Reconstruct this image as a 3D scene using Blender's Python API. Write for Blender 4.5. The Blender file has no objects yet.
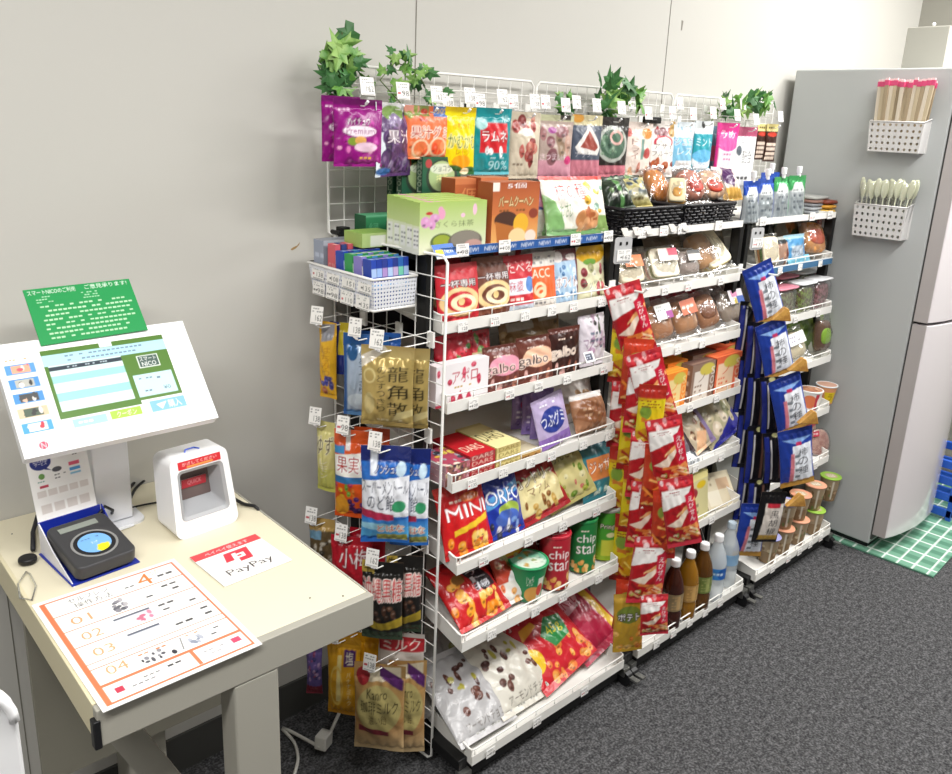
import bpy, math, random
import numpy as np
from mathutils import Vector, Matrix, Euler

# ---------------------------------------------------------------- camera
S = bpy.context.scene
COL = S.collection
V1, V2, VZ = np.array([1404, 160.]), np.array([-300, 88.]), np.array([351, 3228.])   # vanishing points of the room axes
_M = np.array([VZ - V2, VZ - V1]); _r = np.array([V1 @ (VZ - V2), V2 @ (VZ - V1)])
PP = np.linalg.solve(_M, _r)
FPX = math.sqrt(-(V1 - PP) @ (V2 - PP))
def _dir(v):
    a = np.array([v[0] - PP[0], -(v[1] - PP[1]), -FPX]); return a / np.linalg.norm(a)
RC = np.array([_dir(V1), _dir(V2), -_dir(VZ)])
u_, s_, vt_ = np.linalg.svd(RC); RC = u_ @ vt_
CAMZ = 1.535
cam = bpy.data.cameras.new('camera'); cam_o = bpy.data.objects.new('camera', cam); COL.objects.link(cam_o)
cam.sensor_width = 36; cam.lens = 36 * FPX / 952
cam.shift_x = (476 - PP[0]) / 952; cam.shift_y = (PP[1] - 387) / 952
cam.clip_start = 0.05
mw = Matrix.Identity(4)
for i in range(3):
    for j in range(3): mw[i][j] = RC[i, j]
mw[2][3] = CAMZ
cam_o.matrix_world = mw
S.camera = cam_o
S.view_settings.view_transform = 'Standard'; S.view_settings.look = 'None'
S.view_settings.gamma = 1; S.view_settings.use_curve_mapping = False
S.view_settings.exposure = -0.13

def on(px, py, X=None, Y=None, z=None):
    r = RC @ np.array([px - PP[0], -(py - PP[1]), -FPX])
    if z is not None: t = (z - CAMZ) / r[2]
    elif Y is not None: t = Y / r[1]
    else: t = X / r[0]
    return r * t + np.array([0, 0, CAMZ])
def proj(p):
    c = RC.T @ (np.array(p, float) - np.array([0, 0, CAMZ]))
    return np.array([PP[0] + FPX * c[0] / -c[2], PP[1] - FPX * c[1] / -c[2]])

# ---------------------------------------------------------------- world and lights
w = bpy.data.worlds.new('world'); S.world = w; w.use_nodes = True
w.node_tree.nodes['Background'].inputs[0].default_value = (1.0, 0.98, 0.95, 1)
w.node_tree.nodes['Background'].inputs[1].default_value = 0.25
def area(name, loc, sx, sy, power, rot=(0, 0, 0), color=(1, 0.985, 0.965)):
    l = bpy.data.lights.new(name, 'AREA'); l.shape = 'RECTANGLE'; l.size = sx; l.size_y = sy
    l.energy = power; l.color = color
    o = bpy.data.objects.new(name, l); COL.objects.link(o); o.location = loc; o.rotation_euler = rot
    return o
area('ceiling_light_near', (0.3, 0.25, 2.58), 1.25, 0.3, 27)
area('ceiling_light_middle', (1.9, 0.1, 2.58), 1.25, 0.3, 40)
area('ceiling_light_far', (3.35, 0.66, 2.58), 1.25, 0.3, 52)
area('ceiling_light_left', (-0.75, 0.1, 2.58), 1.25, 0.3, 46)
area('ceiling_light_rear', (1.6, -1.7, 2.58), 1.25, 0.3, 9)
area('ceiling_light_corner', (3.8, -0.5, 2.58), 0.9, 0.3, 52)

# ---------------------------------------------------------------- materials
def lin(c):
    if isinstance(c, str): c = [int(c[i:i + 2], 16) / 255 for i in (0, 2, 4)]
    return tuple(((x / 12.92) if x <= 0.04045 else ((x + 0.055) / 1.055) ** 2.4) for x in c[:3])
MATS = {}
def mat(name, col='ffffff', rough=0.5, metal=0.0, spec=0.5, trans=0.0, ior=1.45, coat=0.0, emis=0.0, alpha=1.0, bump=0.0, bscale=200, noise=None):
    if name in MATS: return MATS[name]
    m = bpy.data.materials.new(name); m.use_nodes = True; nt = m.node_tree; b = nt.nodes['Principled BSDF']
    c = lin(col)
    b.inputs['Base Color'].default_value = (*c, 1)
    b.inputs['Roughness'].default_value = rough; b.inputs['Metallic'].default_value = metal
    b.inputs['Specular IOR Level'].default_value = spec
    b.inputs['Transmission Weight'].default_value = trans; b.inputs['IOR'].default_value = ior
    b.inputs['Coat Weight'].default_value = coat; b.inputs['Alpha'].default_value = alpha
    if emis: b.inputs['Emission Color'].default_value = (*c, 1); b.inputs['Emission Strength'].default_value = emis
    tc = nt.nodes.new('ShaderNodeTexCoord')
    nz = nt.nodes.new('ShaderNodeTexNoise'); nz.inputs['Scale'].default_value = bscale; nz.inputs['Detail'].default_value = 3
    nt.links.new(tc.outputs['Object'], nz.inputs['Vector'])
    if noise:
        mx = nt.nodes.new('ShaderNodeMix'); mx.data_type = 'RGBA'
        mx.inputs['A'].default_value = (*c, 1); mx.inputs['B'].default_value = (*lin(noise), 1)
        rp = nt.nodes.new('ShaderNodeValToRGB'); rp.color_ramp.elements[0].position = 0.4; rp.color_ramp.elements[1].position = 0.62
        nt.links.new(nz.outputs['Fac'], rp.inputs['Fac']); nt.links.new(rp.outputs['Color'], mx.inputs['Factor'])
        nt.links.new(mx.outputs['Result'], b.inputs['Base Color'])
    if bump:
        bp = nt.nodes.new('ShaderNodeBump'); bp.inputs['Strength'].default_value = bump; bp.inputs['Distance'].default_value = 0.002
        nt.links.new(nz.outputs['Fac'], bp.inputs['Height']); nt.links.new(bp.outputs['Normal'], b.inputs['Normal'])
    MATS[name] = m; return m
def print_mat(name, rough, coat=0.0, metal=0.0, bump=0.0, emis=0.0, spec=0.5):
    m = bpy.data.materials.new(name); m.use_nodes = True; nt = m.node_tree; b = nt.nodes['Principled BSDF']
    a = nt.nodes.new('ShaderNodeAttribute'); a.attribute_name = 'Print'
    nt.links.new(a.outputs['Color'], b.inputs['Base Color'])
    b.inputs['Roughness'].default_value = rough; b.inputs['Coat Weight'].default_value = coat; b.inputs['Metallic'].default_value = metal
    b.inputs['Specular IOR Level'].default_value = spec
    if emis:
        nt.links.new(a.outputs['Color'], b.inputs['Emission Color']); b.inputs['Emission Strength'].default_value = emis
    if bump:
        tc = nt.nodes.new('ShaderNodeTexCoord'); nz = nt.nodes.new('ShaderNodeTexNoise')
        nz.inputs['Scale'].default_value = 28; nz.inputs['Detail'].default_value = 2; nz.inputs['Distortion'].default_value = 0.6
        bp = nt.nodes.new('ShaderNodeBump'); bp.inputs['Strength'].default_value = bump; bp.inputs['Distance'].default_value = 0.008
        nt.links.new(tc.outputs['Object'], nz.inputs['Vector']); nt.links.new(nz.outputs['Fac'], bp.inputs['Height'])
        nt.links.new(bp.outputs['Normal'], b.inputs['Normal'])
    MATS[name] = m; return m
P_FILM = print_mat('printed_film', 0.28, bump=0.55)
P_POUCH = print_mat('printed_pouch', 0.42, bump=0.3)
P_CARD = print_mat('printed_card', 0.45)
P_PAPER = print_mat('printed_paper', 0.6)
P_SCREEN = print_mat('printed_screen', 0.3, emis=0.04)
P_FOIL = print_mat('printed_foil', 0.32, metal=0.3, bump=0.45)
M_WHITE = mat('white_enamel', 'f2f1ec', 0.35)
M_TRAY = mat('white_tray_steel', 'eceae4', 0.45)
M_BLACK = mat('black_steel', '101010', 0.45)
M_PLASTIC_W = mat('white_plastic', 'f3f3f4', 0.3)
M_PLASTIC_G = mat('grey_plastic', 'a3a5a8', 0.35)
M_PLASTIC_B = mat('black_plastic', '161618', 0.4)
M_CLEAR = mat('clear_plastic', 'ffffff', 0.08, trans=1.0, ior=1.2)
def film_mat():
    m = bpy.data.materials.new('clear_film'); m.use_nodes = True; nt = m.node_tree
    for n in list(nt.nodes): nt.nodes.remove(n)
    o = nt.nodes.new('ShaderNodeOutputMaterial'); mx = nt.nodes.new('ShaderNodeMixShader')
    t = nt.nodes.new('ShaderNodeBsdfTransparent'); g = nt.nodes.new('ShaderNodeBsdfGlossy')
    g.inputs['Roughness'].default_value = 0.18; t.inputs['Color'].default_value = (0.93, 0.93, 0.93, 1)
    lw = nt.nodes.new('ShaderNodeLayerWeight'); lw.inputs['Blend'].default_value = 0.35
    tc = nt.nodes.new('ShaderNodeTexCoord'); nz = nt.nodes.new('ShaderNodeTexNoise'); nz.inputs['Scale'].default_value = 30
    bp = nt.nodes.new('ShaderNodeBump'); bp.inputs['Strength'].default_value = 0.7; bp.inputs['Distance'].default_value = 0.01
    nt.links.new(tc.outputs['Object'], nz.inputs['Vector']); nt.links.new(nz.outputs['Fac'], bp.inputs['Height'])
    nt.links.new(bp.outputs['Normal'], g.inputs['Normal']); nt.links.new(bp.outputs['Normal'], lw.inputs['Normal'])
    mt = nt.nodes.new('ShaderNodeMath'); mt.operation = 'MULTIPLY_ADD'; mt.inputs[1].default_value = 0.5; mt.inputs[2].default_value = 0.12
    nt.links.new(lw.outputs['Facing'], mt.inputs[0]); nt.links.new(mt.outputs[0], mx.inputs['Fac'])
    nt.links.new(t.outputs[0], mx.inputs[1]); nt.links.new(g.outputs[0], mx.inputs[2]); nt.links.new(mx.outputs[0], o.inputs['Surface'])
    return m
M_FILM = film_mat()

# ---------------------------------------------------------------- object helpers
def tag(o, label=None, cat=None, group=None, kind=None):
    if label: o['label'] = label
    if cat: o['category'] = cat
    if group: o['group'] = group
    if kind: o['kind'] = kind
    return o
def empty(name, loc=(0, 0, 0), rot=(0, 0, 0), label=None, cat=None, group=None):
    o = bpy.data.objects.new(name, None); COL.objects.link(o); o.location = loc; o.rotation_euler = rot
    o.empty_display_size = 0.02
    return tag(o, label, cat, group)
class MB:
    def __init__(s): s.v = []; s.f = []
    def add(s, vs, fs):
        n = len(s.v); s.v += [tuple(map(float, v)) for v in vs]; s.f += [tuple(n + i for i in f) for f in fs]; return s
    def box(s, x0, x1, y0, y1, z0, z1):
        return s.add([(x0, y0, z0), (x1, y0, z0), (x1, y1, z0), (x0, y1, z0), (x0, y0, z1), (x1, y0, z1), (x1, y1, z1), (x0, y1, z1)],
                     [(0, 3, 2, 1), (4, 5, 6, 7), (0, 1, 5, 4), (1, 2, 6, 5), (2, 3, 7, 6), (3, 0, 4, 7)])
    def tube(s, pts, r, n=6, caps=True):
        pts = [Vector(p) for p in pts]; rings = []; up = Vector((0, 0, 1)); k0 = len(s.v); nx = None
        for i, p in enumerate(pts):
            d = (pts[min(i + 1, len(pts) - 1)] - pts[max(i - 1, 0)]).normalized()
            if nx is None:
                nx = d.cross(up)
                if nx.length < 1e-3: nx = d.cross(Vector((1, 0, 0)))
            nx = (nx - d * nx.dot(d)).normalized(); b = d.cross(nx)
            rr = r[i] if isinstance(r, (list, tuple)) else r
            for k in range(n):
                a = 2 * math.pi * k / n; s.v.append(tuple(p + (nx * math.cos(a) + b * math.sin(a)) * rr))
        m = len(pts)
        for i in range(m - 1):
            for k in range(n):
                a = k0 + i * n + k; b2 = k0 + i * n + (k + 1) % n
                s.f.append((a, b2, b2 + n, a + n))
        if caps:
            s.f.append(tuple(k0 + k for k in range(n))[::-1]); s.f.append(tuple(k0 + (m - 1) * n + k for k in range(n)))
        return s
    def lathe(s, prof, n=20, c=(0, 0), close=True):
        k0 = len(s.v); m = len(prof)
        for r, z in prof:
            for k in range(n):
                a = 2 * math.pi * k / n; s.v.append((c[0] + r * math.cos(a), c[1] + r * math.sin(a), z))
        for i in range(m - 1):
            for k in range(n):
                a = k0 + i * n + k; b = k0 + i * n + (k + 1) % n; s.f.append((a, b, b + n, a + n))
        if close:
            s.f.append(tuple(k0 + k for k in range(n))[::-1]); s.f.append(tuple(k0 + (m - 1) * n + k for k in range(n)))
        return s
    def prism(s, poly, y0, y1):                       # polygon in x,z extruded along y
        n = len(poly); k0 = len(s.v)
        s.v += [(x, y0, z) for x, z in poly] + [(x, y1, z) for x, z in poly]
        s.f.append(tuple(range(k0, k0 + n))); s.f.append(tuple(range(k0 + n, k0 + 2 * n))[::-1])
        for i in range(n): j = (i + 1) % n; s.f.append((k0 + j, k0 + i, k0 + n + i, k0 + n + j))
        return s
    def build(s, name, m, parent=None, smooth=False, bevel=0, loc=None, rot=None):
        me = bpy.data.meshes.new(name); me.from_pydata(s.v, [], s.f); me.update()
        if smooth: me.polygons.foreach_set('use_smooth', [True] * len(me.polygons))
        me.materials.append(m)
        o = bpy.data.objects.new(name, me); COL.objects.link(o)
        if parent: o.parent = parent
        if loc is not None: o.location = loc
        if rot is not None: o.rotation_euler = rot
        if bevel:
            b = o.modifiers.new('bevel', 'BEVEL'); b.width = bevel; b.segments = 3; b.limit_method = 'ANGLE'
            me.polygons.foreach_set('use_smooth', [True] * len(me.polygons))
            wn = o.modifiers.new('wn', 'WEIGHTED_NORMAL')
        return o
def rrect(x0, x1, z0, z1, r, n=5):
    p = []
    for cx, cz, a0 in ((x1 - r, z1 - r, 0), (x0 + r, z1 - r, 90), (x0 + r, z0 + r, 180), (x1 - r, z0 + r, 270)):
        for k in range(n + 1):
            a = math.radians(a0 + 90 * k / n); p.append((cx + r * math.cos(a), cz + r * math.sin(a)))
    return p

# ---------------------------------------------------------------- printed artwork as a grid of colours
_tc = {}
def glyphs(s):
    if s in _tc: return _tc[s]
    c = bpy.data.curves.new('t', 'FONT'); c.body = s; c.resolution_u = 2; c.size = 1
    o = bpy.data.objects.new('t', c); COL.objects.link(o)
    dg = bpy.context.evaluated_depsgraph_get(); me = o.evaluated_get(dg).to_mesh()
    n = len(me.vertices); v = np.zeros(n * 3, np.float32); me.vertices.foreach_get('co', v); v = v.reshape(-1, 3)[:, :2]
    me.calc_loop_triangles(); k = len(me.loop_triangles); t = np.zeros(k * 3, np.int32); me.loop_triangles.foreach_get('vertices', t); t = t.reshape(-1, 3)
    o.evaluated_get(dg).to_mesh_clear(); bpy.data.objects.remove(o); bpy.data.curves.remove(c)
    if n:
        lo, hi = v.min(0), v.max(0); v = (v - lo) / np.maximum(hi - lo, 1e-6)
    _tc[s] = (v, t); return _tc[s]
def fill_tri(mask, P):
    h, w = mask.shape
    x0, y0 = np.floor(P.min(0)).astype(int); x1, y1 = np.ceil(P.max(0)).astype(int) + 1
    x0, y0 = max(x0, 0), max(y0, 0); x1, y1 = min(x1, w), min(y1, h)
    if x1 <= x0 or y1 <= y0: return
    X = np.arange(x0, x1)[None, :] + 0.5; Y = np.arange(y0, y1)[:, None] + 0.5
    (ax, ay), (bx, by), (cx, cy) = P
    d1 = (bx - ax) * (Y - ay) - (by - ay) * (X - ax); d2 = (cx - bx) * (Y - by) - (cy - by) * (X - bx); d3 = (ax - cx) * (Y - cy) - (ay - cy) * (X - cx)
    mask[y0:y1, x0:x1] |= ((d1 >= 0) & (d2 >= 0) & (d3 >= 0)) | ((d1 <= 0) & (d2 <= 0) & (d3 <= 0))
class Art:
    SS = 3
    def __init__(s, W, H, ops, den=420):
        s.nx = max(6, int(W * den)); s.ny = max(6, int(H * den)); s.w, s.h = (s.nx + 1) * s.SS, (s.ny + 1) * s.SS
        s.a = np.ones((s.h, s.w, 3), np.float32); s.rnd = random.Random(7); s.asp = W / H
        s.U = ((np.arange(s.w) + 0.5) / s.w)[None, :]; s.V = ((np.arange(s.h) + 0.5) / s.h)[:, None]
        for op in ops: getattr(s, 'o_' + op[0])(*op[1:])
        s.out = s.a.reshape(s.ny + 1, s.SS, s.nx + 1, s.SS, 3).mean((1, 3))
    def put(s, m, c): s.a[m] = lin(c)
    def o_bg(s, c): s.a[:] = lin(c)
    def o_r(s, u0, v0, u1, v1, c): s.put((s.U >= u0) & (s.U <= u1) & (s.V >= v0) & (s.V <= v1), c)
    def o_g(s, v0, c0, v1, c1):                     # printed two-colour blend, a design of the pack
        t = np.clip((s.V - v0) / (v1 - v0), 0, 1)[..., None]; m = (s.V >= min(v0, v1)) & (s.V <= max(v0, v1)) & (s.U > -1)
        g = np.array(lin(c0)) * (1 - t) + np.array(lin(c1)) * t; g = np.broadcast_to(g, s.a.shape); s.a[m] = g[m]
    def o_e(s, cu, cv, ru, rv, c): s.put(((s.U - cu) / ru) ** 2 + ((s.V - cv) / rv) ** 2 <= 1, c)
    def o_ring(s, cu, cv, ru, rv, k, c):
        d = ((s.U - cu) / ru) ** 2 + ((s.V - cv) / rv) ** 2; s.put((d <= 1) & (d >= k * k), c)
    def o_p(s, pts, c):
        m = np.zeros((s.h, s.w), bool); X = s.U + 0 * s.V; Y = s.V + 0 * s.U; n = len(pts)
        for i in range(n):
            (x0, y0), (x1, y1) = pts[i], pts[(i + 1) % n]
            if y0 == y1: continue
            cr = ((y0 > Y) != (y1 > Y)) & (X < (x1 - x0) * (Y - y0) / (y1 - y0) + x0); m ^= cr
        s.put(m, c)
    def o_t(s, txt, u0, v0, u1, v1, c, oc=None, ow=1.0, shear=0.0):
        v, t = glyphs(txt); m = np.zeros((s.h, s.w), bool)
        P = np.stack([(u0 + v[:, 0] * (u1 - u0) + shear * (v[:, 1] - 0.5)) * s.w, (v0 + v[:, 1] * (v1 - v0)) * s.h], 1) if len(v) else v
        for a, b, d in t: fill_tri(m, P[[a, b, d]])
        if oc:
            k = max(1, int(round(ow * s.SS))); o = m.copy()
            for _ in range(k):
                q = o.copy(); q[1:] |= o[:-1]; q[:-1] |= o[1:]; q[:, 1:] |= o[:, :-1]; q[:, :-1] |= o[:, 1:]; o = q
            s.put(o, oc)
        s.put(m, c)
    def o_vt(s, txt, u0, v0, u1, v1, c, oc=None, ow=1.0):    # vertical writing, top to bottom
        n = len(txt); dv = (v1 - v0) / n
        for i, ch in enumerate(txt): s.o_t(ch, u0, v1 - (i + 0.92) * dv, u1, v1 - (i + 0.08) * dv, c, oc, ow)
    def o_b(s, n, r, cols, u0, v0, u1, v1, seed=1):
        rd = random.Random(seed)
        for i in range(n):
            c = cols[i % len(cols)]; cu, cv = rd.uniform(u0, u1), rd.uniform(v0, v1); k = r * rd.uniform(0.55, 1.1); q = rd.uniform(.6, 1.25)
            s.o_e(cu, cv, k * q, k * s.asp / q, c)
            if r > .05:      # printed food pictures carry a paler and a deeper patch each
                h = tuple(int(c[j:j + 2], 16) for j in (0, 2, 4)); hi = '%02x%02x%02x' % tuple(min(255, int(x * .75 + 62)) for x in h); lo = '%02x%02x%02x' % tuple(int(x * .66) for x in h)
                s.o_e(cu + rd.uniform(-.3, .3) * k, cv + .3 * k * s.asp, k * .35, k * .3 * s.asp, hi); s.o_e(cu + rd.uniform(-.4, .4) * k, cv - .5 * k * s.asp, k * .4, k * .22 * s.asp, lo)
    def o_l(s, n, u0, v0, u1, v1, c, seed=1, th=0.45, gap=0.3):        # small print
        rd = random.Random(seed); dv = (v1 - v0) / n
        for i in range(n):
            u = u0 + rd.uniform(0, 0.08) * (u1 - u0); e = u1 - rd.uniform(0, 0.25) * (u1 - u0); cw = dv * 0.9 / s.asp
            y = v1 - (i + 0.5) * dv
            while u < e:
                if rd.random() > gap: s.o_r(u, y - dv * th / 2 * rd.uniform(0.6, 1), u + cw * 0.75, y + dv * th / 2, c)
                u += cw
def gridmesh(name, co, cols, m, mask=None, back=True):
    """co (ny+1,nx+1,3)"""
    ny, nx = co.shape[0] - 1, co.shape[1] - 1
    idx = np.arange((ny + 1) * (nx + 1)).reshape(ny + 1, nx + 1)
    q = np.stack([idx[:-1, :-1], idx[:-1, 1:], idx[1:, 1:], idx[1:, :-1]], -1).reshape(-1, 4)
    return co.reshape(-1, 3), cols.reshape(-1, 3), q
def meshnp(name, parts, m, parent=None, smooth=True):
    vs, cs, qs = [], [], []; n = 0
    for v, c, q in parts: vs.append(v); cs.append(c); qs.append(q + n); n += len(v)
    v = np.concatenate(vs).astype(np.float32); c = np.concatenate(cs).astype(np.float32); q = np.concatenate(qs).astype(np.int32)
    me = bpy.data.meshes.new(name); me.vertices.add(len(v)); me.vertices.foreach_set('co', v.ravel())
    me.loops.add(len(q) * 4); me.loops.foreach_set('vertex_index', q.ravel()); me.polygons.add(len(q))
    me.polygons.foreach_set('loop_start', np.arange(len(q), dtype=np.int32) * 4)
    me.polygons.foreach_set('use_smooth', [smooth] * len(q))
    a = me.color_attributes.new('Print', 'FLOAT_COLOR', 'POINT')
    a.data.foreach_set('color', np.concatenate([c, np.ones((len(c), 1), np.float32)], 1).ravel())
    me.materials.append(m); me.update(calc_edges=True); me.validate()
    o = bpy.data.objects.new(name, me); COL.objects.link(o)
    if parent: o.parent = parent
    return o
def R(d): return math.radians(d)

def bag(name, ops, W, H, t, kind='pillow', m=None, loc=(0, 0, 0), yaw=0, lean=0, roll=0, label=None, cat='bag', group=None, den=420, seed=0, seal=None, backc=None, hole=False, sealpart=True):
    """a filled film bag: x across, z up, front towards -y; origin at the middle of the bottom edge"""
    m = m or P_FILM; a = Art(W, H, ops, den); nx, ny = a.nx, a.ny; rd = np.random.RandomState(seed + 3)
    u = np.linspace(0, 1, nx + 1)[None, :]; v = np.linspace(0, 1, ny + 1)[:, None]
    sb, st = {'pillow': (0.07, 0.07), 'pouch': (0.02, 0.12), 'flat': (0.05, 0.09), 'hang': (0.05, 0.15)}[kind]
    vv = np.clip((v - sb) / (1 - sb - st), 0, 1)
    prof = np.sin(np.pi * vv) ** 0.55 if kind != 'pouch' else np.clip((1 - vv ** 2.2), 0, 1) ** 0.8 * np.clip((v / 0.03), 0, 1) ** 0.5
    uu = np.clip(1 - (2 * u - 1) ** 2, 0, 1) ** 0.6
    T = t / 2 * prof * uu
    ph = rd.uniform(0, 6.28, 8)
    wr = sum(np.sin(2 * np.pi * ((3 + i) * u * math.cos(ph[i]) + (2 + i) * v * math.sin(ph[i])) + ph[i + 4]) for i in range(4)) * t * 0.03
    ed = np.exp(-((v - sb) / 0.08) ** 2) + np.exp(-((1 - st - v) / 0.08) ** 2)
    fold = np.sin(u * np.pi * (9 + rd.randint(4)) + ph[0]) * ed * t * 0.05
    bend = np.sin(np.pi * u + ph[1]) * t * 0.12 * (np.abs(2 * v - 1) ** 2)
    pin = 1 - 0.045 * prof * (t / max(W, 0.01) * 3)
    X = (u - 0.5) * W * pin; Z = v * H + 0 * u
    F = np.stack([X + 0 * v, -T + wr * prof * uu - fold * (prof > 0.02) + bend - 0.0006, Z], -1)
    B = np.stack([X + 0 * v, T * 0.9 + wr * 0.3 * prof * uu + bend + 0.0006, Z], -1)
    o = None
    bc = np.array(lin(backc)) if backc else a.out.reshape(-1, 3).mean(0)
    rows = [(0, ny)] if not sealpart or kind == 'pouch' and False else [(int(ny * sb) if kind != 'pouch' else 0, ny - int(round(ny * st * 0.7))), (0, int(ny * sb)), (ny - int(round(ny * st * 0.7)), ny)]
    names = [name, 'bottom_seal', 'top_seal']
    for i, (r0, r1) in enumerate(rows):
        if r1 - r0 < 1: continue
        f = gridmesh('', F[r0:r1 + 1], a.out[r0:r1 + 1], m); b = gridmesh('', B[r0:r1 + 1][:, ::-1], np.broadcast_to(bc, (r1 + 1 - r0, nx + 1, 3)).copy(), m)
        ob = meshnp(names[i], [f, b], m, parent=o)
        if i == 0: o = ob
    o.location = loc; o.rotation_euler = (R(-lean), R(roll), R(yaw))
    return tag(o, label, cat, group)

def sheet(name, ops, W, H, m=None, den=600, parent=None, th=0.0012, back='e8e8e8', curve=0.0):
    """thin printed sheet standing in x,z, front -y"""
    m = m or P_PAPER; a = Art(W, H, ops, den)
    u = np.linspace(0, 1, a.nx + 1)[None, :]; v = np.linspace(0, 1, a.ny + 1)[:, None]
    y = curve * np.sin(np.pi * u) + 0 * v
    F = np.stack([(u - 0.5) * W + 0 * v, -y, v * H + 0 * u], -1)
    B = F.copy(); B[..., 1] += th; bc = np.broadcast_to(np.array(lin(back)), F.shape).copy()
    rim = np.concatenate([F[0], F[1:, -1], F[-1, -2::-1], F[-2:0:-1, 0]]); rim2 = rim + np.array([0, th, 0]); k = len(rim)
    i = np.arange(k); q = np.stack([i, (i + 1) % k, (i + 1) % k + k, i + k], -1)[:, ::-1]
    rimv = np.concatenate([rim, rim2])
    return meshnp(name, [gridmesh('', F, a.out, m), gridmesh('', B[:, ::-1], bc, m), (rimv, np.broadcast_to(np.array(lin(back)), rimv.shape).copy(), q)], m, parent=parent, smooth=False)

def carton(name, front, W, H, D, side='cccccc', top=None, m=None, loc=(0, 0, 0), yaw=0, lean=0, roll=0, label=None, cat='box', group=None, den=420, right=None):
    """printed carton: front face at y=0, depth D behind it"""
    m = m or P_CARD; parts = []
    def face(ops, w, h, fn):
        if isinstance(ops, str): ops = [('bg', ops)]
        a = Art(w, h, ops, den if len(ops) > 1 else 8)
        u = np.linspace(0, 1, a.nx + 1)[None, :]; v = np.linspace(0, 1, a.ny + 1)[:, None]
        co = np.stack(np.broadcast_arrays(*fn(u, v)), -1).astype(float); parts.append(gridmesh('', co, a.out, m))
    top = top or side; right = right or (side if isinstance(side, str) else side)
    face(front, W, H, lambda u, v: ((u - 0.5) * W, 0 * u, v * H))
    face(side, D, H, lambda u, v: (-W / 2 + 0 * u, (1 - u) * D, v * H))
    face(right, D, H, lambda u, v: (W / 2 + 0 * u, u * D, v * H))
    face(top, W, D, lambda u, v: ((u - 0.5) * W, v * D, H + 0 * u))
    face('b9b0a0', W, D, lambda u, v: ((0.5 - u) * W, v * D, 0 * u))
    face(side if isinstance(side, str) else 'b9b0a0', W, H, lambda u, v: ((0.5 - u) * W, D + 0 * u, v * H))
    o = meshnp(name, parts, m, smooth=False)
    o.location = loc; o.rotation_euler = (R(-lean), R(roll), R(yaw))
    return tag(o, label, cat, group)

def wrapped(name, ops, prof, den=420, m=None, parent=None, wrap=1.0):
    """printed surface of revolution; prof is a list of (r,z) from bottom to top; middle of the art faces -y"""
    m = m or P_CARD; rm = max(r for r, z in prof); L = [0]
    for (r0, z0), (r1, z1) in zip(prof, prof[1:]): L.append(L[-1] + math.hypot(r1 - r0, z1 - z0))
    a = Art(2 * math.pi * rm * wrap, L[-1], ops, den)
    u = np.linspace(0, 1, a.nx + 1)[None, :]; v = np.linspace(0, L[-1], a.ny + 1)
    r = np.interp(v, L, [p[0] for p in prof])[:, None]; z = np.interp(v, L, [p[1] for p in prof])[:, None]
    th = -np.pi / 2 + (u - 0.5) * 2 * np.pi * wrap
    co = np.stack([r * np.cos(th), r * np.sin(th), z + 0 * u], -1)
    return meshnp(name, [gridmesh('', co, a.out, m)], m, parent=parent)

# sizes from what the photo shows: how many pixels one metre covers at a point, along a direction
def ppm(p, d):
    d = np.array(d, float); a = proj(np.array(p) - d * 0.01); b = proj(np.array(p) + d * 0.01); return (b - a) / 0.02
def width_for(p, yaw, wpx):
    return wpx / abs(ppm(p, (math.cos(R(yaw)), math.sin(R(yaw)), 0))[0])
def height_for(p, yaw, lean, hpx):
    l = R(lean); y = R(yaw); d = (-math.sin(y) * math.sin(l), math.cos(y) * math.sin(l), math.cos(l))
    return hpx / abs(ppm(p, d)[1])
# ---------------------------------------------------------------- the room
YW = 1.64; XR = 4.22
def wall_mat():
    m = mat('wall_paint', 'c6c4bd', 0.55, bump=0.06, bscale=60); return m
def struct(mb, name, m, bevel=0): return tag(mb.build(name, m, bevel=bevel), kind='structure')
M_WALL = wall_mat()
def carpet():
    m = bpy.data.materials.new('carpet'); m.use_nodes = True; nt = m.node_tree; b = nt.nodes['Principled BSDF']
    tc = nt.nodes.new('ShaderNodeTexCoord'); n1 = nt.nodes.new('ShaderNodeTexNoise'); n1.inputs['Scale'].default_value = 170; n1.inputs['Detail'].default_value = 4
    n2 = nt.nodes.new('ShaderNodeTexNoise'); n2.inputs['Scale'].default_value = 60; n2.inputs['Detail'].default_value = 3
    rp = nt.nodes.new('ShaderNodeValToRGB'); e = rp.color_ramp.elements
    e[0].position = 0.38; e[0].color = (*lin('2e2e30'), 1); e[1].position = 0.68; e[1].color = (*lin('747476'), 1)
    x = e.new(0.5); x.color = (*lin('4a4a4b'), 1)
    mx = nt.nodes.new('ShaderNodeMix'); mx.inputs['Factor'].default_value = 0.35
    nt.links.new(tc.outputs['Object'], n1.inputs['Vector']); nt.links.new(tc.outputs['Object'], n2.inputs['Vector'])
    nt.links.new(n1.outputs['Fac'], mx.inputs['A']); nt.links.new(n2.outputs['Fac'], mx.inputs['B'])
    nt.links.new(mx.outputs['Result'], rp.inputs['Fac']); nt.links.new(rp.outputs['Color'], b.inputs['Base Color'])
    bp = nt.nodes.new('ShaderNodeBump'); bp.inputs['Strength'].default_value = 0.6; bp.inputs['Distance'].default_value = 0.004
    nt.links.new(mx.outputs['Result'], bp.inputs['Height']); nt.links.new(bp.outputs['Normal'], b.inputs['Normal'])
    b.inputs['Roughness'].default_value = 0.95; b.inputs['Specular IOR Level'].default_value = 0.1
    return m
struct(MB().box(-2.2, XR + 0.1, -3.2, YW + 0.1, -0.1, 0), 'floor', carpet())
struct(MB().box(-2.2, XR + 0.1, -3.2, YW + 0.1, 2.62, 2.7), 'ceiling', mat('ceiling_board', 'cfcdc6', 0.8))
struct(MB().box(-2.2, XR + 0.1, YW, YW + 0.1, 0, 2.62), 'wall_back', M_WALL)
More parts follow.
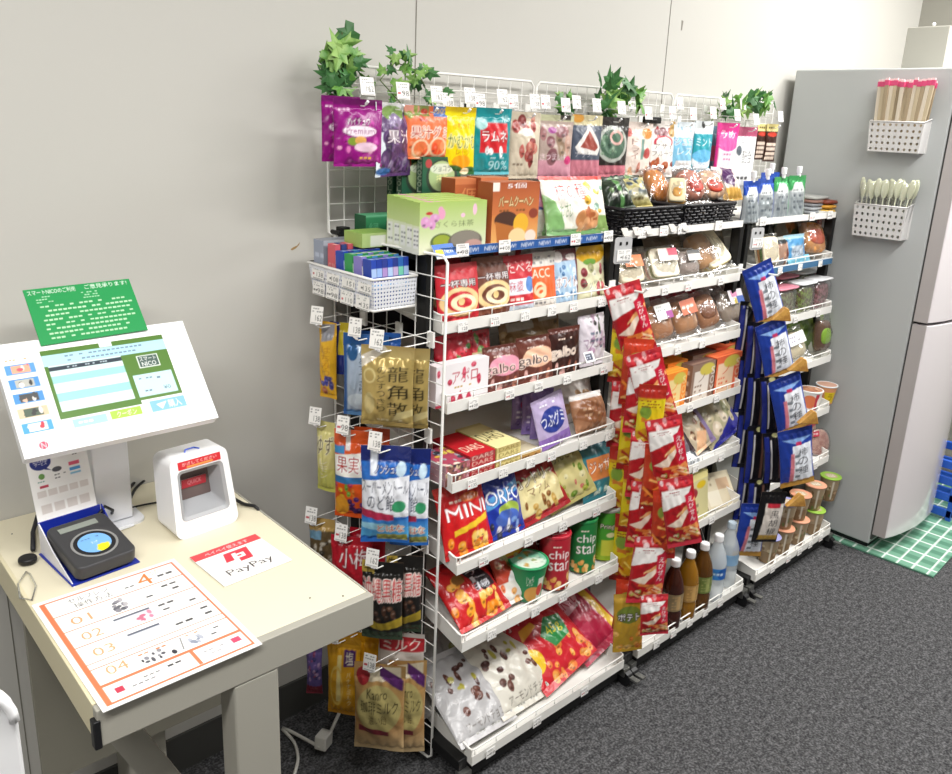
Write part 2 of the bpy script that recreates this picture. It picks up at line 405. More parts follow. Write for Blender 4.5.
struct(MB().box(XR, XR + 0.1, -3.2, YW, 0, 2.62), 'wall_right', mat('wall_paint_grey', '9a988e', 0.6))
struct(MB().box(-2.3, -2.2, -3.2, YW, 0, 2.62), 'wall_left', mat('wall_far_grey', '8f8d86', 0.6))
struct(MB().box(-2.2, XR, -3.3, -3.2, 0, 2.62), 'wall_front', mat('wall_far_grey', '8f8d86', 0.6))
struct(MB().box(-2.2, XR, YW - 0.008, YW, 0, 0.1), 'baseboard_back', mat('baseboard_vinyl', '4a4a47', 0.6))
for i, x in enumerate((0.295, 1.284, 2.29, -0.7)):
    struct(MB().box(x - 0.0010, x + 0.0010, YW - 0.0012, YW + 0.001, 0.1, 2.62), 'trim_%d' % (i + 1), mat('panel_joint', '7f7c72', 0.7))
# small marks on the wall
p = on(295, 247, Y=YW)
tag(MB().prism([(-.012, -.004), (-.004, 0.0), (.006, .003), (.012, .010), (.010, .004), (.002, -.003), (-.008, -.007)], -0.0008, 0).build('wall_scuff', mat('tan_scuff', 'a2865a', 0.8), loc=tuple(p)), 'small tan scuff mark on the wall left of the racks', 'mark')
p = on(682, 25, Y=YW)
tag(MB().prism([(-.003, -.016), (.002, -.016), (.005, .012), (-.004, .014)], -0.0008, 0).build('wall_scratch', mat('grey_scratch', '8a857c', 0.8), loc=tuple(p)), 'short grey scratch high on the wall above the upper grid', 'mark')

# ---------------------------------------------------------------- racks
LV = [(1.318, 1.254), (1.305, 1.088), (1.279, 0.912), (1.252, 0.732), (1.226, 0.538), (1.198, 0.350), (1.146, 0.068)]   # front lip: depth y, lowest z
SL = [0.0, 0.12, 0.15, 0.18, 0.2, 0.22, 0.15]                                                                          # how much each tray rises to the back
RX = [(1.108, 1.684), (1.748, 2.322), (2.402, 2.955)]
RN = ['left rack', 'middle rack', 'right rack']
LN = ['top shelf', 'second tray', 'third tray', 'fourth tray', 'fifth tray', 'sixth tray', 'bottom tray']
YB = 1.595
def tray_z(lv, Y): yf, zf = LV[lv]; return zf + 0.006 + SL[lv] * (Y - yf)
def make_rack(k):
    x0, x1 = RX[k]
    rk = empty('snack_rack', ((x0 + x1) / 2, 1.45, 0), label=['black-framed snack rack with seven white trays nearest the kiosk desk', 'black-framed snack rack with seven white trays in the middle of the row', 'black-framed snack rack with seven white trays beside the fridge'][k], cat='rack', group='snack racks along the wall')
    ox, oy = (x0 + x1) / 2, 1.45
    for px in (x0 - 0.014, x1 + 0.024):
        for py in (1.345, YB + 0.005):
            MB().box(px - ox - .011, px - ox + .011, py - oy - .016, py - oy + .016, 0.07, 1.258).build('post', M_BLACK, rk, bevel=0.002)
        MB().box(px - ox - .014, px - ox + .014, 1.33 - oy, YB - oy, 1.243, 1.258).build('side_rail', M_BLACK, rk)
        MB().box(px - ox - .014, px - ox + .014, 1.16 - oy, YB + 0.01 - oy, 0.055, 0.085).build('foot_bar', M_BLACK, rk, bevel=0.003)
        for py in (1.15, 1.55):
            c = MB(); r = 0.022
            pr = [(-0.011, r * 0.5), (-0.011, r), (0.011, r), (0.011, r * 0.5)]
            n = 14
            vs = []; fs = []
            for i in range(n):
                a = 2 * math.pi * i / n
                for sx in (-0.011, 0.011): vs.append((px - ox + sx, py - oy + r * math.cos(a), r + r * math.sin(a)))
            for i in range(n): j = (i + 1) % n; fs.append((2 * i, 2 * j, 2 * j + 1, 2 * i + 1))
            fs.append(tuple(range(0, 2 * n, 2))); fs.append(tuple(range(1, 2 * n, 2))[::-1])
            cs = MB().add(vs, fs).build('caster_wheel', M_PLASTIC_B, rk)
            MB().box(px - ox - .016, px - ox + .016, py - oy - 0.004, py - oy + 0.018, 0.03, 0.056).build('caster_fork', mat('zinc', '9c9c98', 0.35, metal=0.9), cs)
            if py < 1.3: MB().box(px - ox - .008, px - ox + .008, py - oy - 0.045, py - oy - 0.015, 0.028, 0.034).build('brake_lever', mat('zinc', '9c9c98', 0.35, metal=0.9), cs)
    MB().box(x0 + .01 - ox, x1 - .01 - ox, 1.155 - oy, 1.175 - oy, .03, .062).build('shade_bar', M_BLACK, rk)  # black bar added to stand for the shade under the bottom tray
    MB().box(x0 + .01 - ox, x1 - .01 - ox, 1.54 - oy, 1.57 - oy, .02, .06).build('shade_bar', M_BLACK, rk)  # rear black bar, added for the same under-rack shade
    if k < 2: MB().box(x0 - .006 - ox, x1 + .008 - ox, YB + .001 - oy, YB + .004 - oy, .09, 1.24).build('back_panel', M_BLACK, rk)
    for lv in range(7):
        yf, zf = LV[lv]; s = SL[lv]; th = 0.004
        t = MB(); hh = 0.026 if lv else 0.020
        def slab(xa, xb, ya, yb, za, zb):   # sheared with the slope of the tray
            t.add([(x - ox, y - oy, z + s * (y - yf)) for z in (za, zb) for x, y in ((xa, ya), (xb, ya), (xb, yb), (xa, yb))],
                  [(0, 3, 2, 1), (4, 5, 6, 7), (0, 1, 5, 4), (1, 2, 6, 5), (2, 3, 7, 6), (3, 0, 4, 7)])
        slab(x0, x1, yf, YB, zf, zf + th)
        hs = 0.042 if lv else 0.018
        if lv == 0 : slab(x0, x0 + .003, yf, YB, zf, zf + hs); slab(x1 - .003, x1, yf, YB, zf, zf + hs)
        slab(x0, x1, YB - 0.003, YB, zf, zf + hs)
        tr = t.build('tray' if lv else 'shelf', M_TRAY, rk)
        if lv:
            for xa in (x0, x1 - .003):
                t = MB(); slab(xa, xa + .003, yf + 0.002, YB, zf + th, zf + hs); t.build('side_panel', M_TRAY, tr)
        t = MB(); t.box(x0 - ox, x1 - ox, yf - oy - 0.002, yf - oy, zf, zf + hh); fr = t.build('front_lip', mat('blue_rail', '24579c', 0.4) if (k == 0 and lv == 0) else M_TRAY, tr)
        if k == 2 and lv == 1:
            MB().box(x0 - ox + .02, x1 - ox - .005, yf - oy - 0.004, yf - oy - 0.0022, zf + 0.002, zf + 0.022).build('blue_strip', mat('blue_rail_b', '3d6c93', 0.4), tr)
        if k == 0 and lv == 0:
            a = sheet('rail_print', [('bg', '24579c')] + [('t', 'NEW!', .02 + .1 * i, .3, .09 + .1 * i, .7, 'e8eef6') for i in range(10)] + [('r', 0, .0, 1, .09, '5f87bd')], x1 - x0, hh, m=P_CARD, den=420, parent=fr)
            a.location = (0, yf - oy - 0.0035, zf)
        if lv:
            wr = MB(); zz = zf + 0.042; r = 0.012
            pts = [(x0 - ox, yf + .06 - oy, zz + s * 0.06), (x0 - ox, yf + r - oy, zz)] + [(x0 - ox + r * (1 - math.cos(a)), yf - oy + r * (1 - math.sin(a)), zz) for a in (0.4, 0.8, 1.2, 1.57)]
            pts += [(x1 - ox - r * (1 - math.cos(a)), yf - oy + r * (1 - math.sin(a)), zz) for a in (1.57, 1.2, .8, .4)] + [(x1 - ox, yf + r - oy, zz), (x1 - ox, yf + .06 - oy, zz + s * 0.06)]
            wr.tube(pts, 0.0022, 6); 
            for i in range(9):
                x = x0 - ox + 0.01 + (x1 - x0 - 0.02) * i / 8
                wr.tube([(x, yf - oy, zf + hh - .002), (x, yf - oy, zz)], 0.0013, 5)
            wr.build('guard_wire', M_WHITE, tr, smooth=True)
    return rk
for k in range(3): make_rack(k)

# ---------------------------------------------------------------- wire grid panels
def grid_panel(name, loc, rot, W, H, nx, nz, label, r=0.0014, rf=0.0032):
    g = empty(name, loc, rot, label, 'wire grid')
    c = 0.012; MB().tube([(-W / 2 + c, 0, 0), (-W / 2, 0, c), (-W / 2, 0, H - c), (-W / 2 + c, 0, H), (W / 2 - c, 0, H), (W / 2, 0, H - c), (W / 2, 0, c), (W / 2 - c, 0, 0), (-W / 2 + c, 0, 0)], rf, 8).build('frame', M_WHITE, g, smooth=True)
    mb = MB()
    for i in range(1, nx): x = -W / 2 + W * i / nx; mb.tube([(x, 0.001, 0), (x, 0.001, H)], r, 5, False)
    for i in range(1, nz): z = H * i / nz; mb.tube([(-W / 2, -0.001, z), (W / 2, -0.001, z)], r, 5, False)
    mb.build('mesh_wires', M_WHITE, g, smooth=True); return g
GY = 1.605
for i, (xa, xb) in enumerate(((1.016, 1.66), (1.672, 2.3), (2.312, 2.94))):
    grid_panel('wire_grid', ((xa + xb) / 2, GY, 1.265), (0, 0, 0), xb - xa, 0.377, 15, 10, ['upright white wire grid panel above the left rack', 'upright white wire grid panel above the middle rack', 'upright white wire grid panel above the right rack'][i])
XG = 1.082
grid_panel('wire_grid', (1.066, 1.447, 0.02), (0, 0, R(-90 + 5)), 0.372, 1.245, 8, 27, 'tall white wire grid panel hung with candy on the side of the left rack')
for yy in (1.6,):
    tag(MB().box(-.012, .012, -.012, .012, -.012, .012).tube([(-.02, -.016, 0), (-.02, .016, 0)], .006, 6).build('grid_clamp', M_BLACK, loc=(1.052, yy, 1.276), bevel=0.002), 'black clamp holding the side grid panel at the %s corner of the left rack' % ('front' if yy < 1.4 else 'back wall'), 'clamp')

# ---------------------------------------------------------------- price tags
def card_ops(seed=0, red=False):
    rd = random.Random(seed); c = 'c03040' if (red or rd.random() < 0.3) else '404040'
    return [('bg', 'f4f2ee'), ('l', 2, .1, .62, .9, .92, '777777', seed), ('t', str(rd.choice([108, 128, 138, 151, 162, 172, 98, 110, 135])), .4, .2, .92, .52, '303030'), ('l', 1, .08, .2, .36, .5, c, seed + 1), ('r', .1, .06, .9, .1, '888888')]
_cards = []
for i in range(6):
    o = sheet('price_tag', card_ops(i), 0.036, 0.028, den=700, m=P_PAPER); _cards.append(o.data); bpy.data.objects.remove(o)
ORD = ['first', 'second', 'third', 'fourth', 'fifth', 'sixth', 'seventh', 'eighth', 'ninth']
def shelf_tags(k, lv, us, tilt=-20, sc=1.0):
    x0, x1 = RX[k]; yf, zf = LV[lv]
    for i, u in enumerate(us):
        o = bpy.data.objects.new('price_tag', _cards[(i * 2 + lv + k) % 6]); COL.objects.link(o)
        x = x0 + u * (x1 - x0)
        o.location = (x, yf - 0.0065 if not (k == 0 and lv == 0) else yf - 0.0085, zf - 0.002 * sc); o.rotation_euler = (R(-2), 0, 0); o.scale = (sc, 1, sc)
        tag(o, 'price tag on the %s of the %s, %s from left' % (LN[lv], RN[k], ORD[i]), 'price tag', 'shelf price tags')
TG = {0: {0: (.1, .32, .74, .96), 1: (.1, .27, .44, .6, .74, .93), 2: (.13, .33, .5, .68, .93), 3: (.1, .27, .43, .56, .77, .95), 4: (.14, .4, .62, .85), 5: (.16, .42, .6, .85), 6: (.1, .38, .7)},
      1: {0: (.1, .27, .42, .75), 1: (.3, .5, .8), 2: (.1, .4, .62), 3: (.2, .5, .75), 4: (.25, .55, .8), 5: (.3, .7), 6: (.15, .3, .45, .6, .75)},
      2: {0: (.06, .66, .9), 1: (.3, .55, .82), 2: (.25, .5, .8), 3: (.3, .6), 4: (.4, .75), 5: (.5, .8), 6: (.2, .4, .55, .7, .85)}}
for k in TG:
    for lv in TG[k]: shelf_tags(k, lv, TG[k][lv], sc=1.0 if lv == 0 else 0.8)
# ---------------------------------------------------------------- goods on the trays
def spot(k, lv, px, dy):
    yf, zf = LV[lv]; Y = yf + dy; z = tray_z(lv, Y) if lv else zf + 0.0045
    a, b = 0.5, 3.6
    for _ in range(30):
        m = (a + b) / 2
        if proj((m, Y, z))[0] < px: a = m
        else: b = m
    return np.array([a, Y, z + 0.0015])
def TB(k, lv, px, dy, wpx, hpx, t, ops, label, name='snack_bag', lean=12, yaw=0, roll=0, kind='pillow', cat='bag', group=None, m=None, seed=0, H=None, W=None, z=0, den=None, backc=None, dx=0):
    p = spot(k, lv, px, dy); p[2] += z + abs(math.sin(R(lean))) * t * 0.5 + 0.001; p[0] += dx
    W = (W or width_for(p, yaw, wpx)) * (0.86 if lean > 40 else 1.0); H = H or height_for(p, yaw, lean, hpx)
    den = den or (480 if k == 0 else 340)
    p[2] += .6 * abs(math.sin(R(roll))) * W / 2 if roll > 7 else 0
    return bag(name, ops, W, H, t, kind, m, tuple(p), yaw, lean, -roll if roll > 7 else roll * .3, label, cat, group, den, seed=int(px) + lv if not seed else seed, backc=backc)
def TC(k, lv, px, dy, wpx, hpx, D, front, label, side='cccccc', top=None, name='carton', lean=0, yaw=0, cat='box', group=None, z=0, W=None, H=None, den=None, roll=0):
    p = spot(k, lv, px, dy); p[2] += z
    W = W or width_for(p, yaw, wpx); H = H or height_for(p, yaw, lean, hpx)
    return carton(name, front, W, H, D, side, top, None, tuple(p), yaw, lean, roll, label, cat, group, den or (480 if k == 0 else 340))
G1 = 'coffee and chocolate pouches on the second tray of the left rack'
# --- left rack, top shelf
def tea(i): return [('g', 0, 'e9ead0', .45, 'c9d7a0'), ('g', .45, 'c9d7a0', 1, 'a9c468'), ('e', .33, .22, .17, .17, '5b6b3a'), ('e', .33, .24, .13, .12, '9aa83a'), ('e', .68, .2, .26, .22, '6b6459'), ('e', .68, .25, .22, .16, '8b8478'), ('e', .8, .12, .14, .11, 'c49a90'),
    ('t', 'さくら抹茶', .22, .5, .8, .62, '6e7d50'), ('b', 4, .05, ['e5a0c0', 'efc0d6'], .1, .7, .95, .95, 3), ('b', 3, .06, ['d99ac8'], .08, .5, .3, .75, 5), ('e', .14, .78, .05, .03, 'c03030')]
for i in range(5):
    TC(0, 0, 453 - i * 6.4, 0.012 + i * 0.026, 66, 50, 0.0245, tea(i), ['green tea sweets carton with pink blossoms, front of its row on the top shelf', 'green tea sweets carton directly behind the front blossom carton', 'green tea sweets carton in the middle of the row of five', 'green tea sweets carton, second from the back of its row', 'green tea sweets carton at the back of the row of five'][i], side=[('g', 0, 'e6e6da', .55, 'dfe6c4'), ('g', .55, 'c9da96', 1, 'a4c160'), ('r', .2, .12, .8, .5, 'f0f0ea'), ('l', 4, .25, .15, .75, .48, '888888', i)], top=[('bg', 'b2cf72'), ('r', 0, 0, 1, .1, '86a850'), ('b', 3, .05, ['e5a0c0'], .1, .3, .4, .9, 3)], group='green tea sweets cartons on the top shelf', name='sweets_carton')
cake = [('g', 0, 'e9b46a', .5, 'd07a3c'), ('g', .5, 'c9733f', 1, 'a85028'), ('e', .3, .42, .24, .13, '4a2c20'), ('p', [(.08, .4), (.14, .02), (.3, .02), (.5, .3)], 'b3692e'), ('e', .62, .35, .16, .16, 'e6b030'), ('e', .55, .15, .18, .13, 'f0cf9a'), ('e', .84, .14, .12, .1, 'e8d8c8'), ('e', .88, .5, .1, .08, '8a3a28'), ('t', 'バームクーヘン', .14, .62, .86, .78, 'f6dfae', '8a5a20', 1), ('t', '5個', .3, .9, .7, .98, 'f2f2f2'), ('r', .0, .86, .14, 1, 'f0ece0'), ('l', 1, .15, .52, .85, .6, '7a4a20')]
TC(0, 0, 514, 0.02, 46, 62, 0.05, cake, 'orange-brown baumkuchen carton standing at the front of the top shelf', side='a85530', top='b8663a', name='cake_carton')
for i, (px, dy) in enumerate(((492, .10), (467, .115))):
    TC(0, 0, px, dy, 27, 62, 0.05, [('bg', 'b05c34'), ('r', 0, .9, 1, 1, 'c8764a'), ('t', '個', .2, .6, .8, .85, 'd98f5a')], ['orange-brown cake carton between the front baumkuchen carton and the green cartons', 'orange-brown cake carton behind the green tea cartons'][i], side='9c4a28', top='c98256', name='cake_carton')
crack = [('bg', 'f1efe2'), ('r', 0, 0, 1, .1, '6d9a62'), ('r', 0, .93, 1, 1, 'd03a30'), ('p', [(0, .1), (.28, .1), (.14, .55), (0, .7)], '7fae6c'), ('t', '柿の種', .16, .56, .62, .86, 'd63024', 'ffffff', 1), ('e', .62, .24, .2, .17, 'c98a58'), ('b', 12, .05, ['b0643a', 'd9a070'], .5, .12, .76, .36, 2), ('b', 7, .055, ['e9c258', 'e0b040', '8fb0a0'], .62, .3, .95, .85, 5), ('t', 'わさび', .2, .28, .36, .52, '58884a'), ('r', .8, .05, 1, .3, '8aa860')]
TB(0, 0, 578, 0.04, 62, 58, 0.05, crack, 'white rice cracker bag with red lettering leaning at the right end of the top shelf', lean=18, yaw=-6, name='cracker_bag')
TB(0, 0, 547, 0.085, 30, 52, 0.04, [('bg', 'b6bcae'), ('r', 0, .5, .6, 1, '3c4a86'), ('r', 0, .8, 1, 1, 'c04a50'), ('p', [(0, .6), (.4, .5), (.5, .75), (.1, .9)], 'c08aa0'), ('r', .3, 0, 1, .4, '6d9a62')], 'pale cracker bag with a dark blue patch behind the white rice cracker bag', lean=8, name='cracker_bag')
darkg = [('bg', '1f5a40'), ('e', .5, .52, .4, .42, '2c3c30'), ('e', .5, .55, .33, .35, 'a9c088'), ('e', .5, .72, .3, .12, 'd3dcc8'), ('t', 'ショコラ', .28, .66, .72, .8, '24503a'), ('t', '抹茶', .36, .4, .66, .6, 'e6e6a0'), ('e', .16, .84, .08, .1, 'b04040'), ('r', .2, .02, .8, .14, 'e2c8b0')]
sp = [('bg', '284a38'), ('vt', 'CHOCOLA', .2, .05, .8, .96, 'b9c4ae')]
for i, px in enumerate((440, 421, 413)):
    TC(0, 0, px - i * 1.0 , 0.175 + 0.03 * i, 38, 42, 0.022, darkg, ['dark green matcha chocolate carton with a round bowl picture', 'dark green chocolate carton just behind the round-bowl one', 'dark green chocolate carton rearmost of the three'][i], side=sp, top='2a4a38', group='dark green chocolate cartons at the back of the top shelf', name='chocolate_carton', z=0.0935)
for i in range(3):
    TC(0, 0, 440 - i * 8.0, 0.175 + .03 * i, 38, 30, 0.022, [('bg', '5a8a58'), ('t', '緑茶', .2, .2, .8, .8, 'd0e0b0')], 'green carton under the dark green chocolate cartons, %s from the front' % ORD[i], side='3f7550', top='5a8a58', group='cartons carrying the chocolate cartons', name='tea_carton', H=0.092)
TC(0, 0, 382, 0.225, 32, 25, 0.045, [('bg', '2f7d52'), ('t', '緑', .1, .3, .4, .7, '5fae80'), ('r', .62, .25, .82, .75, '184a30'), ('r', .67, .35, .77, .65, '80b090'), ('r', 0, .92, 1, 1, '6ab088')], 'flat dark green carton at the back left corner of the top shelf', side='1d5a38', top='54a878', name='tea_carton')
TC(0, 0, 379, 0.145, 33, 14, 0.07, [('bg', 'b9cf86'), ('r', .25, .1, .7, .8, 'eef0e4'), ('r', .75, 0, 1, 1, 'c4a888')], 'low light green carton at the left end of the top shelf', side='a9c468', top='9cc25e', name='tea_carton')
o = MB().box(-.03, .03, -.001, .001, 0, .018).build('shelf_sign', mat('sign_blue', '2b62b8', .4)); 
p = spot(0, 0, 447, -0.012)
s1 = sheet('shelf_sign', [('bg', '2f68bd'), ('r', .08, .3, .42, .62, 'f2d21c'), ('t', 'おすすめ', .12, .36, .4, .58, '303030'), ('t', 'NEW', .48, .36, .9, .66, 'f0f0f0'), ('r', 0, .0, 1, .16, 'e8e8e8'), ('l', 1, .1, .02, .9, .14, '555555')], 0.062, 0.034, m=P_CARD, den=600)
bpy.data.objects.remove(o); s1.location = tuple(p + np.array([0, -0.004, -0.006])); s1.rotation_euler = (R(-38), 0, R(4)); tag(s1, 'small blue and yellow shelf sign under the green tea cartons', 'sign')

# --- left rack, second tray: standing pouches
def coffee(bg, hi, txt='', tc='f4e6d6'): return [('bg', bg), ('r', 0, .0, 1, .1, hi), ('ring', .5, .36, .46, .24, .72, 'e8c890'), ('ring', .56, .34, .3, .14, .6, 'f4e0b8'), ('e', .5, .36, .07, .06, 'f0d090'), ('t', '一杯専用', .1, .6, .9, .72, 'e8e0e0', '40201c', 1), ('l', 1, .15, .14, .85, .2, tc), ('r', 0, .86, 1, 1, hi)]
TB(0, 1, 459, .022, 43, 58, .03, coffee('c01c2c', 'd4323c'), 'red coffee pouch with a golden swirl at the left end of the second tray', 'coffee_pouch', 8, kind='pouch', m=P_POUCH)
TB(0, 1, 446, .06, 34, 58, .03, coffee('a01824', 'b02030'), 'second red coffee pouch behind the golden swirl one', 'coffee_pouch', 6, kind='pouch', m=P_POUCH)
TB(0, 1, 493, .03, 38, 58, .03, coffee('6a3a2a', '7a4632'), 'brown coffee pouch with a golden swirl on the second tray', 'coffee_pouch', 8, kind='pouch', m=P_POUCH)
TB(0, 1, 478, .07, 34, 58, .03, coffee('50281e', '5e3226'), 'darker brown coffee pouch behind the brown golden swirl pouch', 'coffee_pouch', 6, kind='pouch', m=P_POUCH)
TB(0, 1, 520, .03, 28, 55, .025, [('bg', 'c52a36'), ('t', 'たべる', .05, .68, .95, .86, 'f2e4e0'), ('r', 0, .3, 1, .58, 'dfe6f0'), ('e', .8, .46, .16, .14, '5a88c8'), ('t', '麻婆', .05, .36, .55, .54, 'c03040'), ('l', 1, .1, .16, .9, .28, 'f4d8d0'), ('r', 0, 0, 1, .12, 'b8c4d0')], 'red and white pouch with blue dot in the middle of the second tray', 'seasoning_pouch', 8, kind='pouch', m=P_POUCH)
TB(0, 1, 505, .075, 30, 57, .025, [('bg', 'b02a30'), ('r', .3, .85, .8, .97, 'e8e8e8')], 'plain red pouch with a white tab behind the red and white pouch', 'seasoning_pouch', 4, kind='pouch', m=P_POUCH)
TB(0, 1, 543, .03, 26, 54, .025, [('bg', 'd8d4cc'), ('r', 0, .16, 1, .74, 'e2622a'), ('t', 'ACC', .08, .54, .72, .7, 'fbe8d0'), ('ring', .3, .34, .2, .13, .6, 'f8d8b0'), ('ring', .34, .28, .16, .1, .5, 'f8d8b0'), ('l', 2, .1, .76, .9, .95, '909090'), ('l', 1, .1, .04, .9, .14, '707070')], 'orange and silver pouch with a white swirl on the second tray', 'seasoning_pouch', 8, kind='pouch', m=P_POUCH)
TB(0, 1, 530, .085, 44, 56, .025, [('bg', 'bcbab4'), ('r', .5, .78, .95, .95, 'e6e6e6'), ('l', 3, .1, .5, .9, .75, '8a8a8a')], 'silver pouch standing behind the orange and silver one', 'seasoning_pouch', 4, kind='pouch', m=P_POUCH)
TB(0, 1, 566, .03, 25, 53, .025, [('bg', 'a8c4dc'), ('r', 0, .78, 1, 1, '6a2a30'), ('e', .2, .86, .2, .1, 'e8e0dc'), ('e', .75, .84, .24, .06, 'e8dcd8'), ('r', .88, 0, 1, 1, '6a2430'), ('b', 24, .08, ['6a98c0', 'dfe8f0', '4a78a8', 'f0f0f4'], .05, .1, .85, .7, 4), ('t', 'ホワイト', .08, .3, .82, .5, '8a4a50', 'f4f4f4', 1)], 'pale blue and white chocolate pouch with a maroon top', 'chocolate_pouch', 8, kind='pouch', m=P_POUCH)
TB(0, 1, 591, .03, 27, 52, .03, [('bg', 'dcd8b4'), ('e', .5, .86, .5, .2, 'd6a61c'), ('r', 0, .78, 1, .88, 'd2a01a'), ('e', .4, .7, .22, .06, '6a9a38'), ('b', 14, .1, ['8a3038', 'e8e4d0', 'a0a070', 'b84a50'], .1, .1, .95, .62, 6), ('t', 'ナッツ', .1, .2, .6, .36, '5a6a58')], 'cream snack pouch with a yellow top at the right end of the second tray', 'snack_pouch', 8, kind='pouch', m=P_POUCH)

# --- left rack, third tray
G3 = 'pack on the third tray of the left rack'
TC(0, 2, 462, .018, 52, 40, .03, [('bg', 'f3eef0'), ('t', 'アポロ', .3, .5, .78, .82, 'c02040'), ('b', 6, .06, ['c83050', 'd8506a'], .04, .1, .96, .95, 3), ('p', [(.4, .1), (.46, .34), (.52, .1)], 'b82848'), ('p', [(.56, .1), (.62, .3), (.68, .1)], 'c83858'), ('l', 1, .34, .36, .74, .46, 'c8a860'), ('r', .0, .0, .25, .08, 'c83050')], 'white strawberry chocolate box with red lettering at the left end of the third tray', side='e8d8dc', top='f4e8ea', name='chocolate_box')
TB(0, 2, 455, .07, 40, 56, .03, [('bg', 'b82838'), ('b', 16, .1, ['d84050', 'c02030', 'e87070', '4a8a40'], .05, .05, .95, .75, 3)], 'red strawberry candy bag behind the white strawberry box', lean=6, name='candy_bag')
TB(0, 2, 478, .075, 26, 52, .03, [('bg', 'c03a44'), ('b', 8, .14, ['a82838', '6a9a50'], .05, .05, .95, .95, 8), ('r', .1, .2, .95, .62, 'd8cfa0'), ('l', 2, .2, .28, .9, .56, '907848')], 'red candy bag with a cream label behind the strawberry box', lean=6, name='candy_bag')
def galbo(bg, pan, tx='3a2420'): return [('bg', bg), ('r', .0, .88, 1, 1, '5a2e26'), ('e', .55, .55, .42, .22, pan), ('r', .15, .4, .95, .62, pan), ('l', 1, .25, .72, .8, .8, 'e8d0c0'), ('t', 'galbo', .02, .34, .82, .6, tx, 'f0dcd0', 1), ('b', 5, .09, ['8a4a38', 'd8a8a0', 'b87860'], .2, .04, .95, .24, 3)]
TB(0, 2, 502, .024, 37, 44, .02, galbo('6e3a34', 'e79cb0', '5a2838'), 'pink-panelled brown chocolate bag on the third tray', lean=8, name='chocolate_bag', roll=6)
TB(0, 2, 535, .024, 36, 45, .02, galbo('6a3a30', 'f0bfa0'), 'peach-panelled brown chocolate bag in the middle of the third tray', lean=8, name='chocolate_bag', roll=5)
TB(0, 2, 564, .026, 30, 46, .02, galbo('381c18', '2c1614', 'd8c8b8') , 'darkest brown chocolate bag on the third tray', lean=6, name='chocolate_bag', roll=2)
TB(0, 2, 532, .10, 60, 52, .03, [('bg', 'a08058'), ('b', 20, .08, ['b8946a', '8a6a40', 'd0b080'], .0, .0, 1, 1, 4), ('r', .1, .7, .5, .85, 'c8c0b0'), ('r', .6, .8, .95, .95, 'c8c0b0')], 'tan bag lying behind the brown chocolate bags', lean=10, name='snack_bag')
TB(0, 2, 592, .032, 26, 50, .035, [('bg', 'dcd4dc'), ('b', 14, .12, ['e8e4e8', 'c8a8c0', 'b894b0'], 0, .2, 1, 1, 2), ('l', 3, .3, .3, .8, .7, '707888'), ('b', 3, .1, ['4a5a40', '3a3a38'], .5, .7, 1, .95, 7), ('t', 'マシュマロ', .1, .35, .9, .55, '8a6a88')], 'white and lilac marshmallow bag at the right end of the third tray', lean=8, name='candy_bag')
s1 = sheet('shelf_label', [('bg', 'e8e8ea'), ('r', .12, .2, .8, .8, '303850'), ('l', 2, .2, .3, .75, .7, 'c8d0e0')], .036, .028, m=P_CARD); s1.location = tuple(spot(0, 2, 590, -.012) + np.array([0, 0, .038])); s1.rotation_euler = (R(-30), 0, 0); tag(s1, 'white card with a dark square clipped on the third tray wire', 'label card')

# --- left rack, fourth tray
def dars(bg, tx, s): return [('bg', bg), ('t', 'DARS', .1, .2, .9, .8, tx)]
for i in range(3):
    TC(0, 3, 457 + .4 * i, .016, 24, 13, .10, [('bg', '8a5a50'), ('b', 20, .07, ['e0c8a0', '403040', 'b86070', 'd8a0a8'], 0, 0, 1, 1, i)], 'small assorted chocolate box in the colourful stack, %s from the bottom' % ORD[i], side='c8a0a8', top=[('bg', 'b04a60'), ('b', 14, .12, ['e8c040', 'f0d860', '303038', '9098b0', 'c87090'], 0, .5, 1, 1, 2), ('b', 12, .1, ['404850', 'a8a8b0', 'e8d8c8'], 0, 0, 1, .5, 4)], name='chocolate_box', H=.016, z=.0162 * i, group='colourful chocolate boxes on the fourth tray')
for i in range(4):
    TC(0, 3, 482, .016, 25, 12, .135, dars('b82430' if i % 2 == 0 else 'a83a40', 'e8c8b8', 0) , 'red chocolate box, %s from the bottom of its pile' % ORD[i], side='a01c28', top=[('bg', 'c4202a'), ('t', 'DARS', .15, .18, .85, .42, 'f0d8c0'), ('r', 0, .8, 1, 1, 'b81820')], name='chocolate_box', H=.0135, z=.0138 * i, group='red chocolate boxes on the fourth tray')
for i in range(4):
    TC(0, 3, 508, .016, 24, 12, .15, dars('e6d894' if i % 2 == 0 else 'c8b878', '8a7028', 0), 'cream chocolate box, %s from the bottom of its pile' % ORD[i], side='d8c878', top=[('bg', 'ece0a4'), ('t', 'DARS', .12, .3, .88, .62, '504820'), ('r', 0, .92, 1, 1, 'd8cc90')], name='chocolate_box', H=.0135, z=.0138 * i, group='cream chocolate boxes on the fourth tray')
TC(0, 3, 531, .016, 22, 10, .16, [('bg', 'c89c58'), ('l', 1, .1, .2, .9, .8, '7a5020')], 'single flat tan chocolate box beside the cream pile', side='b08848', top=[('bg', 'cfc4a8'), ('r', .1, .3, .9, .7, 'b8a888')], name='chocolate_box', H=.016)
viol = [('bg', '8a74b4'), ('b', 8, .12, ['a890cc', '7a60a8', 'c8b8e0'], .0, .1, 1, .9, 3), ('e', .5, .5, .12, .08, 'c04a70'), ('l', 2, .2, .2, .8, .4, 'e0d8f0')]
for i, (px, dy, wpx) in enumerate(((541, .07, 22), (531, .10, 20), (521, .13, 20))):
    TB(0, 3, px, dy, wpx, 50, .02, viol, 'violet candy bag, %s from the front of the violet row' % ORD[i], lean=8, yaw=-22, roll=4, name='candy_bag', group='violet candy bags on the fourth tray')
